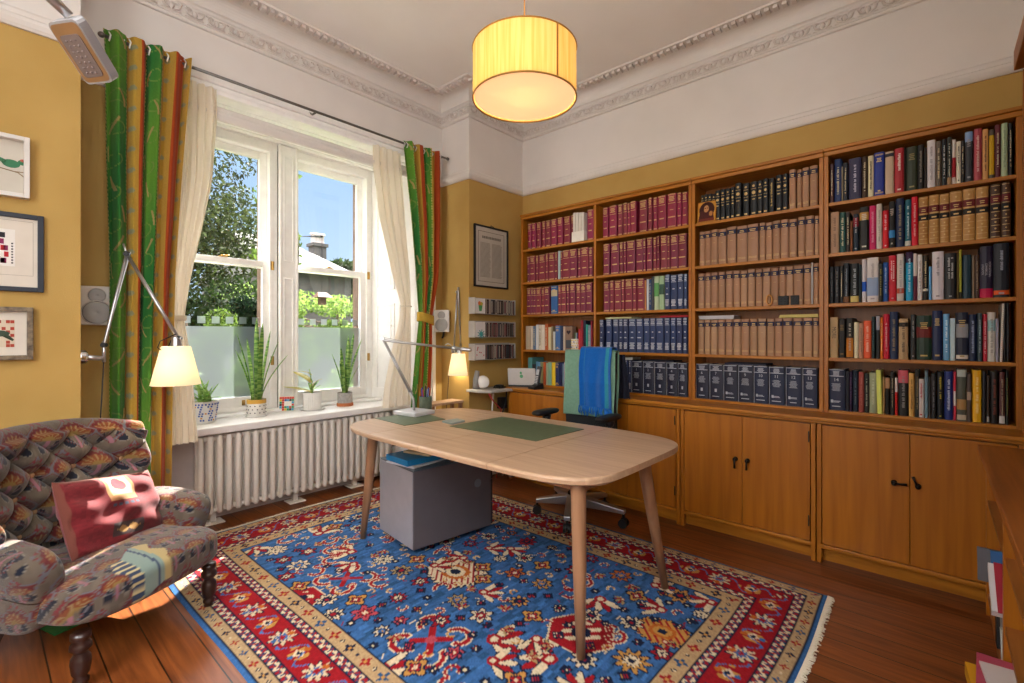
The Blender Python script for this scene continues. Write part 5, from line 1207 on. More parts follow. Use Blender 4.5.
# ================================================================== OFFICE CHAIR, COVER, SHAWL, JACKET
CXo, CYo = 2.775, 1.90
oc = thing('office_chair', 'black office swivel chair with aluminium star base facing the desk', 'office chair', (CXo, CYo, 0))
ends = [(2.624, 2.095), (2.487, 1.744), (2.828, 1.535), (3.04, 1.80), (2.93, 2.15)]
for (ex, ey) in ends:
    mb = MB(); d = Vector((ex-CXo, ey-CYo, 0)); n_ = Vector((-d.y, d.x, 0)).normalized()
    pr = []
    for f, w, z1, z2 in ((.08, .036, .085, .155), (.55, .029, .092, .138), (1.03, .021, .092, .118)):
        p = Vector((CXo, CYo, 0))+d*f
        for sgn, z in ((-1, z1), (1, z1), (1, z2), (-1, z2)): pr.append((p.x+n_.x*w*sgn, p.y+n_.y*w*sgn, z))
    mb.add(pr, [(0,1,2,3), (11,10,9,8)]+[(r*4+j, r*4+(j+1) % 4, (r+1)*4+(j+1) % 4, (r+1)*4+j)[::-1] for r in range(2) for j in range(4)])
    mb.build('base_arm', M_steel, oc, bevel=.004)
    mb = MB(); dz_ = .0112 if ex < 2.75 else 0
    for sgn in (-1, 1): q0 = (ex+n_.x*.007*sgn, ey+n_.y*.007*sgn, .03+dz_); q1 = (ex+n_.x*.024*sgn, ey+n_.y*.024*sgn, .03+dz_); mb.cyl(q0, q1, .0295, n=20)
    mb.cyl((ex, ey, .045), (ex, ey, .092), .009, n=10); mb.ball((ex, ey, .05), (.022, .022, .016), 10); mb.build('castor', M_black, oc)
mb = MB(); mb.cyl((CXo, CYo, .07), (CXo, CYo, .17), .036, .032, n=24); mb.cyl((CXo, CYo, .17), (CXo, CYo, .40), .024, n=20); mb.build('gas_column', M_black, oc, smooth=False)
mb = MB(); mb.box(CXo-.14, CXo+.12, CYo-.09, CYo+.09, .40, .45); mb.build('mechanism', M_black, oc, bevel=.012)
P = superbox(CXo-.03, CYo, .495, .245, .245, .045, .45, 60, 24, lambda X, Y, Z: (X, Y, Z-.03*(X/.245)**2*(X < 0)+.012*(Y/.245)**2))
M_blackfab = noisemat('black_mesh_fabric', '#1a1d20', '#23272a', (1,1,1), 120, .85, .2)
npgrid('seat', P, None, M_blackfab, oc, wrapu=True)
BXo, BYo, BW = 2.985, 1.868, .205
def backpt(s, z, off): return (BXo+.035*s*s*-1+.05*(z-.8)+off+.03*math.sin((z-.62)/.55*PI)*-1+.02, BYo+s*BW*(1-.06*max(0, (z-.95)/.2)**2), z)
mb = MB(); mb.grid(lambda a, b: backpt(a*2-1, .585+.548*b, -.018), 16, 16); n1 = len(mb.v); mb.grid(lambda a, b: backpt(a*2-1, .585+.548*b, .018), 16, 16)
rim = [i*16 for i in range(16)]+[15*16+j for j in range(1, 16)]+[i*16+15 for i in range(14, -1, -1)]+[j for j in range(14, 0, -1)]
mb.f += [(rim[i], rim[(i+1) % len(rim)], rim[(i+1) % len(rim)]+n1, rim[i]+n1) for i in range(len(rim))]; mb.m += [0]*len(rim)
mb.build('backrest', M_blackfab, oc, smooth=False)
mb = MB(); mb.tube([(CXo+.08, CYo, .42), (BXo+.07, BYo, .46), (BXo+.055, BYo, .62), (BXo+.045, BYo, .85)], [.028, .026, .022, .016], 10); mb.build('back_support', M_black, oc, smooth=True)
for ya, xa in ((BYo+.225, 2.72), (BYo-.245, 2.79)):
    mb = MB(); P = superbox(xa, ya, .712, .130, .042, .019, .5, 40, 16); npgrid('arm_pad', P, None, M_black, oc, wrapu=True)
    mb = MB(); mb.tube([(xa+.01, ya, .685), (xa+.01, ya, .53)], .017, 12); mb.build('arm_post', M_chrome, oc, smooth=True)
    mb = MB(); mb.cyl((xa+.01, ya, .655), (xa+.01, ya, .69), .026, .034, n=14); sy = -1 if ya > BYo else 1; mb.tube([(xa+.01, ya, .60), (xa+.01, ya, .53), (xa, ya+sy*.03, .47), (CXo, CYo-sy*.05, .435)], .020, 10); mb.build('arm_bracket', M_black, oc, smooth=True)
# green cover hung over the backrest
def drape(name, m, y0, y1, zf_, zb_, off, C=None, wob=.004, nu=44, nv=90, seed=0, ztop=1.140):
    U = np.linspace(0, 1, nu); V = np.linspace(0, 1, nv); Ug, Vg = np.meshgrid(U, V, indexing='ij')
    Lf, Lb, Lt = ztop-zf_, ztop-zb_, .07+2*off; tot = Lf+Lt+Lb; s = Vg*tot
    z = np.where(s < Lf, zf_+s, np.where(s < Lf+Lt, ztop+(off+.006)*np.sin((s-Lf)/Lt*PI), ztop-(s-Lf-Lt)))
    fr = np.where(s < Lf, -1., np.where(s < Lf+Lt, -np.cos((s-Lf)/Lt*PI), 1.))
    Y = y0+(y1-y0)*Ug; sN = (Y-BYo)/BW
    fold = wob*np.sin(Ug*17+seed+np.where(fr < 0, 0, 2)+.6*np.sin(z*9))*np.clip((ztop-z)*4+.1, 0, 1)
    zc = np.minimum(z, 1.135)
    X = BXo+.02-.035*sN**2+.05*(zc-.8)-.03*np.sin((zc-.62)/.55*PI)+fr*(.020+off)-fold*np.sign(fr+.001)*-1*0+fr*(fold+wob)
    Y = Y+(.010*np.sin(z*11+seed))*(np.abs(Ug-.5)*2)
    P = np.stack([X, Y, z], -1)
    o = npgrid(name, P, C, m, solid=.003)
    return o, P
M_cov = noisemat('sage_cloth', '#6f9580', '#7ba08c', (1,1,1), 60, .95, .15)
o, P = drape('chair_cover', M_cov, BYo-BW-.006, BYo+BW+.006, .675, .70, .004, None, .002, seed=1)
tag(o, 'sage green cloth cover draped over the office chair backrest', 'cover')
def shawlcol(nu, nv):
    U, V = np.meshgrid(np.linspace(0, 1, nu), np.linspace(0, 1, nv), indexing='ij'); C = np.empty(U.shape+(3,)); C[:] = hx('#0f5fb4')
    C[(U > .78) & (U < .90)] = hx('#2f8fa8'); C[(U > .12) & (U < .15)] = hx('#3577a8'); C[V < .22] *= .92; C *= (.93+.14*rng.random(U.shape))[..., None]; return C
sh0, sh1 = BYo+.088, BYo-.185
o, P = drape('shawl', attrmat('woven_wool', .95, .3, 500, .3), sh0, sh1, .745, .86, .012, shawlcol(60, 110), .006, 60, 110, 2.0, 1.156)
tag(o, 'bright blue fringed shawl hanging over the green cover of the office chair', 'shawl')
mb = MB(); rr3 = random.Random(4)
for i in range(34):
    u = i/33; k = int(u*59); p = P[k, 0]; l = rr3.uniform(.045, .07)
    mb.tube([(p[0]-.002, p[1], p[2]+.004), (p[0]-.006+rr3.uniform(-.004, .004), p[1]+rr3.uniform(-.008, .008), p[2]-l*.5), (p[0]-.004, p[1]+rr3.uniform(-.012, .012), p[2]-l)], [.004, .0045, .0028], 6)
f = mb.build('fringe', mat('#1263b4', .95), o, smooth=True)
U = np.linspace(0, 1, 24); V = np.linspace(0, 1, 60); Ug, Vg = np.meshgrid(U, V, indexing='ij')
z = 1.12-.31*Vg; y = BYo-BW+.035-Ug*(.035+.05*Vg); x = BXo+.062+.03*Ug+.012*np.sin(Ug*14+Vg*3)*(.3+Vg)
npj = npgrid('jacket', np.stack([x, y, z], -1), None, mat('#14182a', .9), solid=.006)
tag(npj, 'dark navy jacket hanging off the right side of the office chair back', 'jacket')

# ================================================================== CURTAINS
def curtain(keys, Y0, n, C=None, name='curtain_cloth', m=None, parent=None, nu=170, nv=220, amp0=.03, ph=0., Yf=None):
    zs = np.array([k[0] for k in keys]); o_ = np.argsort(zs)
    zz = np.linspace(keys[0][0], keys[-1][0], nv)
    xl = np.interp(zz, zs[o_], np.array([k[1] for k in keys])[o_]); xr = np.interp(zz, zs[o_], np.array([k[2] for k in keys])[o_]); am = np.interp(zz, zs[o_], np.array([k[3] for k in keys])[o_])
    ker = np.ones(9)/9
    def sm(a): return np.convolve(np.pad(a, 4, 'edge'), ker, 'valid')
    xl, xr, am = sm(xl), sm(xr), sm(am)
    s = np.linspace(0, 1, nu)[:, None]; zz = zz[None, :]
    a = 2*PI*n*s+ph+.25*np.sin(zz*2.3)
    wv = np.sin(a)+.28*np.sin(2.3*a+1.3)
    X = xl[None]+(xr-xl)[None]*s+.006*np.cos(a)*(am[None]/.03); Yy = Y0+am[None]*wv*amp0/.03
    if Yf is not None: Yy = Yy+Yf(zz)
    P = np.stack([X, Yy, zz+0*s], -1)
    return npgrid(name, P, C, m, parent)
def stripecol(nu, nv, zt, zb, strips):
    U, V = np.meshgrid(np.linspace(0, 1, nu), np.linspace(0, 1, nv), indexing='ij'); C = np.empty(U.shape+(3,))
    z = V*(zt-zb)
    for a, b, k in strips:
        m_ = (U >= a) & (U <= b+1e-6)
        if k == 'g':
            C[m_] = hx('#227a2a'); n_ = .5+.5*np.sin(z*4.2+U*9); C[m_] = (np.array(hx('#266b30'))*(1-n_[..., None])+np.array(hx('#5a8a2c'))*n_[..., None])[m_]
            uu = (U-a)/(b-a); sw = (np.abs(np.hypot((uu-.5-.2*np.sin(z*5.3))*.10, ((z+.07) % .17)-.08)-.030-.014*np.sin(z*37+uu*4)) < .0034); C[m_ & sw] = hx('#6d8a40')
            sw2 = (np.abs(uu-.5-.33*np.sin(z*15.5+2*np.sin(z*4))) < .045) & (np.sin(z*41) > -.1); C[m_ & sw2] = hx('#a08a58')
            ed = m_ & (((uu < .07) | (uu > .93)) & ((z/.022 % 1) < .5)); C[ed] = hx('#b9b06a')
        elif k == 'y':
            C[m_] = hx('#b48f3a'); uu = (U-a)/(b-a); d = np.hypot((uu-.5)*.05, ((z % .11)-.055)); C[m_ & (d < .014)] = hx('#8c8a6a')
        elif k == 'o': C[m_] = hx('#a8451f')
        elif k == 'd': C[m_] = hx('#2b2f24')
    C *= (.93+.14*rng.random(U.shape))[..., None]; return C
strips = [(0,.26,'g'),(.26,.40,'y'),(.40,.46,'o'),(.46,.48,'y'),(.48,.64,'g'),(.64,.80,'y'),(.80,.93,'o'),(.93,1,'y')]
M_cur = attrmat('printed_curtain', .85, .1, 400, .1, .18)
M_sheer = transmat('cream_linen_sheer', '#efe8dc', '#f2e8d6', .5, .9)
# left striped curtain
kL = [(2.86, .445, .845, .022), (2.80, .45, .84, .03), (2.2, .455, .80, .03), (1.6, .47, .765, .032), (1.0, .47, .75, .03), (.04, .47, .74, .03)]
t = thing('curtain', 'green, yellow and orange striped curtain hanging behind the armchair', 'curtain', (.65, 3.24, 0), 0, 'striped curtains')
curtain(kL, 3.235, 4.6, stripecol(240, 420, 2.86, .04, strips), 'curtain_cloth', M_cur, t, 240, 420)
mb = MB()
for i in range(14): x = .475+.365*i/13; mb.tube([(x, 3.245, 2.80), (x+.005, 3.235, 2.83), (x, 3.25, 2.85)], .004, 6)
mb.build('curtain_hook', M_whiteP, t, smooth=True)
# right striped curtain with tieback
kR = [(2.845, 2.32, 2.715, .022), (2.78, 2.325, 2.71, .03), (2.2, 2.40, 2.70, .03), (1.75, 2.445, 2.68, .026), (1.40, 2.475, 2.61, .016), (1.1, 2.44, 2.61, .022), (.5, 2.38, 2.58, .028), (.04, 2.36, 2.56, .03)]
t = thing('curtain', 'green, yellow and orange striped curtain gathered by a yellow band, right of the window', 'curtain', (2.5, 3.24, 0), 0, 'striped curtains')
curtain(kR, 3.235, 4.2, stripecol(220, 420, 2.84, .04, [(0,.18,'g'),(.18,.38,'y'),(.38,.46,'o'),(.46,.66,'g'),(.66,.84,'y'),(.84,.92,'o'),(.92,1,'y')]), 'curtain_cloth', M_cur, t, 220, 420)
mb = MB(); zt_ = 1.395
mb.grid(lambda a, b: (2.543+.082*math.cos(2*PI*a), 3.235+.045*math.sin(2*PI*a), zt_-.035+.075*b+.018*math.cos(2*PI*a)*(-1)), 40, 5, True); mb.build('tieback', noisemat('yellow_cloth_band', '#b8922e', '#c7a23c', (1,1,1), 30, .8, .1), t, smooth=True, solid=.004)
mb = MB()
for i in range(14): x = 2.33+.375*i/13; mb.tube([(x, 3.245, 2.79), (x+.005, 3.235, 2.815), (x, 3.25, 2.835)], .004, 6)
mb.build('curtain_hook', M_whiteP, t, smooth=True)
# sheers
ks = [(2.78, .80, 1.005, .016), (2.6, .80, 1.01, .022), (2.2, .80, .985, .024), (1.9, .78, .93, .024), (1.6, .765, .87, .02), (1.36, .76, .835, .012), (1.15, .765, .865, .02), (.9, .76, .885, .024), (.62, .755, .905, .024)]
t = thing('sheer_curtain', 'cream sheer curtain swept aside at the left of the window', 'curtain', (.87, 3.33, .6), 0, 'cream sheer curtains')
curtain(ks, 3.335, 4.5, None, 'curtain_cloth', M_sheer, t, 130, 220)
mb = MB(); mb.grid(lambda a, b: (.797+.046*math.cos(2*PI*a), 3.335+.03*math.sin(2*PI*a), 1.345+.03*b), 32, 4, True); mb.build('tieback', M_sheer, t, smooth=True, solid=.003)
ks = [(2.77, 2.10, 2.36, .016), (2.6, 2.10, 2.38, .022), (2.2, 2.16, 2.42, .024), (1.8, 2.27, 2.46, .022), (1.55, 2.355, 2.47, .014), (1.49, 2.37, 2.465, .012), (1.35, 2.345, 2.465, .02), (1.1, 2.27, 2.47, .026), (.85, 2.21, 2.46, .026), (.67, 2.19, 2.455, .026)]
t = thing('sheer_curtain', 'cream sheer curtain tied with a cord at the right of the window', 'curtain', (2.3, 3.33, .7), 0, 'cream sheer curtains')
curtain(ks, 3.335, 4.5, None, 'curtain_cloth', M_sheer, t, 130, 220)
mb = MB(); mb.grid(lambda a, b: (2.417+(.055+.004*math.cos(2*PI*b))*math.cos(2*PI*a), 3.335+.035*math.sin(2*PI*a), 1.50+.004*math.sin(2*PI*b)), 36, 6, True); mb.build('tieback', M_paper, t, smooth=True)
# rod
t = thing('curtain_rod', 'thin steel curtain rod with ball ends above the window', 'curtain rod', (1.62, 3.25, 2.8))
mb = MB(); mb.cyl((.455, 3.25, 2.822), (2.79, 3.25, 2.822), .009, n=12); mb.build('rod', mat('#6e6a66', .35, .7), t, smooth=True)
for x in (.445, 2.80): mb = MB(); mb.ball((x, 3.25, 2.822), (.016, .015, .015), 12); mb.build('finial', mat('#6e6a66', .35, .7), t, smooth=True)
for x in (.50, 1.60, 2.74): mb = MB(); mb.tube([(x, 3.25, 2.822), (x, 3.31, 2.822), (x, YW-.001, 2.86)], .007, 8); mb.build('bracket', mat('#6e6a66', .35, .7), t, smooth=True)
mb = MB(); mb.box(.83, 2.36, 3.343, 3.352, 2.785, 2.797); tag(mb.build('curtain_track', M_frame, bevel=.002), 'white curtain track for the sheers under the steel rod', 'curtain track')

# ================================================================== RADIATOR
M_rad = mat('#e0d9d0', .4, 0, .45, 'radiator_enamel')
t = thing('radiator', 'long cream column radiator under the window sill', 'radiator', (1.68, 3.64, 0))
x0_, x1_, n = .985, 2.40, 26
for i in range(n):
    x = x0_+(x1_-x0_)*i/(n-1); mb = MB()
    for y in (3.585, 3.645): mb.tube([(x, y, .075), (x, y, .088), (x, y, .575), (x, y, .592)], [.013, .0192, .0192, .013], 12)
    mb.tube([(x, 3.585, .095), (x, 3.645, .095)], .02, 8); mb.tube([(x, 3.585, .57), (x, 3.645, .57)], .02, 8)
    mb.build('column', M_rad, t, smooth=True)
mb = MB()
for z in (.095, .57): mb.tube([(x0_-.02, 3.615, z), (x1_+.02, 3.615, z)], .017, 12)
mb.build('header', M_rad, t, smooth=True)
for x in (1.072, 1.624, 2.119):
    mb = MB(); mb.box(x-.017, x+.017, 3.63, 3.665, .006, .10); mb.box(x-.06, x+.06, 3.585, 3.70, 0, .008); mb.build('foot', M_rad, t, bevel=.003)
mb = MB(); mb.tube([(2.42, 3.615, .095), (2.46, 3.615, .095), (2.46, 3.615, .0)], .010, 10); mb.cyl((2.46, 3.615, .09), (2.46, 3.615, .16), .02, n=14); mb.build('valve', M_whiteP, t, smooth=True)

# ================================================================== SILL PLANTS
M_soil = noisemat('potting_soil', '#2c1d12', '#3d2a1a', (1,1,1), 60, 1, .3)
def leafmat(name, c1, c2, e): 
    m, nt, b = newmat(name); N = nt.nodes.new; L = nt.links.new
    tc = N('ShaderNodeTexCoord'); wv = N('ShaderNodeTexNoise'); wv.inputs['Scale'].default_value = 1; mp = N('ShaderNodeMapping'); mp.inputs['Scale'].default_value = (14, 14, 70); L(tc.outputs['Object'], mp.inputs['Vector']); L(mp.outputs['Vector'], wv.inputs['Vector'])
    rp = N('ShaderNodeValToRGB'); rp.color_ramp.elements[0].position = .42; rp.color_ramp.elements[1].position = .58; rp.color_ramp.elements[0].color = (*hx(c1), 1); rp.color_ramp.elements[1].color = (*hx(c2), 1); L(wv.outputs['Fac'], rp.inputs['Fac'])
    L(rp.outputs['Color'], b.inputs['Base Color']); b.inputs['Roughness'].default_value = .4
    tr = N('ShaderNodeBsdfTranslucent'); L(rp.outputs['Color'], tr.inputs['Color']); mx = N('ShaderNodeMixShader'); mx.inputs[0].default_value = .35
    L(b.outputs[0], mx.inputs[1]); L(tr.outputs[0], mx.inputs[2]); L(mx.outputs[0], nt.nodes['Material Output'].inputs['Surface']); return m
M_snake = leafmat('snake_leaf', '#5c8c3c', '#a2c46a', 0); M_yel = leafmat('yellow_leaf', '#cfc860', '#e6dc98', 0); M_fern = leafmat('soft_leaf', '#7fae50', '#b4d47c', 0)
def blade(root, base, az, h, lean, w, m, curl=0.0, name='leaf'):
    nn = 14; mb = MB(); dx, dy = math.cos(az), math.sin(az); vs = []
    for i in range(nn):
        t_ = i/(nn-1); ww = w*(.55+.9*t_-.2*t_*t_)*(1-t_**4)**.8 if t_ < 1 else 0; r = lean*t_**1.6+curl*t_**3; z = h*t_-curl*.6*t_**3
        cx_, cy_ = base[0]+dx*r, base[1]+dy*r
        for q in (-1, -.3, .3, 1): vs.append((cx_-dy*ww*q+dx*(.25*ww*(abs(q) > .5)), cy_+dx*ww*q+dy*(.25*ww*(abs(q) > .5)), base[2]+z))
    mb.add(vs, [(i*4+j, i*4+j+1, (i+1)*4+j+1, (i+1)*4+j) for i in range(nn-1) for j in range(3)])
    return mb.build(name, m, root, smooth=True, solid=.0022)
def sillpt(px, Y=3.80): r = ray(px, 400); k = Y/r[1]; return (r[0]*k, Y, ZS)
def potted(name, label, px, Y, prof, matp, soilz, soilr, saucer=None):
    c = sillpt(px, Y); z0 = .0
    t = thing(name, label, 'potted plant', c)
    if saucer: mb = MB(); mb.lathe([(0, 0), (saucer*.8, 0), (saucer, .014), (saucer-.006, .014), (saucer*.78, .005), (0, .005)], c, 32); mb.build('saucer', M_whiteP, t, smooth=True); z0 = .006
    c = (c[0], c[1], c[2]+z0)
    mb = MB(); mb.lathe(prof, c, 36); mb.build('pot', matp, t, smooth=False)
    mb = MB(); mb.lathe([(0, soilz+.006), (soilr, soilz)], c, 24); mb.build('soil', M_soil, t, smooth=True)
    return t, (c[0], c[1], c[2]+soilz)
pp = lambda rt, rb, h: [(0, 0), (rb, 0), (rb+.002, .004), (rt, h), (rt-.007, h), (rb-.004, .012), (0, .012)]
t, b0 = potted('potted_plant', 'small leafy plant in a blue and white mosaic pot on the sill', 204.5, 3.78, pp(.086, .062, .145), mat('#dcdad6', .4), .125, .075, .07)
mb = MB(); c = sillpt(204.5, 3.78)
for i in range(26):
    for j in range(8):
        a = 2*PI*i/26+.06*j; z = .018+j*.0155; r_ = .062+.024*z/.145
        if j == 7 or (math.sin(i*1.9+j*.6) > .1): mb.M = Matrix.Translation((c[0]+(r_+.0015)*math.cos(a), c[1]+(r_+.0015)*math.sin(a), c[2]+z+.006)) @ Matrix.Rotation(a, 4, 'Z'); mb.box(-.001, .001, -.0055, .0055, -.0055, .0055)
mb.build('mosaic_tiles', mat('#2c4fa0', .4), t)
mb = MB()
for i in range(26):
    for j in range(7):
        if (i*5+j*3) % 11 != 0: continue
        a = 2*PI*i/26+.06*j; z = .018+j*.0155; r_ = .062+.024*z/.145; mb.M = Matrix.Translation((c[0]+(r_+.002)*math.cos(a), c[1]+(r_+.002)*math.sin(a), c[2]+z+.006)) @ Matrix.Rotation(a, 4, 'Z'); mb.box(-.001, .0014, -.0055, .0055, -.0055, .0055)
mb.build('mosaic_tiles', mat('#c98a50', .4), t)
rr4 = random.Random(9)
for i in range(34): blade(t, (b0[0]+rr4.uniform(-.04, .04), b0[1]+rr4.uniform(-.04, .04), b0[2]), rr4.uniform(0, 6.28), rr4.uniform(.05, .20), rr4.uniform(.03, .13), .0075, M_fern, rr4.uniform(.0, .07))
t, b0 = potted('snake_plant', 'tall snake plant in a white pot with a mustard rim and black dots', 256.5, 3.80, pp(.064, .060, .118), mat('#e0dcd6', .4), .108, .056, .088)
mb = MB(); c = sillpt(256.5, 3.80); mb.lathe([(.0642, .098), (.0655, .098), (.0655, .126), (.058, .126)], (c[0], c[1], c[2]), 36); mb.build('rim', mat('#c79a3a', .45), t, smooth=False)
mb = MB()
for i in range(12):
    for j in range(3):
        a = 2*PI*(i+.5*(j % 2))/12; mb.ball((c[0]+.0625*math.cos(a), c[1]+.0625*math.sin(a), c[2]+.03+.025*j), (.005, .005, .005), 8)
mb.build('painted_dots', mat('#22242a', .5), t)
for az, h, ln, w in ((2.6, .50, .10, .017), (1.2, .62, .04, .020), (.2, .52, .08, .018), (-.7, .34, .19, .014), (-2.6, .47, .07, .016), (2.4, .38, .12, .014), (-1.4, .58, .05, .020), (-.6, .44, .12, .015)):
    blade(t, (b0[0]+.030*math.cos(az), b0[1]+.030*math.sin(az), b0[2]), az, h, ln, w, M_snake)
ribbed = MB(); c = sillpt(312.5, 3.79)
t = thing('potted_plant', 'yellowish plant in a ribbed white pot beside the painted card', 'potted plant', c)
mb = MB(); mb.lathe([(0, 0), (.09, 0), (.10, .010), (.094, .010), (.08, .004), (0, .004)], c, 32); mb.build('saucer', mat('#c2c0be', .4), t, smooth=True)
ribbed.grid(lambda a, b_: (c[0]+(.066+.003*abs(math.sin(a*PI*26)))*math.cos(2*PI*a), c[1]+(.066+.003*abs(math.sin(a*PI*26)))*math.sin(2*PI*a), c[2]+.006+.135*b_), 208, 2, True); ribbed.lathe([(.064, .141), (.06, .141), (.06, .02), (0, .02)], c, 36); ribbed.build('pot', M_whiteP, t, smooth=False)
mb = MB(); mb.lathe([(0, .13), (.06, .125)], c, 24); mb.build('soil', M_soil, t)
mb = MB(); mb.tube([(c[0], c[1], c[2]+.12), (c[0]-.01, c[1], c[2]+.24), (c[0]-.03, c[1]-.01, c[2]+.33)], [.006, .005, .003], 8); mb.build('stem', M_fern, t, smooth=True)
for az, z, h, ln, w, m_ in ((2.4, .15, .06, .20, .048, M_yel), (2.2, .23, .10, .14, .050, M_yel), (2.9, .29, .05, .08, .036, M_yel), (5.6, .20, .07, .06, .024, M_yel), (.2, .16, .09, .05, .014, M_fern), (-.6, .14, .08, .05, .014, M_fern), (1.7, .14, .10, .03, .014, M_fern)):
    blade(t, (c[0]-.005, c[1], c[2]+z-.01), az, h, ln, w, m_, .02)
t, b0 = potted('snake_plant', 'slender snake plant in a grey stone pot with a terracotta base', 345, 3.80, pp(.062, .060, .115), noisemat('speckled_stone', '#8d8a88', '#a8a5a2', (1,1,1), 50, .7), .105, .054)
c = sillpt(345, 3.80); mb = MB(); mb.lathe([(.0, .0005), (.067, .0005), (.068, .008), (.066, .026), (.0612, .027)], c, 36); mb.build('base_band', mat('#b8683c', .6), t)
for az, h, ln, w in ((2.9, .34, .09, .016), (.3, .52, .09, .021), (.0, .46, .14, .018), (1.6, .40, .05, .018), (-.6, .24, .10, .013), (-2.4, .30, .05, .016), (.6, .50, .05, .021), (2.2, .28, .03, .014)):
    blade(t, (b0[0]+.018*math.cos(az), b0[1]+.018*math.sin(az), b0[2]), az, h, ln, w, M_snake)
# painted card
c = sillpt(286.5, 3.86); t = thing('card', 'small square colourful painted card propped on the window sill', 'card', c)
mb = MB(); mb.M = Matrix.Translation(c) @ Matrix.Rotation(-.62, 4, 'Z') @ Matrix.Rotation(-.14, 4, 'X'); Mc = mb.M.copy(); mb.box(-.055, .055, 0, .012, .002, .118); mb.build('panel', M_paper, t, bevel=.001)
cols = ['#1f5f9a', '#c23a28', '#d8b028', '#2a8a5a', '#20242c', '#4a9ac0']
for q, cc in enumerate(cols):
    mb = MB(); mb.M = Mc
    for i in range(6):
        for j in range(6):
            if 1 < i < 5 and 1 < j < 4 or (i*7+j*5+i*j) % 6 != q: continue
            mb.box(-.053+i*.0178, -.053+i*.0178+.0165, -.0015, 0, .006+j*.0182, .006+j*.0182+.0168)
    mb.build('painted_shape', mat(cc, .6), t)
# ================================================================== PICTURES
def frame(name, label, x0, x1, z0, z1, Y, depth, fw, fm, mount, cat='picture', inner=.0):
    t = thing(name, label, cat, ((x0+x1)/2, Y, z0)); yf = Y-depth
    mb = MB()
    mb.box(x0, x0+fw, yf, Y, z0, z1); mb.box(x1-fw, x1, yf, Y, z0, z1); mb.box(x0+fw, x1-fw, yf, Y, z0, z0+fw); mb.box(x0+fw, x1-fw, yf, Y, z1-fw, z1)
    mb.build('frame', fm, t, bevel=.002)
    MB().box(x0+fw, x1-fw, Y-.008, Y-.002, z0+fw, z1-fw).build('mount', mount, t)
    return t, Y-.0085
def fz(px, py, Y=YN): q = ony(px, py, Y); return q[0], q[2]
M_mount = mat('#dcd3c6', .9, 0, .1); M_mountG = mat('#c9c2b6', .9, 0, .1)
M_navyf = mat('#121b2c', .5); M_wf = mat('#d9d4cf', .4)
# bird drawing in a white box frame
x1, zt_ = fz(30, 138, YN-.045); _, zb_ = fz(29, 198.5, YN-.045)
t, yy = frame('framed_picture', 'white box frame with a small green bird drawing, topmost on the left wall', x1-.30, x1, zb_, zt_, YN, .045, .018, M_wf, M_mountG)
bx, bz = fz(11, 164); 
mb = MB(); mb.ball((bx, yy, bz), (.028, .002, .018), 14); mb.ball((bx+.034, yy, bz+.012), (.014, .002, .012), 12); mb.tube([(bx-.02, yy, bz+.004), (bx-.05, yy, bz+.024)], [.010, .003], 8); mb.build('bird', mat('#3c7a56', .8), t, smooth=True)
mb = MB(); mb.ball((bx+.036, yy-.001, bz+.020), (.010, .002, .007), 10); mb.build('bird_crown', mat('#b0584a', .8), t)
mb = MB(); mb.tube([(bx-.10, yy, bz-.02), (bx-.03, yy, bz-.026), (bx+.02, yy, bz-.034), (bx+.045, yy, bz-.055)], .0022, 6); mb.tube([(bx+.01, yy, bz-.032), (bx+.04, yy, bz-.03), (bx+.05, yy, bz-.045)], .002, 6); mb.build('branch', mat('#8a7050', .8), t)
# letter block print in a navy frame
x1, zt_ = fz(44, 216.5, YN-.02); _, zb_ = fz(44, 292.5, YN-.02)
t, yy = frame('framed_picture', 'navy frame holding a red and black letter block print with a wide cream mount', x1-.36, x1, zb_, zt_, YN, .022, .020, M_navyf, M_mount)
px1, pz1 = fz(15, 232.5); _, pz0 = fz(15, 264)
mb = MB(); mb.box(px1-.16, px1, yy-.001, yy+.001, pz0-.012, pz1+.01); mb.build('print', mat('#e8e4de', .8), t)
r5 = random.Random(2)
for cc, kk in (('#b8242c', 0), ('#26222a', 1), ('#8a2a58', 2)):
    mb = MB()
    for j in range(5):
        x = px1-.15
        while x < px1-.03:
            w = r5.uniform(.012, .026)
            if r5.randrange(3) == kk: z = pz0+(pz1-pz0)*j/5; mb.box(x, x+w*.85, yy-.002, yy, z, z+(pz1-pz0)/5*.8)
            x += w
    mb.build('printed_letters', mat(cc, .8), t)
mb = MB()
for j in range(8): mb.box(px1-.012, px1-.006, yy-.002, yy, pz0+j*.012, pz0+j*.012+.006)
mb.build('printed_letters', mat('#3a3438', .8), t)
mb = MB(); q0, q1 = px1+.055, pz1+.05
mb.box(q0, q0+.0015, yy-.001, yy, pz0-.05, q1); mb.box(px1-.25, q0, yy-.001, yy, q1, q1+.0015); mb.box(px1-.25, q0, yy-.001, yy, pz0-.05, pz0-.0485); mb.build('mount_line', mat('#a89e90', .8), t)
# bamboo frame with bird on red ground
x1, zt_ = fz(33.5, 307.5, YN-.03); _, zb_ = fz(33.5, 359.5, YN-.03)
M_bam = noisemat('mottled_bamboo', '#3a2c20', '#8d7a60', (1,1,1), 40, .4, .2)
t, yy = frame('framed_picture', 'mottled brown frame with a bird on red squares, lowest on the left wall', x1-.30, x1, zb_, zt_, YN, .032, .020, M_bam, M_mount)
px1, pz1 = fz(14.5, 320); _, pz0 = fz(14.5, 347)
mb = MB(); mb.box(px1-.13, px1, yy-.001, yy+.001, pz0, pz1); mb.build('print', mat('#d2c4ae', .8), t)
r5 = random.Random(3); mb = MB()
for i in range(10):
    for j in range(8):
        if r5.random() < .36: mb.box(px1-.13+i*.013, px1-.118+i*.013, yy-.002, yy, pz0+j*(pz1-pz0)/8, pz0+(j+.9)*(pz1-pz0)/8)
mb.build('printed_squares', mat('#a8402e', .8), t)
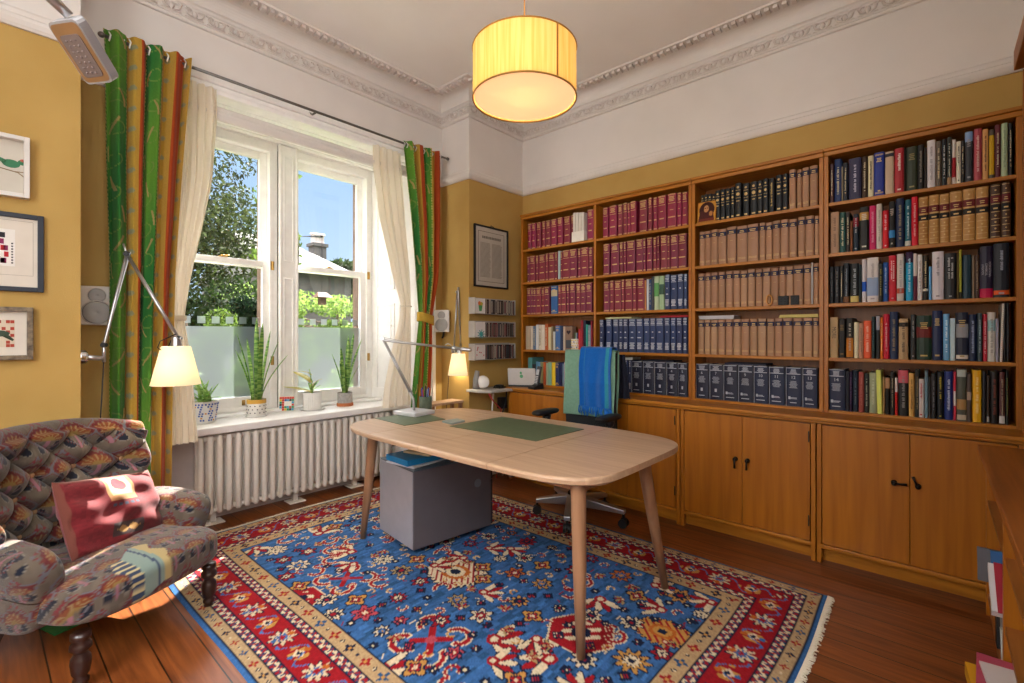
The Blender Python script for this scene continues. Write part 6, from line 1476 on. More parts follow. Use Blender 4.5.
mb = MB(); zc_ = (pz0+pz1)/2; mb.ball((px1-.05, yy-.002, zc_), (.036, .002, .014), 12); mb.ball((px1-.085, yy-.002, zc_+.02), (.013, .002, .011), 10); mb.tube([(px1-.03, yy-.002, zc_-.006), (px1-.004, yy-.002, zc_-.03)], [.009, .004], 8); mb.build('bird', mat('#3a4a3a', .8), t)
# certificate
xa, za = fz(475, 223, YN-.02); xb, zb_ = fz(508.5, 291, YN-.02); zt_ = za
t, yy = frame('framed_certificate', 'tall black-framed printed certificate above the CD racks', xa, xb, fz(475, 286, YN-.02)[1], zt_, YN, .02, .014, M_black, mat('#bdb6a8', .8))
z0_ = fz(475, 286, YN-.02)[1]; wd = xb-xa
mb = MB(); fr_ = .05
mb.box(xa+fr_, xb-fr_, yy-.001, yy, zt_-fr_-.003, zt_-fr_); mb.box(xa+fr_, xb-fr_, yy-.001, yy, z0_+fr_, z0_+fr_+.003); mb.box(xa+fr_, xa+fr_+.003, yy-.001, yy, z0_+fr_, zt_-fr_); mb.box(xb-fr_-.003, xb-fr_, yy-.001, yy, z0_+fr_, zt_-fr_)
mb.build('printed_border', mat('#3a3834', .8), t)
mb = MB(); r5 = random.Random(6); z = zt_-.15; zz = zt_-.09
x = xa+.10
while x < xb-.10: w = r5.uniform(.010, .018); mb.box(x, x+w, yy-.001, yy, zz-.022, zz); x += w+.006
for col in range(2):
    for j in range(int((z-z0_-.08)/.010)):
        a = xa+.075+col*(wd-.14)/2; e = a+(wd-.14)/2-.012; mb.box(a, e-r5.uniform(0, .02), yy-.001, yy, z-j*.010-.0032, z-j*.010)
mb.build('printed_text', mat('#6a655c', .8), t)
mb = MB(); xm = (xa+xb)/2; mb.tube([(xm-.02, YN-.02, zt_), (xm, YN-.012, zt_+.012), (xm+.02, YN-.02, zt_)], .002, 6); mb.ball((xm, YN-.006, zt_+.012), .006, 8); mb.build('hanger', M_iron, t)

# ================================================================== CD RACKS
M_acr = mat('#b9b4ae', .25, .2, .5, 'acrylic_rack')
cdc = ['#4a4540', '#6b625a', '#2a2624', '#8a8078', '#551f22', '#3a3f48', '#a39a8e', '#5c4a3e', '#7c2a34', '#25303a', '#b5a894', '#1c1c1e']
racks = [(297, 312.8), (322, 336.9), (345, 360.2)]
RN = ['top', 'middle', 'bottom']
YF = YN-.075
for ri, (ya, yb) in enumerate(racks):
    zt_, zb_ = fz(470, ya, YF)[1], fz(470, yb, YF)[1]
    xa, xb = fz(468.5, 300, YN)[0], fz(515, 300, YF)[0]
    zt2 = zb_+.128
    t = thing('cd_rack', 'clear wall rack full of CDs, %s of three' % RN[ri], 'CD rack', ((xa+xb)/2, YN, zb_-.006), 0, 'wall racks of CDs')
    MB().box(xa, xb, YF-.006, YN, zb_-.005, zb_-.001).build('shelf', M_acr, t)
    MB().box(xa, xb, YN-.006, YN-.001, zb_-.001, zt2+.012).build('back_plate', M_acr, t)
    for x in (xa, xb-.004): MB().box(x, x+.004, YF-.006, YN-.006, zb_-.001, zt2+.006).build('end_plate', M_acr, t)
    x = xa+.006; o = MB().box(x, x+.120, YF-.004, YF+.004, zb_, zt2).build('cd_case', mat('#dcd8d4', .3), bevel=.001)
    tag(o, 'white CD case turned face-out at the left end of the %s rack' % RN[ri], 'CD case')
    yq = YF-.0045; cx_ = x+.06; cz = (zb_+zt2)/2
    if ri == 0:
        mb = MB(); mb.add([(cx_-.025, yq, cz+.01), (cx_+.025, yq, cz+.01), (cx_+.015, yq, cz-.045), (cx_-.015, yq, cz-.045)], [(3,2,1,0)]); mb.build('cover_picture', mat('#4a9a5a', .6), o)
        mb = MB(); mb.ball((cx_-.012, yq, cz+.022), (.018, .001, .018), 12); mb.build('cover_picture', mat('#d8702a', .6), o)
        mb = MB(); mb.ball((cx_+.014, yq, cz+.018), (.016, .001, .016), 12); mb.build('cover_picture', mat('#b8a83a', .6), o)
    elif ri == 1:
        mb = MB()
        for k in range(9): a = k*.7; mb.tube([(cx_+.01, yq, cz-.04), (cx_+.01+.045*math.cos(a), yq, cz-.04+.04*math.sin(a))], [.007, .003], 6)
        mb.build('cover_picture', mat('#3a8f8a', .6), o)
    else:
        mb = MB(); r5 = random.Random(8)
        for k in range(7): mb.ball((cx_+r5.uniform(-.05, .04), yq, cz+r5.uniform(-.045, .045)), (.007, .001, .006), 8)
        mb.build('cover_picture', mat('#b82a34', .6), o)
    x += .124; k = 0; r6 = random.Random(20+ri)
    proto = {}
    while x < xb-.016:
        k += 1; cc = cdc[r6.randrange(len(cdc))]; w = .0103
        if cc in proto:
            o = copy_tree(proto[cc])
        else:
            o = MB().box(-w/2, w/2, 0, .064, 0, .1235).build('cd_case', mat(cc, .25), None, local=True, bevel=.0008)
            MB().box(-w*.3, w*.3, -.0004, .001, .01, .113).build('spine_label', mat(cdc[(cdc.index(cc)+5) % 12], .4), o, local=True)
            proto[cc] = o
        o.location = (x+w/2, YF+.0015, zb_+.0003)
        tag(o, '%s CD case, %s spine from the white case in the %s rack' % (cname(cc), ORD(k), RN[ri]), 'CD case', 'CDs in the %s rack' % RN[ri])
        x += w+.0014

# ================================================================== CORNER: SHELF, HEADPHONES, ROUTER, PHONE, CABLES
xs0, xs1 = fz(469, 387, 2.86)[0], 3.27
zsft = .795
mb = MB(); pts = [(2.80, 3.01), (2.80, 2.86), (2.86, 2.77), (3.18, 2.745), (3.20, 3.01)]
mb.prism(pts[::-1] if False else [(x, y) for x, y in pts], zsft-.02, zsft)
tag(mb.build('corner_shelf', mat('#b3aea8', .6), bevel=.003), 'small grey-white wall shelf beside the oak worktop', 'shelf')
mb = MB()
hc = atd(483, 379, 4.13)
t = thing('speaker_disc', 'white round gadget with a grey stand on the small wall shelf', 'gadget', (hc[0], hc[1], zsft))
mb = MB(); mb.lathe([(0, -.018), (.042, -.017), (.054, -.007), (.056, .004), (.042, .014), (0, .016)], (0, 0, 0), 32)
Rm = Matrix.Translation((hc[0], hc[1], zsft+.060)) @ Matrix.Rotation(-.9, 4, 'Z') @ Matrix.Rotation(PI/2, 4, 'X'); mb.v = [tuple(Rm @ Vector(v)) for v in mb.v]; mb.build('disc', M_whiteP, t, smooth=True)
mb = MB(); mb.tube([(hc[0]-.03, hc[1]+.05, zsft+.001), (hc[0]-.035, hc[1]+.05, zsft+.08), (hc[0]-.03, hc[1]+.04, zsft+.155)], [.034, .028, .02], 12); mb.build('stand', mat('#8f8c8a', .5), t, smooth=True)
mb = MB(); mb.tube([(2.98, 2.84, zsft+.012), (3.02, 2.82, zsft+.02), (3.08, 2.86, zsft+.014), (3.04, 2.90, zsft+.02), (2.99, 2.87, zsft+.012), (3.10, 2.83, zsft+.01)], .007, 7); mb.box(3.04, 3.09, 2.84, 2.89, zsft, zsft+.03)
tag(mb.build('cable_bundle', M_black, smooth=False), 'tangle of black cable and plug lying on the small wall shelf', 'cable')
for nm, lab, cc, pts, r_ in (('white_cable', 'white cable hanging from the small wall shelf', '#d8d4ce', [(2.97, 2.85, .774), (2.965, 2.86, .62), (3.0, 2.9, .42), (3.02, 2.93, .1), (3.0, 2.94, .006)], .007),
     ('red_cable', 'red cable looping under the small wall shelf', '#c23038', [(2.86, 2.80, .77), (2.92, 2.80, .70), (3.03, 2.82, .62), (3.06, 2.84, .50), (3.07, 2.87, .3), (3.06, 2.90, .005)], .005),
     ('black_cable', 'black cable hanging behind the worktop end', '#17171a', [(3.15, 2.86, .774), (3.16, 2.88, .66), (3.13, 2.90, .55), (3.02, 2.95, .42), (2.98, 2.97, .1), (2.97, 2.97, .004)], .006),
     ('grey_cable', 'pale cable running down beside the oak cupboard side', '#b8b4ae', [(3.2, 2.85, .774), (3.19, 2.85, .6), (3.16, 2.86, .45), (3.15, 2.88, .2), (3.14, 2.9, .006)], .007)):
    tag(MB().tube(pts, r_, 7).build(nm, mat(cc, .5), smooth=True), lab, 'cable')
mb = MB(); mb.box(3.13, 3.20, 2.90, 2.96, .60, .70); tag(mb.build('power_adapter', M_black, bevel=.006), 'black plug adapter on the wall beside the oak cupboard', 'adapter')
# router
rc = Vector((3.215, 2.735, .8062))
t = thing('router', 'white slab-shaped router with a green logo standing on the worktop end', 'router', tuple(rc), math.radians(28))
mb = MB(); Mt = Matrix.Rotation(math.radians(-12), 4, 'Y'); mb.M = Matrix.Translation((0, 0, .012)) @ Mt; mb.box(-.012, .012, -.124, .124, 0, .155); mb.build('body', mat('#cfcac6', .4), t, bevel=.009, local=True)
mb = MB(); mb.box(-.03, .05, -.118, .118, 0, .014); mb.build('foot', mat('#2a2a2c', .5), t, bevel=.003, local=True)
mb = MB(); mb.M = Matrix.Translation((0, 0, .012)) @ Mt
mb.ball((-.0125, 0, .085), (.001, .016, .016), 14); mb.ball((-.0125, .004, .115), (.001, .010, .013), 12); mb.build('logo', mat('#5cab78', .5), t, local=True)
# cordless phone
pc2 = Vector((3.155, 2.53, .8062)); t = thing('cordless_phone', 'silver cordless phone standing in a black charger on the worktop', 'phone', tuple(pc2), math.radians(-15))
mb = MB(); mb.add([(-.055,-.05,0),(.05,-.05,0),(.05,.05,0),(-.055,.05,0),(-.05,-.045,.016),(.045,-.045,.05),(.045,.045,.05),(-.05,.045,.016)], [(0,3,2,1),(4,5,6,7),(0,1,5,4),(1,2,6,5),(2,3,7,6),(3,0,4,7)]); mb.build('charger', M_black, t, bevel=.006, local=True)
mb = MB(); mb.M = Matrix.Translation((.0, 0, .028)) @ Matrix.Rotation(math.radians(14), 4, 'Y'); mb.box(-.011, .013, -.024, .024, 0, .165); h_ = mb.build('handset', mat('#5a5c60', .35, .4), t, bevel=.008, local=True)
mb = MB(); mb.M = Matrix.Translation((.0, 0, .028)) @ Matrix.Rotation(math.radians(14), 4, 'Y'); mb.box(-.0125, -.010, -.018, .018, .09, .135); mb.build('screen', mat('#c8ccd0', .3), h_, local=True)
mb = MB(); mb.M = Matrix.Translation((.0, 0, .028)) @ Matrix.Rotation(math.radians(14), 4, 'Y')
for i in range(3):
    for j in range(5): mb.box(-.0132, -.010, -.018+i*.013, -.008+i*.013, .018+j*.013, .027+j*.013)
mb.build('keys', mat('#c2c4c8', .4), h_, local=True)
# side table behind the desk
t = thing('side_table', 'small pale wooden side table behind the far end of the desk', 'side table', (2.62, 3.12, 0))
mb = MB(); mb.box(2.44, 2.78, 3.02, 3.165, .685, .705); mb.build('top', M_desk, t, bevel=.003)
for x in (2.46, 2.76):
    for y in (3.04, 3.145): MB().box(x-.013, x+.013, y-.013, y+.013, .0112 if x < 2.74 else 0, .685).build('leg', M_leg, t)

# ================================================================== SPEAKERS
def speaker(label, c, rot, w, d, h, wall):
    t = thing('speaker', label, 'loudspeaker', c, rot, 'small white wall speakers')
    mb = MB(); mb.add([(-w/2,0,0),(w/2,0,0),(w*.36,d,.0),(-w*.36,d,.0),(-w/2,0,h),(w/2,0,h),(w*.36,d,h),(-w*.36,d,h)], [(0,3,2,1),(4,5,6,7),(0,1,5,4),(1,2,6,5),(2,3,7,6),(3,0,4,7)]); mb.build('cabinet', mat('#d5cfc8', .5), t, bevel=.006, local=True)
    for z, r_ in ((h*.32, w*.40), (h*.76, w*.24)):
        mb = MB(); mb.lathe([(0, .004), (r_*.35, .012), (r_*.9, .004), (r_, .004), (r_, .0)], (0, 0, 0), 32); mb.v = [(x, -.001-zz*.6, z+y) for x, y, zz in mb.v]; mb.build('driver', mat('#8e8a86', .5, .2), t, smooth=True, local=True)
        mb = MB(); mb.lathe([(r_, 0), (r_, .006), (r_*1.08, .006), (r_*1.08, 0)], (0, 0, 0), 32); mb.v = [(x, -zz, z+y) for x, y, zz in mb.v]; mb.build('driver_ring', mat('#c2bcb6', .5), t, smooth=True, local=True)
    inv = W[t.name].inverted(); wl = inv @ Vector(wall); mb = MB(); mb.tube([(0, d-.01, h*.1), (0, d*.7, -.03), (wl.x*.6, wl.y*.6+d*.2, -.05), tuple(wl)], .008, 8); mb.build('bracket', M_iron, t, smooth=True, local=True)
sl = atd(97, 325, 2.52); sr = atd(441.5, 332, 4.22)
speaker('white two-driver speaker on a bracket beside the left striped curtain', sl, math.radians(-12), .150, .12, .205, (XL+.005, sl[1]+.12, sl[2]-.06))
speaker('white two-driver speaker on a bracket beside the right striped curtain', sr, math.radians(-52), .140, .12, .195, (XR-.005, sr[1]+.1, sr[2]-.05))

# ================================================================== SHELF UNIT ON THE RIGHT
UY = -.14; UX0, UX1 = .95, 3.095; UT = .755
M_unitT = wood('oak_unit_top', '#8a4e1e', '#ae6a2e', 0, .4)
t = thing('shelf_unit', 'low oak shelf unit along the right wall with an overhanging top', 'shelf unit', ((UX0+UX1)/2, -.3, 0))
MB().box(UX0, UX1, YR+.002, UY, UT-.03, UT).build('top_board', M_unitT, t, bevel=.004)
fy0 = UY-.025
for x in (UX0+.02, 1.62, 2.30, 3.04): MB().box(x-.012, x+.012, YR+.012, fy0, .0, UT-.03).build('upright', M_oakV, t)
MB().box(UX0+.03, 3.03, YR+.002, YR+.012, .0, UT-.03).build('back_panel', M_oakBack, t)
for a, b in ((UX0+.032, 1.608), (1.632, 2.288), (2.312, 3.028)):
    for z in (.08, .27, .50): MB().box(a, b, YR+.012, fy0-.004, z, z+.018).build('shelf', M_oakX, t)
MB().box(UX0+.03, 3.03, fy0-.03, fy0-.012, 0, .078).build('plinth', M_oakX, t)
def leaning(name, label, cat, p0, p1, h, th, col, lean=.0, group=None, rough=.6):
    """upright sheet-like thing standing on a shelf between two plan points"""
    mb = MB(); d = Vector((p1[0]-p0[0], p1[1]-p0[1], 0)); n_ = Vector((-d.y, d.x, 0)).normalized()*th; s = Vector((lean, 0, 0)); P0 = Vector(p0); P1 = Vector((p1[0], p1[1], p0[2]))
    up = Vector((0, 0, h))+s
    v = [P0, P1, P1+n_, P0+n_]; v += [q+up for q in v]; mb.add([tuple(q) for q in v], [(0,3,2,1),(4,5,6,7),(0,1,5,4),(1,2,6,5),(2,3,7,6),(3,0,4,7)])
    return tag(mb.build(name, mat(col, rough), bevel=.0015), label, cat, group)
zs1, zs2 = .288, .098
t = thing('report', 'white report with a red cover leaning out of the right shelf unit', 'report', (2.2, -.25, zs1))
mb = MB(); mb.M = Matrix.Translation((2.345, -.285, zs1+.001)) @ Matrix.Rotation(-math.radians(32), 4, 'Y'); mb.box(0, .20, -.145, .145, 0, .026); mb.build('pages', mat('#d9d5d8', .7), t, bevel=.001)
mb = MB(); mb.M = Matrix.Translation((2.345, -.285, zs1+.001)) @ Matrix.Rotation(-math.radians(32), 4, 'Y'); mb.box(-.003, .204, -.15, .13, .0265, .029); mb.build('cover', mat('#a8283a', .5), t)
leaning('blue_folder', 'thin blue folder behind the white report in the right shelf unit', 'folder', (2.60, -.42, zs1), (2.60, -.155, zs1), .13, .012, '#1c5a96', .05)
leaning('plastic_sleeve', 'grey plastic sleeve standing in the right shelf unit', 'sleeve', (2.66, -.40, zs1), (2.66, -.12, zs1), .115, .010, '#57545a', .05)
leaning('binder', 'black ring binder on the lower shelf of the right unit', 'binder', (2.58, -.42, zs2), (2.58, -.165, zs2), .165, .06, '#131316', .02)
leaning('document_pouch', 'pale grey document pouch slumping out of the right unit', 'pouch', (2.345, -.43, zs2), (2.345, -.165, zs2), .13, .022, '#b5b6ae', .07)
leaning('clear_folder', 'clear plastic folder beside the pale grey pouch in the right unit', 'folder', (2.42, -.43, zs2), (2.42, -.17, zs2), .15, .008, '#8d8d90', .07, None, .2)
slab('folder', 'yellow folder at the bottom of the pile sticking out low on the right unit', 'folder', 2.14, -.245, .26, .33, zs2+.0005, .045, .08, '#d09a1e')
# the pile stands in front of the pouch: its own shelf bay
slab('folder', 'pink folder on top of the pile sticking out low on the right unit', 'folder', 2.17, -.25, .20, .31, zs2+.046, .035, -.05, '#b84a62')
slab('papers', 'white papers in a clear sleeve on the low folder pile', 'papers', 2.13, -.25, .17, .28, zs2+.0815, .010, .1, '#d8d0cc')
# tall bookcase standing on it
t = thing('bookcase', 'tall oak bookcase standing on the low shelf unit at the right edge', 'bookcase', (2.1, -.37, UT))
TY = -.292; TX1 = 3.20
for x in (UX0, TX1-.024): MB().box(x, x+.024, YR+.002, TY, UT+.001, 2.47).build('side_panel', M_oakV, t)
MB().box(2.1, 2.122, YR+.012, TY, UT+.001, 2.47).build('divider', M_oakV, t)
MB().box(UX0, TX1, YR+.002, YR+.012, UT+.001, 2.47).build('back_panel', M_oakBack, t)
MB().box(UX0, TX1-.03, YR+.002, -.262, 2.47, 2.56).build('cornice', M_unitT, t, bevel=.004)
for a, b in ((UX0+.024, 2.1), (2.122, TX1-.024)):
    for z in (.78, 1.10, 1.40, 1.72, 2.04, 2.36): MB().box(a, b, YR+.012, TY-.004, z-.02, z).build('shelf', M_oakX, t)
k = 0
for si, z in enumerate((.78, 1.10, 1.40, 1.72, 2.04)):
    x = TX1-.028
    for i in range(5):
        th = random.uniform(.028, .045); hh = random.uniform(.2, .26); cc = ['#4a2c1c', '#2a2a30', '#6a2a24', '#7a5a3a', '#3a2a20'][(i+si*2) % 5]; k += 1
        o = MB().box(x-th, x-.001, YR+.02, TY-.03, 0+z+.0005, z+hh).build('book', mat(cc, .5), bevel=.002)
        mb = MB(); mb.box(x-th*.9, x-th*.1, TY-.031, TY-.0285, z+hh*.6, z+hh*.75); mb.build('spine_label', mat(['#8a2a24', '#b89a5a', '#c8c0b0'][i % 3], .5), o)
        tag(o, '%s book, %s from the corner, %s shelf of tall right bookcase' % (cname(cc), ORD(i+1), ['lowest', 'second lowest', 'middle', 'second highest', 'highest'][si]), 'book', 'books in the tall right bookcase'); x -= th

# ================================================================== OUTDOORS
M_lawn = noisemat('garden_ground', '#3c4a22', '#5a6a34', (1,1,1), 3, .95)
mb = MB(); mb.box(-14, 40, 4.5, 60, -.5, -.4); struct(mb.build('ground', M_lawn))
def leafy(name, c1, c2, tr=.4):
    m, nt, b = newmat(name); N = nt.nodes.new; L = nt.links.new
    oi = N('ShaderNodeNewGeometry'); rp = N('ShaderNodeValToRGB'); rp.color_ramp.elements[0].color = (*hx(c1), 1); rp.color_ramp.elements[1].color = (*hx(c2), 1)
    L(oi.outputs['Random Per Island'], rp.inputs['Fac']); L(rp.outputs['Color'], b.inputs['Base Color']); b.inputs['Roughness'].default_value = .75; b.inputs['Specular IOR Level'].default_value = .15
    t = N('ShaderNodeBsdfTranslucent'); L(rp.outputs['Color'], t.inputs['Color']); mx = N('ShaderNodeMixShader'); mx.inputs[0].default_value = tr
    L(b.outputs[0], mx.inputs[1]); L(t.outputs[0], mx.inputs[2]); L(mx.outputs[0], nt.nodes['Material Output'].inputs['Surface']); return m
def leaves(name, blobs, n, size, m, parent):
    """clouds of real little leaves filling ellipsoidal boughs"""
    vol = np.array([b[3]*b[4]*b[5] for b in blobs]); pk = rng.choice(len(blobs), n, p=vol/vol.sum()); B = np.array(blobs)[pk]
    d = rng.normal(size=(n, 3)); d /= np.linalg.norm(d, axis=1)[:, None]; r = rng.random(n)**.38
    c = B[:, :3]+d*r[:, None]*B[:, 3:6]
    a = rng.normal(size=(n, 3)); a /= np.linalg.norm(a, axis=1)[:, None]; b = np.cross(a, rng.normal(size=(n, 3))); b /= np.linalg.norm(b, axis=1)[:, None]
    s = size*(.6+.8*rng.random(n))[:, None]
    V = np.stack([c-a*s, c+b*s*.45, c+a*s, c-b*s*.45], 1).reshape(-1, 3); inv = np.array(W[parent.name].inverted()); V = V @ inv[:3, :3].T+inv[:3, 3]
    me = bpy.data.meshes.new(name); me.vertices.add(n*4); me.vertices.foreach_set('co', V.astype(np.float32).ravel()); me.loops.add(n*4); me.loops.foreach_set('vertex_index', np.arange(n*4, dtype=np.int32))
    me.polygons.add(n); me.polygons.foreach_set('loop_start', np.arange(0, n*4, 4, dtype=np.int32)); me.update(calc_edges=True); me.materials.append(m)
    o = bpy.data.objects.new(name, me); COL.objects.link(o); finish(o, parent, Vector((0, 0, 0))); return o
M_l0 = leafy('tree_foliage', '#10170a', '#3c4720', .2); M_l1 = leafy('bright_green_foliage', '#253813', '#556a2a'); M_l2 = leafy('dark_foliage', '#0c170a', '#263615'); M_l3 = leafy('pale_hedge_foliage', '#3c5522', '#7f944a'); M_l4 = leafy('yew_foliage', '#0c1c10', '#1c301a')  # one leaf colour range per kind of plant, second one brighter green
M_bark = noisemat('bark', '#3a2e22', '#57483a', (1,1,1), 12, .95, .4)
def tree(name, label, cat, x, y, trunk, blobs, n, size, m, group=None):
    t = thing(name, label, cat, (x, y, -.4), 0, group)
    leaves('foliage', blobs, n, size, m, t)
    mb = MB(); top = max(b[2] for b in blobs)
    mb.tube([(x, y, -.4), (x+.05, y+.03, top*.4), (x-.03, y, top)], [trunk, trunk*.7, trunk*.25], 8)
    for b in blobs[:8]: mb.tube([(x, y, max(0, b[2]-b[5])), (b[0], b[1], b[2])], [trunk*.4, trunk*.12], 6)
    mb.build('trunk', M_bark, t, smooth=True); return t
rb = random.Random(12)
bl = [(rb.uniform(-.5, 2.6), rb.uniform(7.4, 8.8), rb.uniform(1.2, 5.6), rb.uniform(.55, .9), rb.uniform(.5, .8), rb.uniform(.45, .8)) for _ in range(62)]
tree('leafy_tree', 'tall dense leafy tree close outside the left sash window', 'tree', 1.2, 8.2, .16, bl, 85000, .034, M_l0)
bl = [(rb.uniform(-.2, 2.5), rb.uniform(6.6, 7.4), rb.uniform(.5, 1.8), rb.uniform(.35, .6), rb.uniform(.3, .5), rb.uniform(.3, .5)) for _ in range(22)]
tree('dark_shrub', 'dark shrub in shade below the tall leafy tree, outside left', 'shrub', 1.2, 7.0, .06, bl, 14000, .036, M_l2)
bl = [(1.20+.07*i+rb.uniform(-.10, .10), 4.95+rb.uniform(-.1, .25), .75+.13*i, .17, .12, .12) for i in range(6)]+[(1.28+rb.uniform(-.15, .3), 5.1, rb.uniform(.7, 1.1), .15, .1, .12) for i in range(4)]
tree('bright_shrub', 'bright green feathery shrub right outside the left lower sash', 'shrub', 1.3, 5.02, .018, bl, 3200, .022, M_l1)
bl = [(2.02+rb.uniform(-.12, .16), 5.5+rb.uniform(-.1, .1), 1.30+rb.uniform(-.2, .28), .16, .1, .12) for i in range(6)]
tree('dark_conifer', 'dark hanging conifer sprays outside the left sash near the mullion', 'shrub', 2.0, 5.5, .02, bl, 2600, .028, M_l4)
bl = [(rb.uniform(1.0, 2.6), rb.uniform(4.9, 5.6), rb.uniform(.1, .75), .25, .2, .2) for i in range(12)]
tree('low_shrub', 'low green shrub seen blurred through the frosted film', 'shrub', 1.8, 5.3, .02, bl, 4000, .035, M_l1)
bl = [(5.2+rb.uniform(-2.0, 2.6), 9.6+rb.uniform(-.3, .4), rb.uniform(1.2, 2.02), .5, .3, .24) for i in range(26)]+[(5.2+rb.uniform(-2.2, 2.6), 9.6, rb.uniform(.2, 1.2), .5, .3, .4) for i in range(14)]
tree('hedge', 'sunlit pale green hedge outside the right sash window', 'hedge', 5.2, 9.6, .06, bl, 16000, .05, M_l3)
bl = [(2.66+rb.uniform(-.22, .10), 6.3+rb.uniform(-.2, .2), rb.uniform(2.0, 3.6), .16, .14, .2) for i in range(9)]
tree('climbing_branch', 'thin leafy branch hanging into the right sash view', 'shrub', 2.58, 6.35, .015, bl, 700, .04, M_l1)
bl = [(17.6+rb.uniform(-1.6, 1.6), 30+rb.uniform(-1, 1), 4.6+rb.uniform(-1.6, .9), 1.2, 1.0, .9) for i in range(16)]
tree('distant_tree', 'round distant tree beyond the slate roof', 'tree', 17.6, 30, .3, bl, 9000, .20, M_l2)
# neighbouring house
M_ston = noisemat('grey_rubble_stone', '#2b2928', '#3b3836', (1,1,1), 4, .9, .5); M_slate = noisemat('pale_slate', '#423f3e', '#524e4b', (1,1,3), 6, .8, .3)
hY = 15.0
def P_(px, py, Y=hY): q = ony(px, py, Y); return q
h = thing('house', 'grey stone house with a pale slate roof and chimney beyond the hedge', 'house', (7.4, hY+3, -.4))
ex, _, ez = P_(362, 277)
ax, _, az_ = P_(290, 243)
mb = MB(); wx0, wx1 = 6.1, ex-.25; wz = P_(330, 273)[2]
mb.box(wx0, wx1, hY+.3, hY+7, -.4, ez+.1); mb.build('wall', M_ston, h)
rx0, zr_, rxe = 6.0, 4.95, 7.77
mb = MB(); mb.add([(rx0, hY, ez), (ex, hY, ez), (ex, hY+7.4, ez), (rx0, hY+7.4, ez), (rx0, hY+3.7, zr_), (rxe, hY+3.7, zr_)], [(0,1,5,4), (1,2,5), (2,3,4,5), (0,4,3), (0,3,2,1)])
mb.build('roof', M_slate, h)
ca, cb = P_(314, 250, hY+2.6), P_(326.5, 250, hY+2.6); ctop = P_(318, 243, hY+2.6)[2]
mb = MB(); mb.box(ca[0], cb[0], hY+2.6, hY+3.05, ez+.5, ctop); mb.box(ca[0]-.06, cb[0]+.06, hY+2.55, hY+3.1, ctop-.12, ctop); ch = mb.build('chimney', M_ston, h)
for f in (.2, .5, .8):
    mb = MB(); x = ca[0]+(cb[0]-ca[0])*f; mb.lathe([(.11, 0), (.10, .30), (.13, .32), (.13, .40), (.08, .40)], (x, hY+2.82, ctop), 14); mb.build('chimney_pot', mat('#8d8480', .8), ch, smooth=True)
for pxw in (349,):
    q = P_(pxw, 290, hY+.28); mb = MB(); mb.box(q[0]-.3, q[0]+.3, hY+.24, hY+.31, .9, 1.7); w_ = mb.build('window', mat('#2a3038', .2), h); mb = MB(); mb.box(q[0]-.02, q[0]+.02, hY+.2, hY+.24, .9, 1.7); mb.box(q[0]-.3, q[0]-.02, hY+.2, hY+.24, 1.28, 1.32); mb.build('glazing_bar', M_frame, w_)
# bird feeder
q = ony(322, 296, 6.2); t = thing('bird_feeder', 'small brown hanging bird feeder outside the right lower sash', 'bird feeder', q)
mb = MB(); mb.add([(q[0]-.10, 6.1, q[2]-.02), (q[0]+.10, 6.1, q[2]-.02), (q[0]+.10, 6.3, q[2]-.02), (q[0]-.10, 6.3, q[2]-.02), (q[0]-.06, 6.2, q[2]+.05), (q[0]+.07, 6.2, q[2]+.05)], [(0,3,2,1), (0,1,5,4), (1,2,5), (2,3,4,5), (3,0,4)]); mb.build('roof', mat('#5a4030', .8), t)
mb = MB(); mb.box(q[0]-.04, q[0]+.04, 6.16, 6.24, q[2]-.12, q[2]-.02); mb.build('tray', mat('#4a3828', .8), t); mb = MB(); mb.tube([(q[0], 6.2, q[2]+.05), (q[0], 6.2, q[2]+.8)], .004, 6); mb.tube([(q[0], 6.2, q[2]+.8), (q[0], 6.9, q[2]+.9), (q[0], 7.0, -.4)], .015, 6); mb.build('hanger', M_iron, t)

# ================================================================== LIGHT, SKY, CAMERA
sun = bpy.data.lights.new('sun', 'SUN'); sun.energy = SUN_E; sun.angle = .009; sun.color = (1, .95, .86)
so = bpy.data.objects.new('sun', sun); COL.objects.link(so)
az, el = SUN_AZ, SUN_EL      # azimuth of the sun seen from the room, measured from +X towards +Y
dv = Vector((math.cos(el)*math.cos(az), math.cos(el)*math.sin(az), math.sin(el)))
so.rotation_euler = dv.to_track_quat('Z', 'Y').to_euler()
w = bpy.data.worlds.new('World'); S.world = w; w.use_nodes = True; nt = w.node_tree; bg = nt.nodes['Background']
N = nt.nodes.new; L = nt.links.new
tc = N('ShaderNodeTexCoord'); sp = N('ShaderNodeSeparateXYZ'); L(tc.outputs['Generated'], sp.inputs[0])
rp = N('ShaderNodeValToRGB'); e = rp.color_ramp.elements; e[0].position = 0; e[0].color = (*hx('#c4dbf2'), 1); e[1].position = .55; e[1].color = (*hx('#6f9fdc'), 1); L(sp.outputs['Z'], rp.inputs['Fac'])
dt = N('ShaderNodeVectorMath'); dt.operation = 'DOT_PRODUCT'; L(tc.outputs['Generated'], dt.inputs[0]); dt.inputs[1].default_value = (-.80, -.55, .24)
mr = N('ShaderNodeMapRange'); mr.inputs['From Min'].default_value = -.05; mr.inputs['From Max'].default_value = .75; L(dt.outputs['Value'], mr.inputs['Value'])
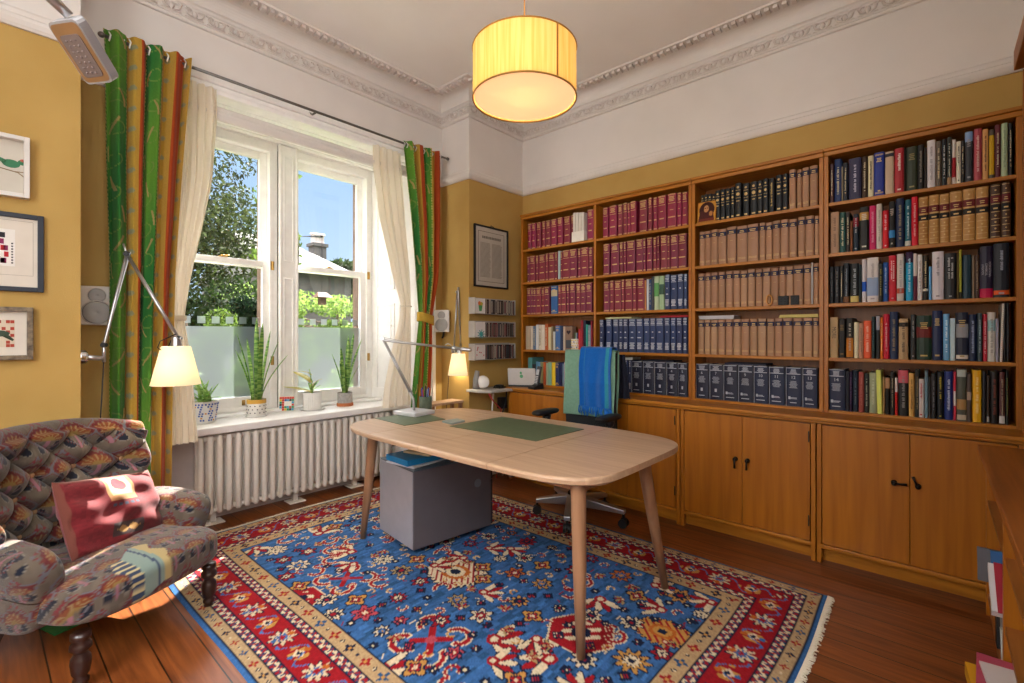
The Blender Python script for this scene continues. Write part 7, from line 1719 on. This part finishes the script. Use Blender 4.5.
cn = N('ShaderNodeTexNoise'); cn.inputs['Scale'].default_value = 2.5; cn.inputs['Detail'].default_value = 5; L(tc.outputs['Generated'], cn.inputs['Vector'])
cm = N('ShaderNodeMix'); cm.data_type = 'RGBA'; L(cn.outputs['Fac'], cm.inputs[0]); cm.inputs[6].default_value = (BACK_FILL*.7, BACK_FILL*.7, BACK_FILL*.72, 1); cm.inputs[7].default_value = (BACK_FILL*1.3, BACK_FILL*1.28, BACK_FILL*1.22, 1)  # bright lobe added to the unseen sky behind the camera, fills the room
mixw = N('ShaderNodeMix'); mixw.data_type = 'RGBA'; L(mr.outputs[0], mixw.inputs[0]); L(rp.outputs['Color'], mixw.inputs[6]); L(cm.outputs[2], mixw.inputs[7])
hz = N('ShaderNodeMapRange'); hz.inputs['From Min'].default_value = .42; hz.inputs['From Max'].default_value = .68; L(sp.outputs['Z'], hz.inputs['Value'])
mixz = N('ShaderNodeMix'); mixz.data_type = 'RGBA'; L(hz.outputs[0], mixz.inputs[0]); L(mixw.outputs[2], mixz.inputs[6]); mixz.inputs[7].default_value = (HIGH_FILL, HIGH_FILL, HIGH_FILL*1.03, 1)  # sky above the visible part brightened as added fill through the window
L(mixz.outputs[2], bg.inputs['Color']); bg.inputs['Strength'].default_value = SKY_S
cam = bpy.data.cameras.new('camera'); cam.sensor_width = 36; cam.lens = F/1024*36; cam.shift_y = (HY-341.5)/1024; cam.clip_start = .02; cam.clip_end = 300
co = bpy.data.objects.new('camera', cam); COL.objects.link(co); co.location = (0, 0, H); co.rotation_euler = (PI/2, 0, YAW-PI/2)
S.camera = co
vs = S.view_settings; vs.view_transform = 'Standard'; vs.look = 'None'; vs.exposure = EXPO; vs.gamma = 1; vs.use_curve_mapping = False
S.cycles.max_bounces = 10; S.cycles.diffuse_bounces = 6; S.cycles.transparent_max_bounces = 16; S.cycles.transmission_bounces = 8
S.cycles.sample_clamp_indirect = 6; S.cycles.use_denoising = True; S.cycles.caustics_refractive = False; S.cycles.caustics_reflective = False
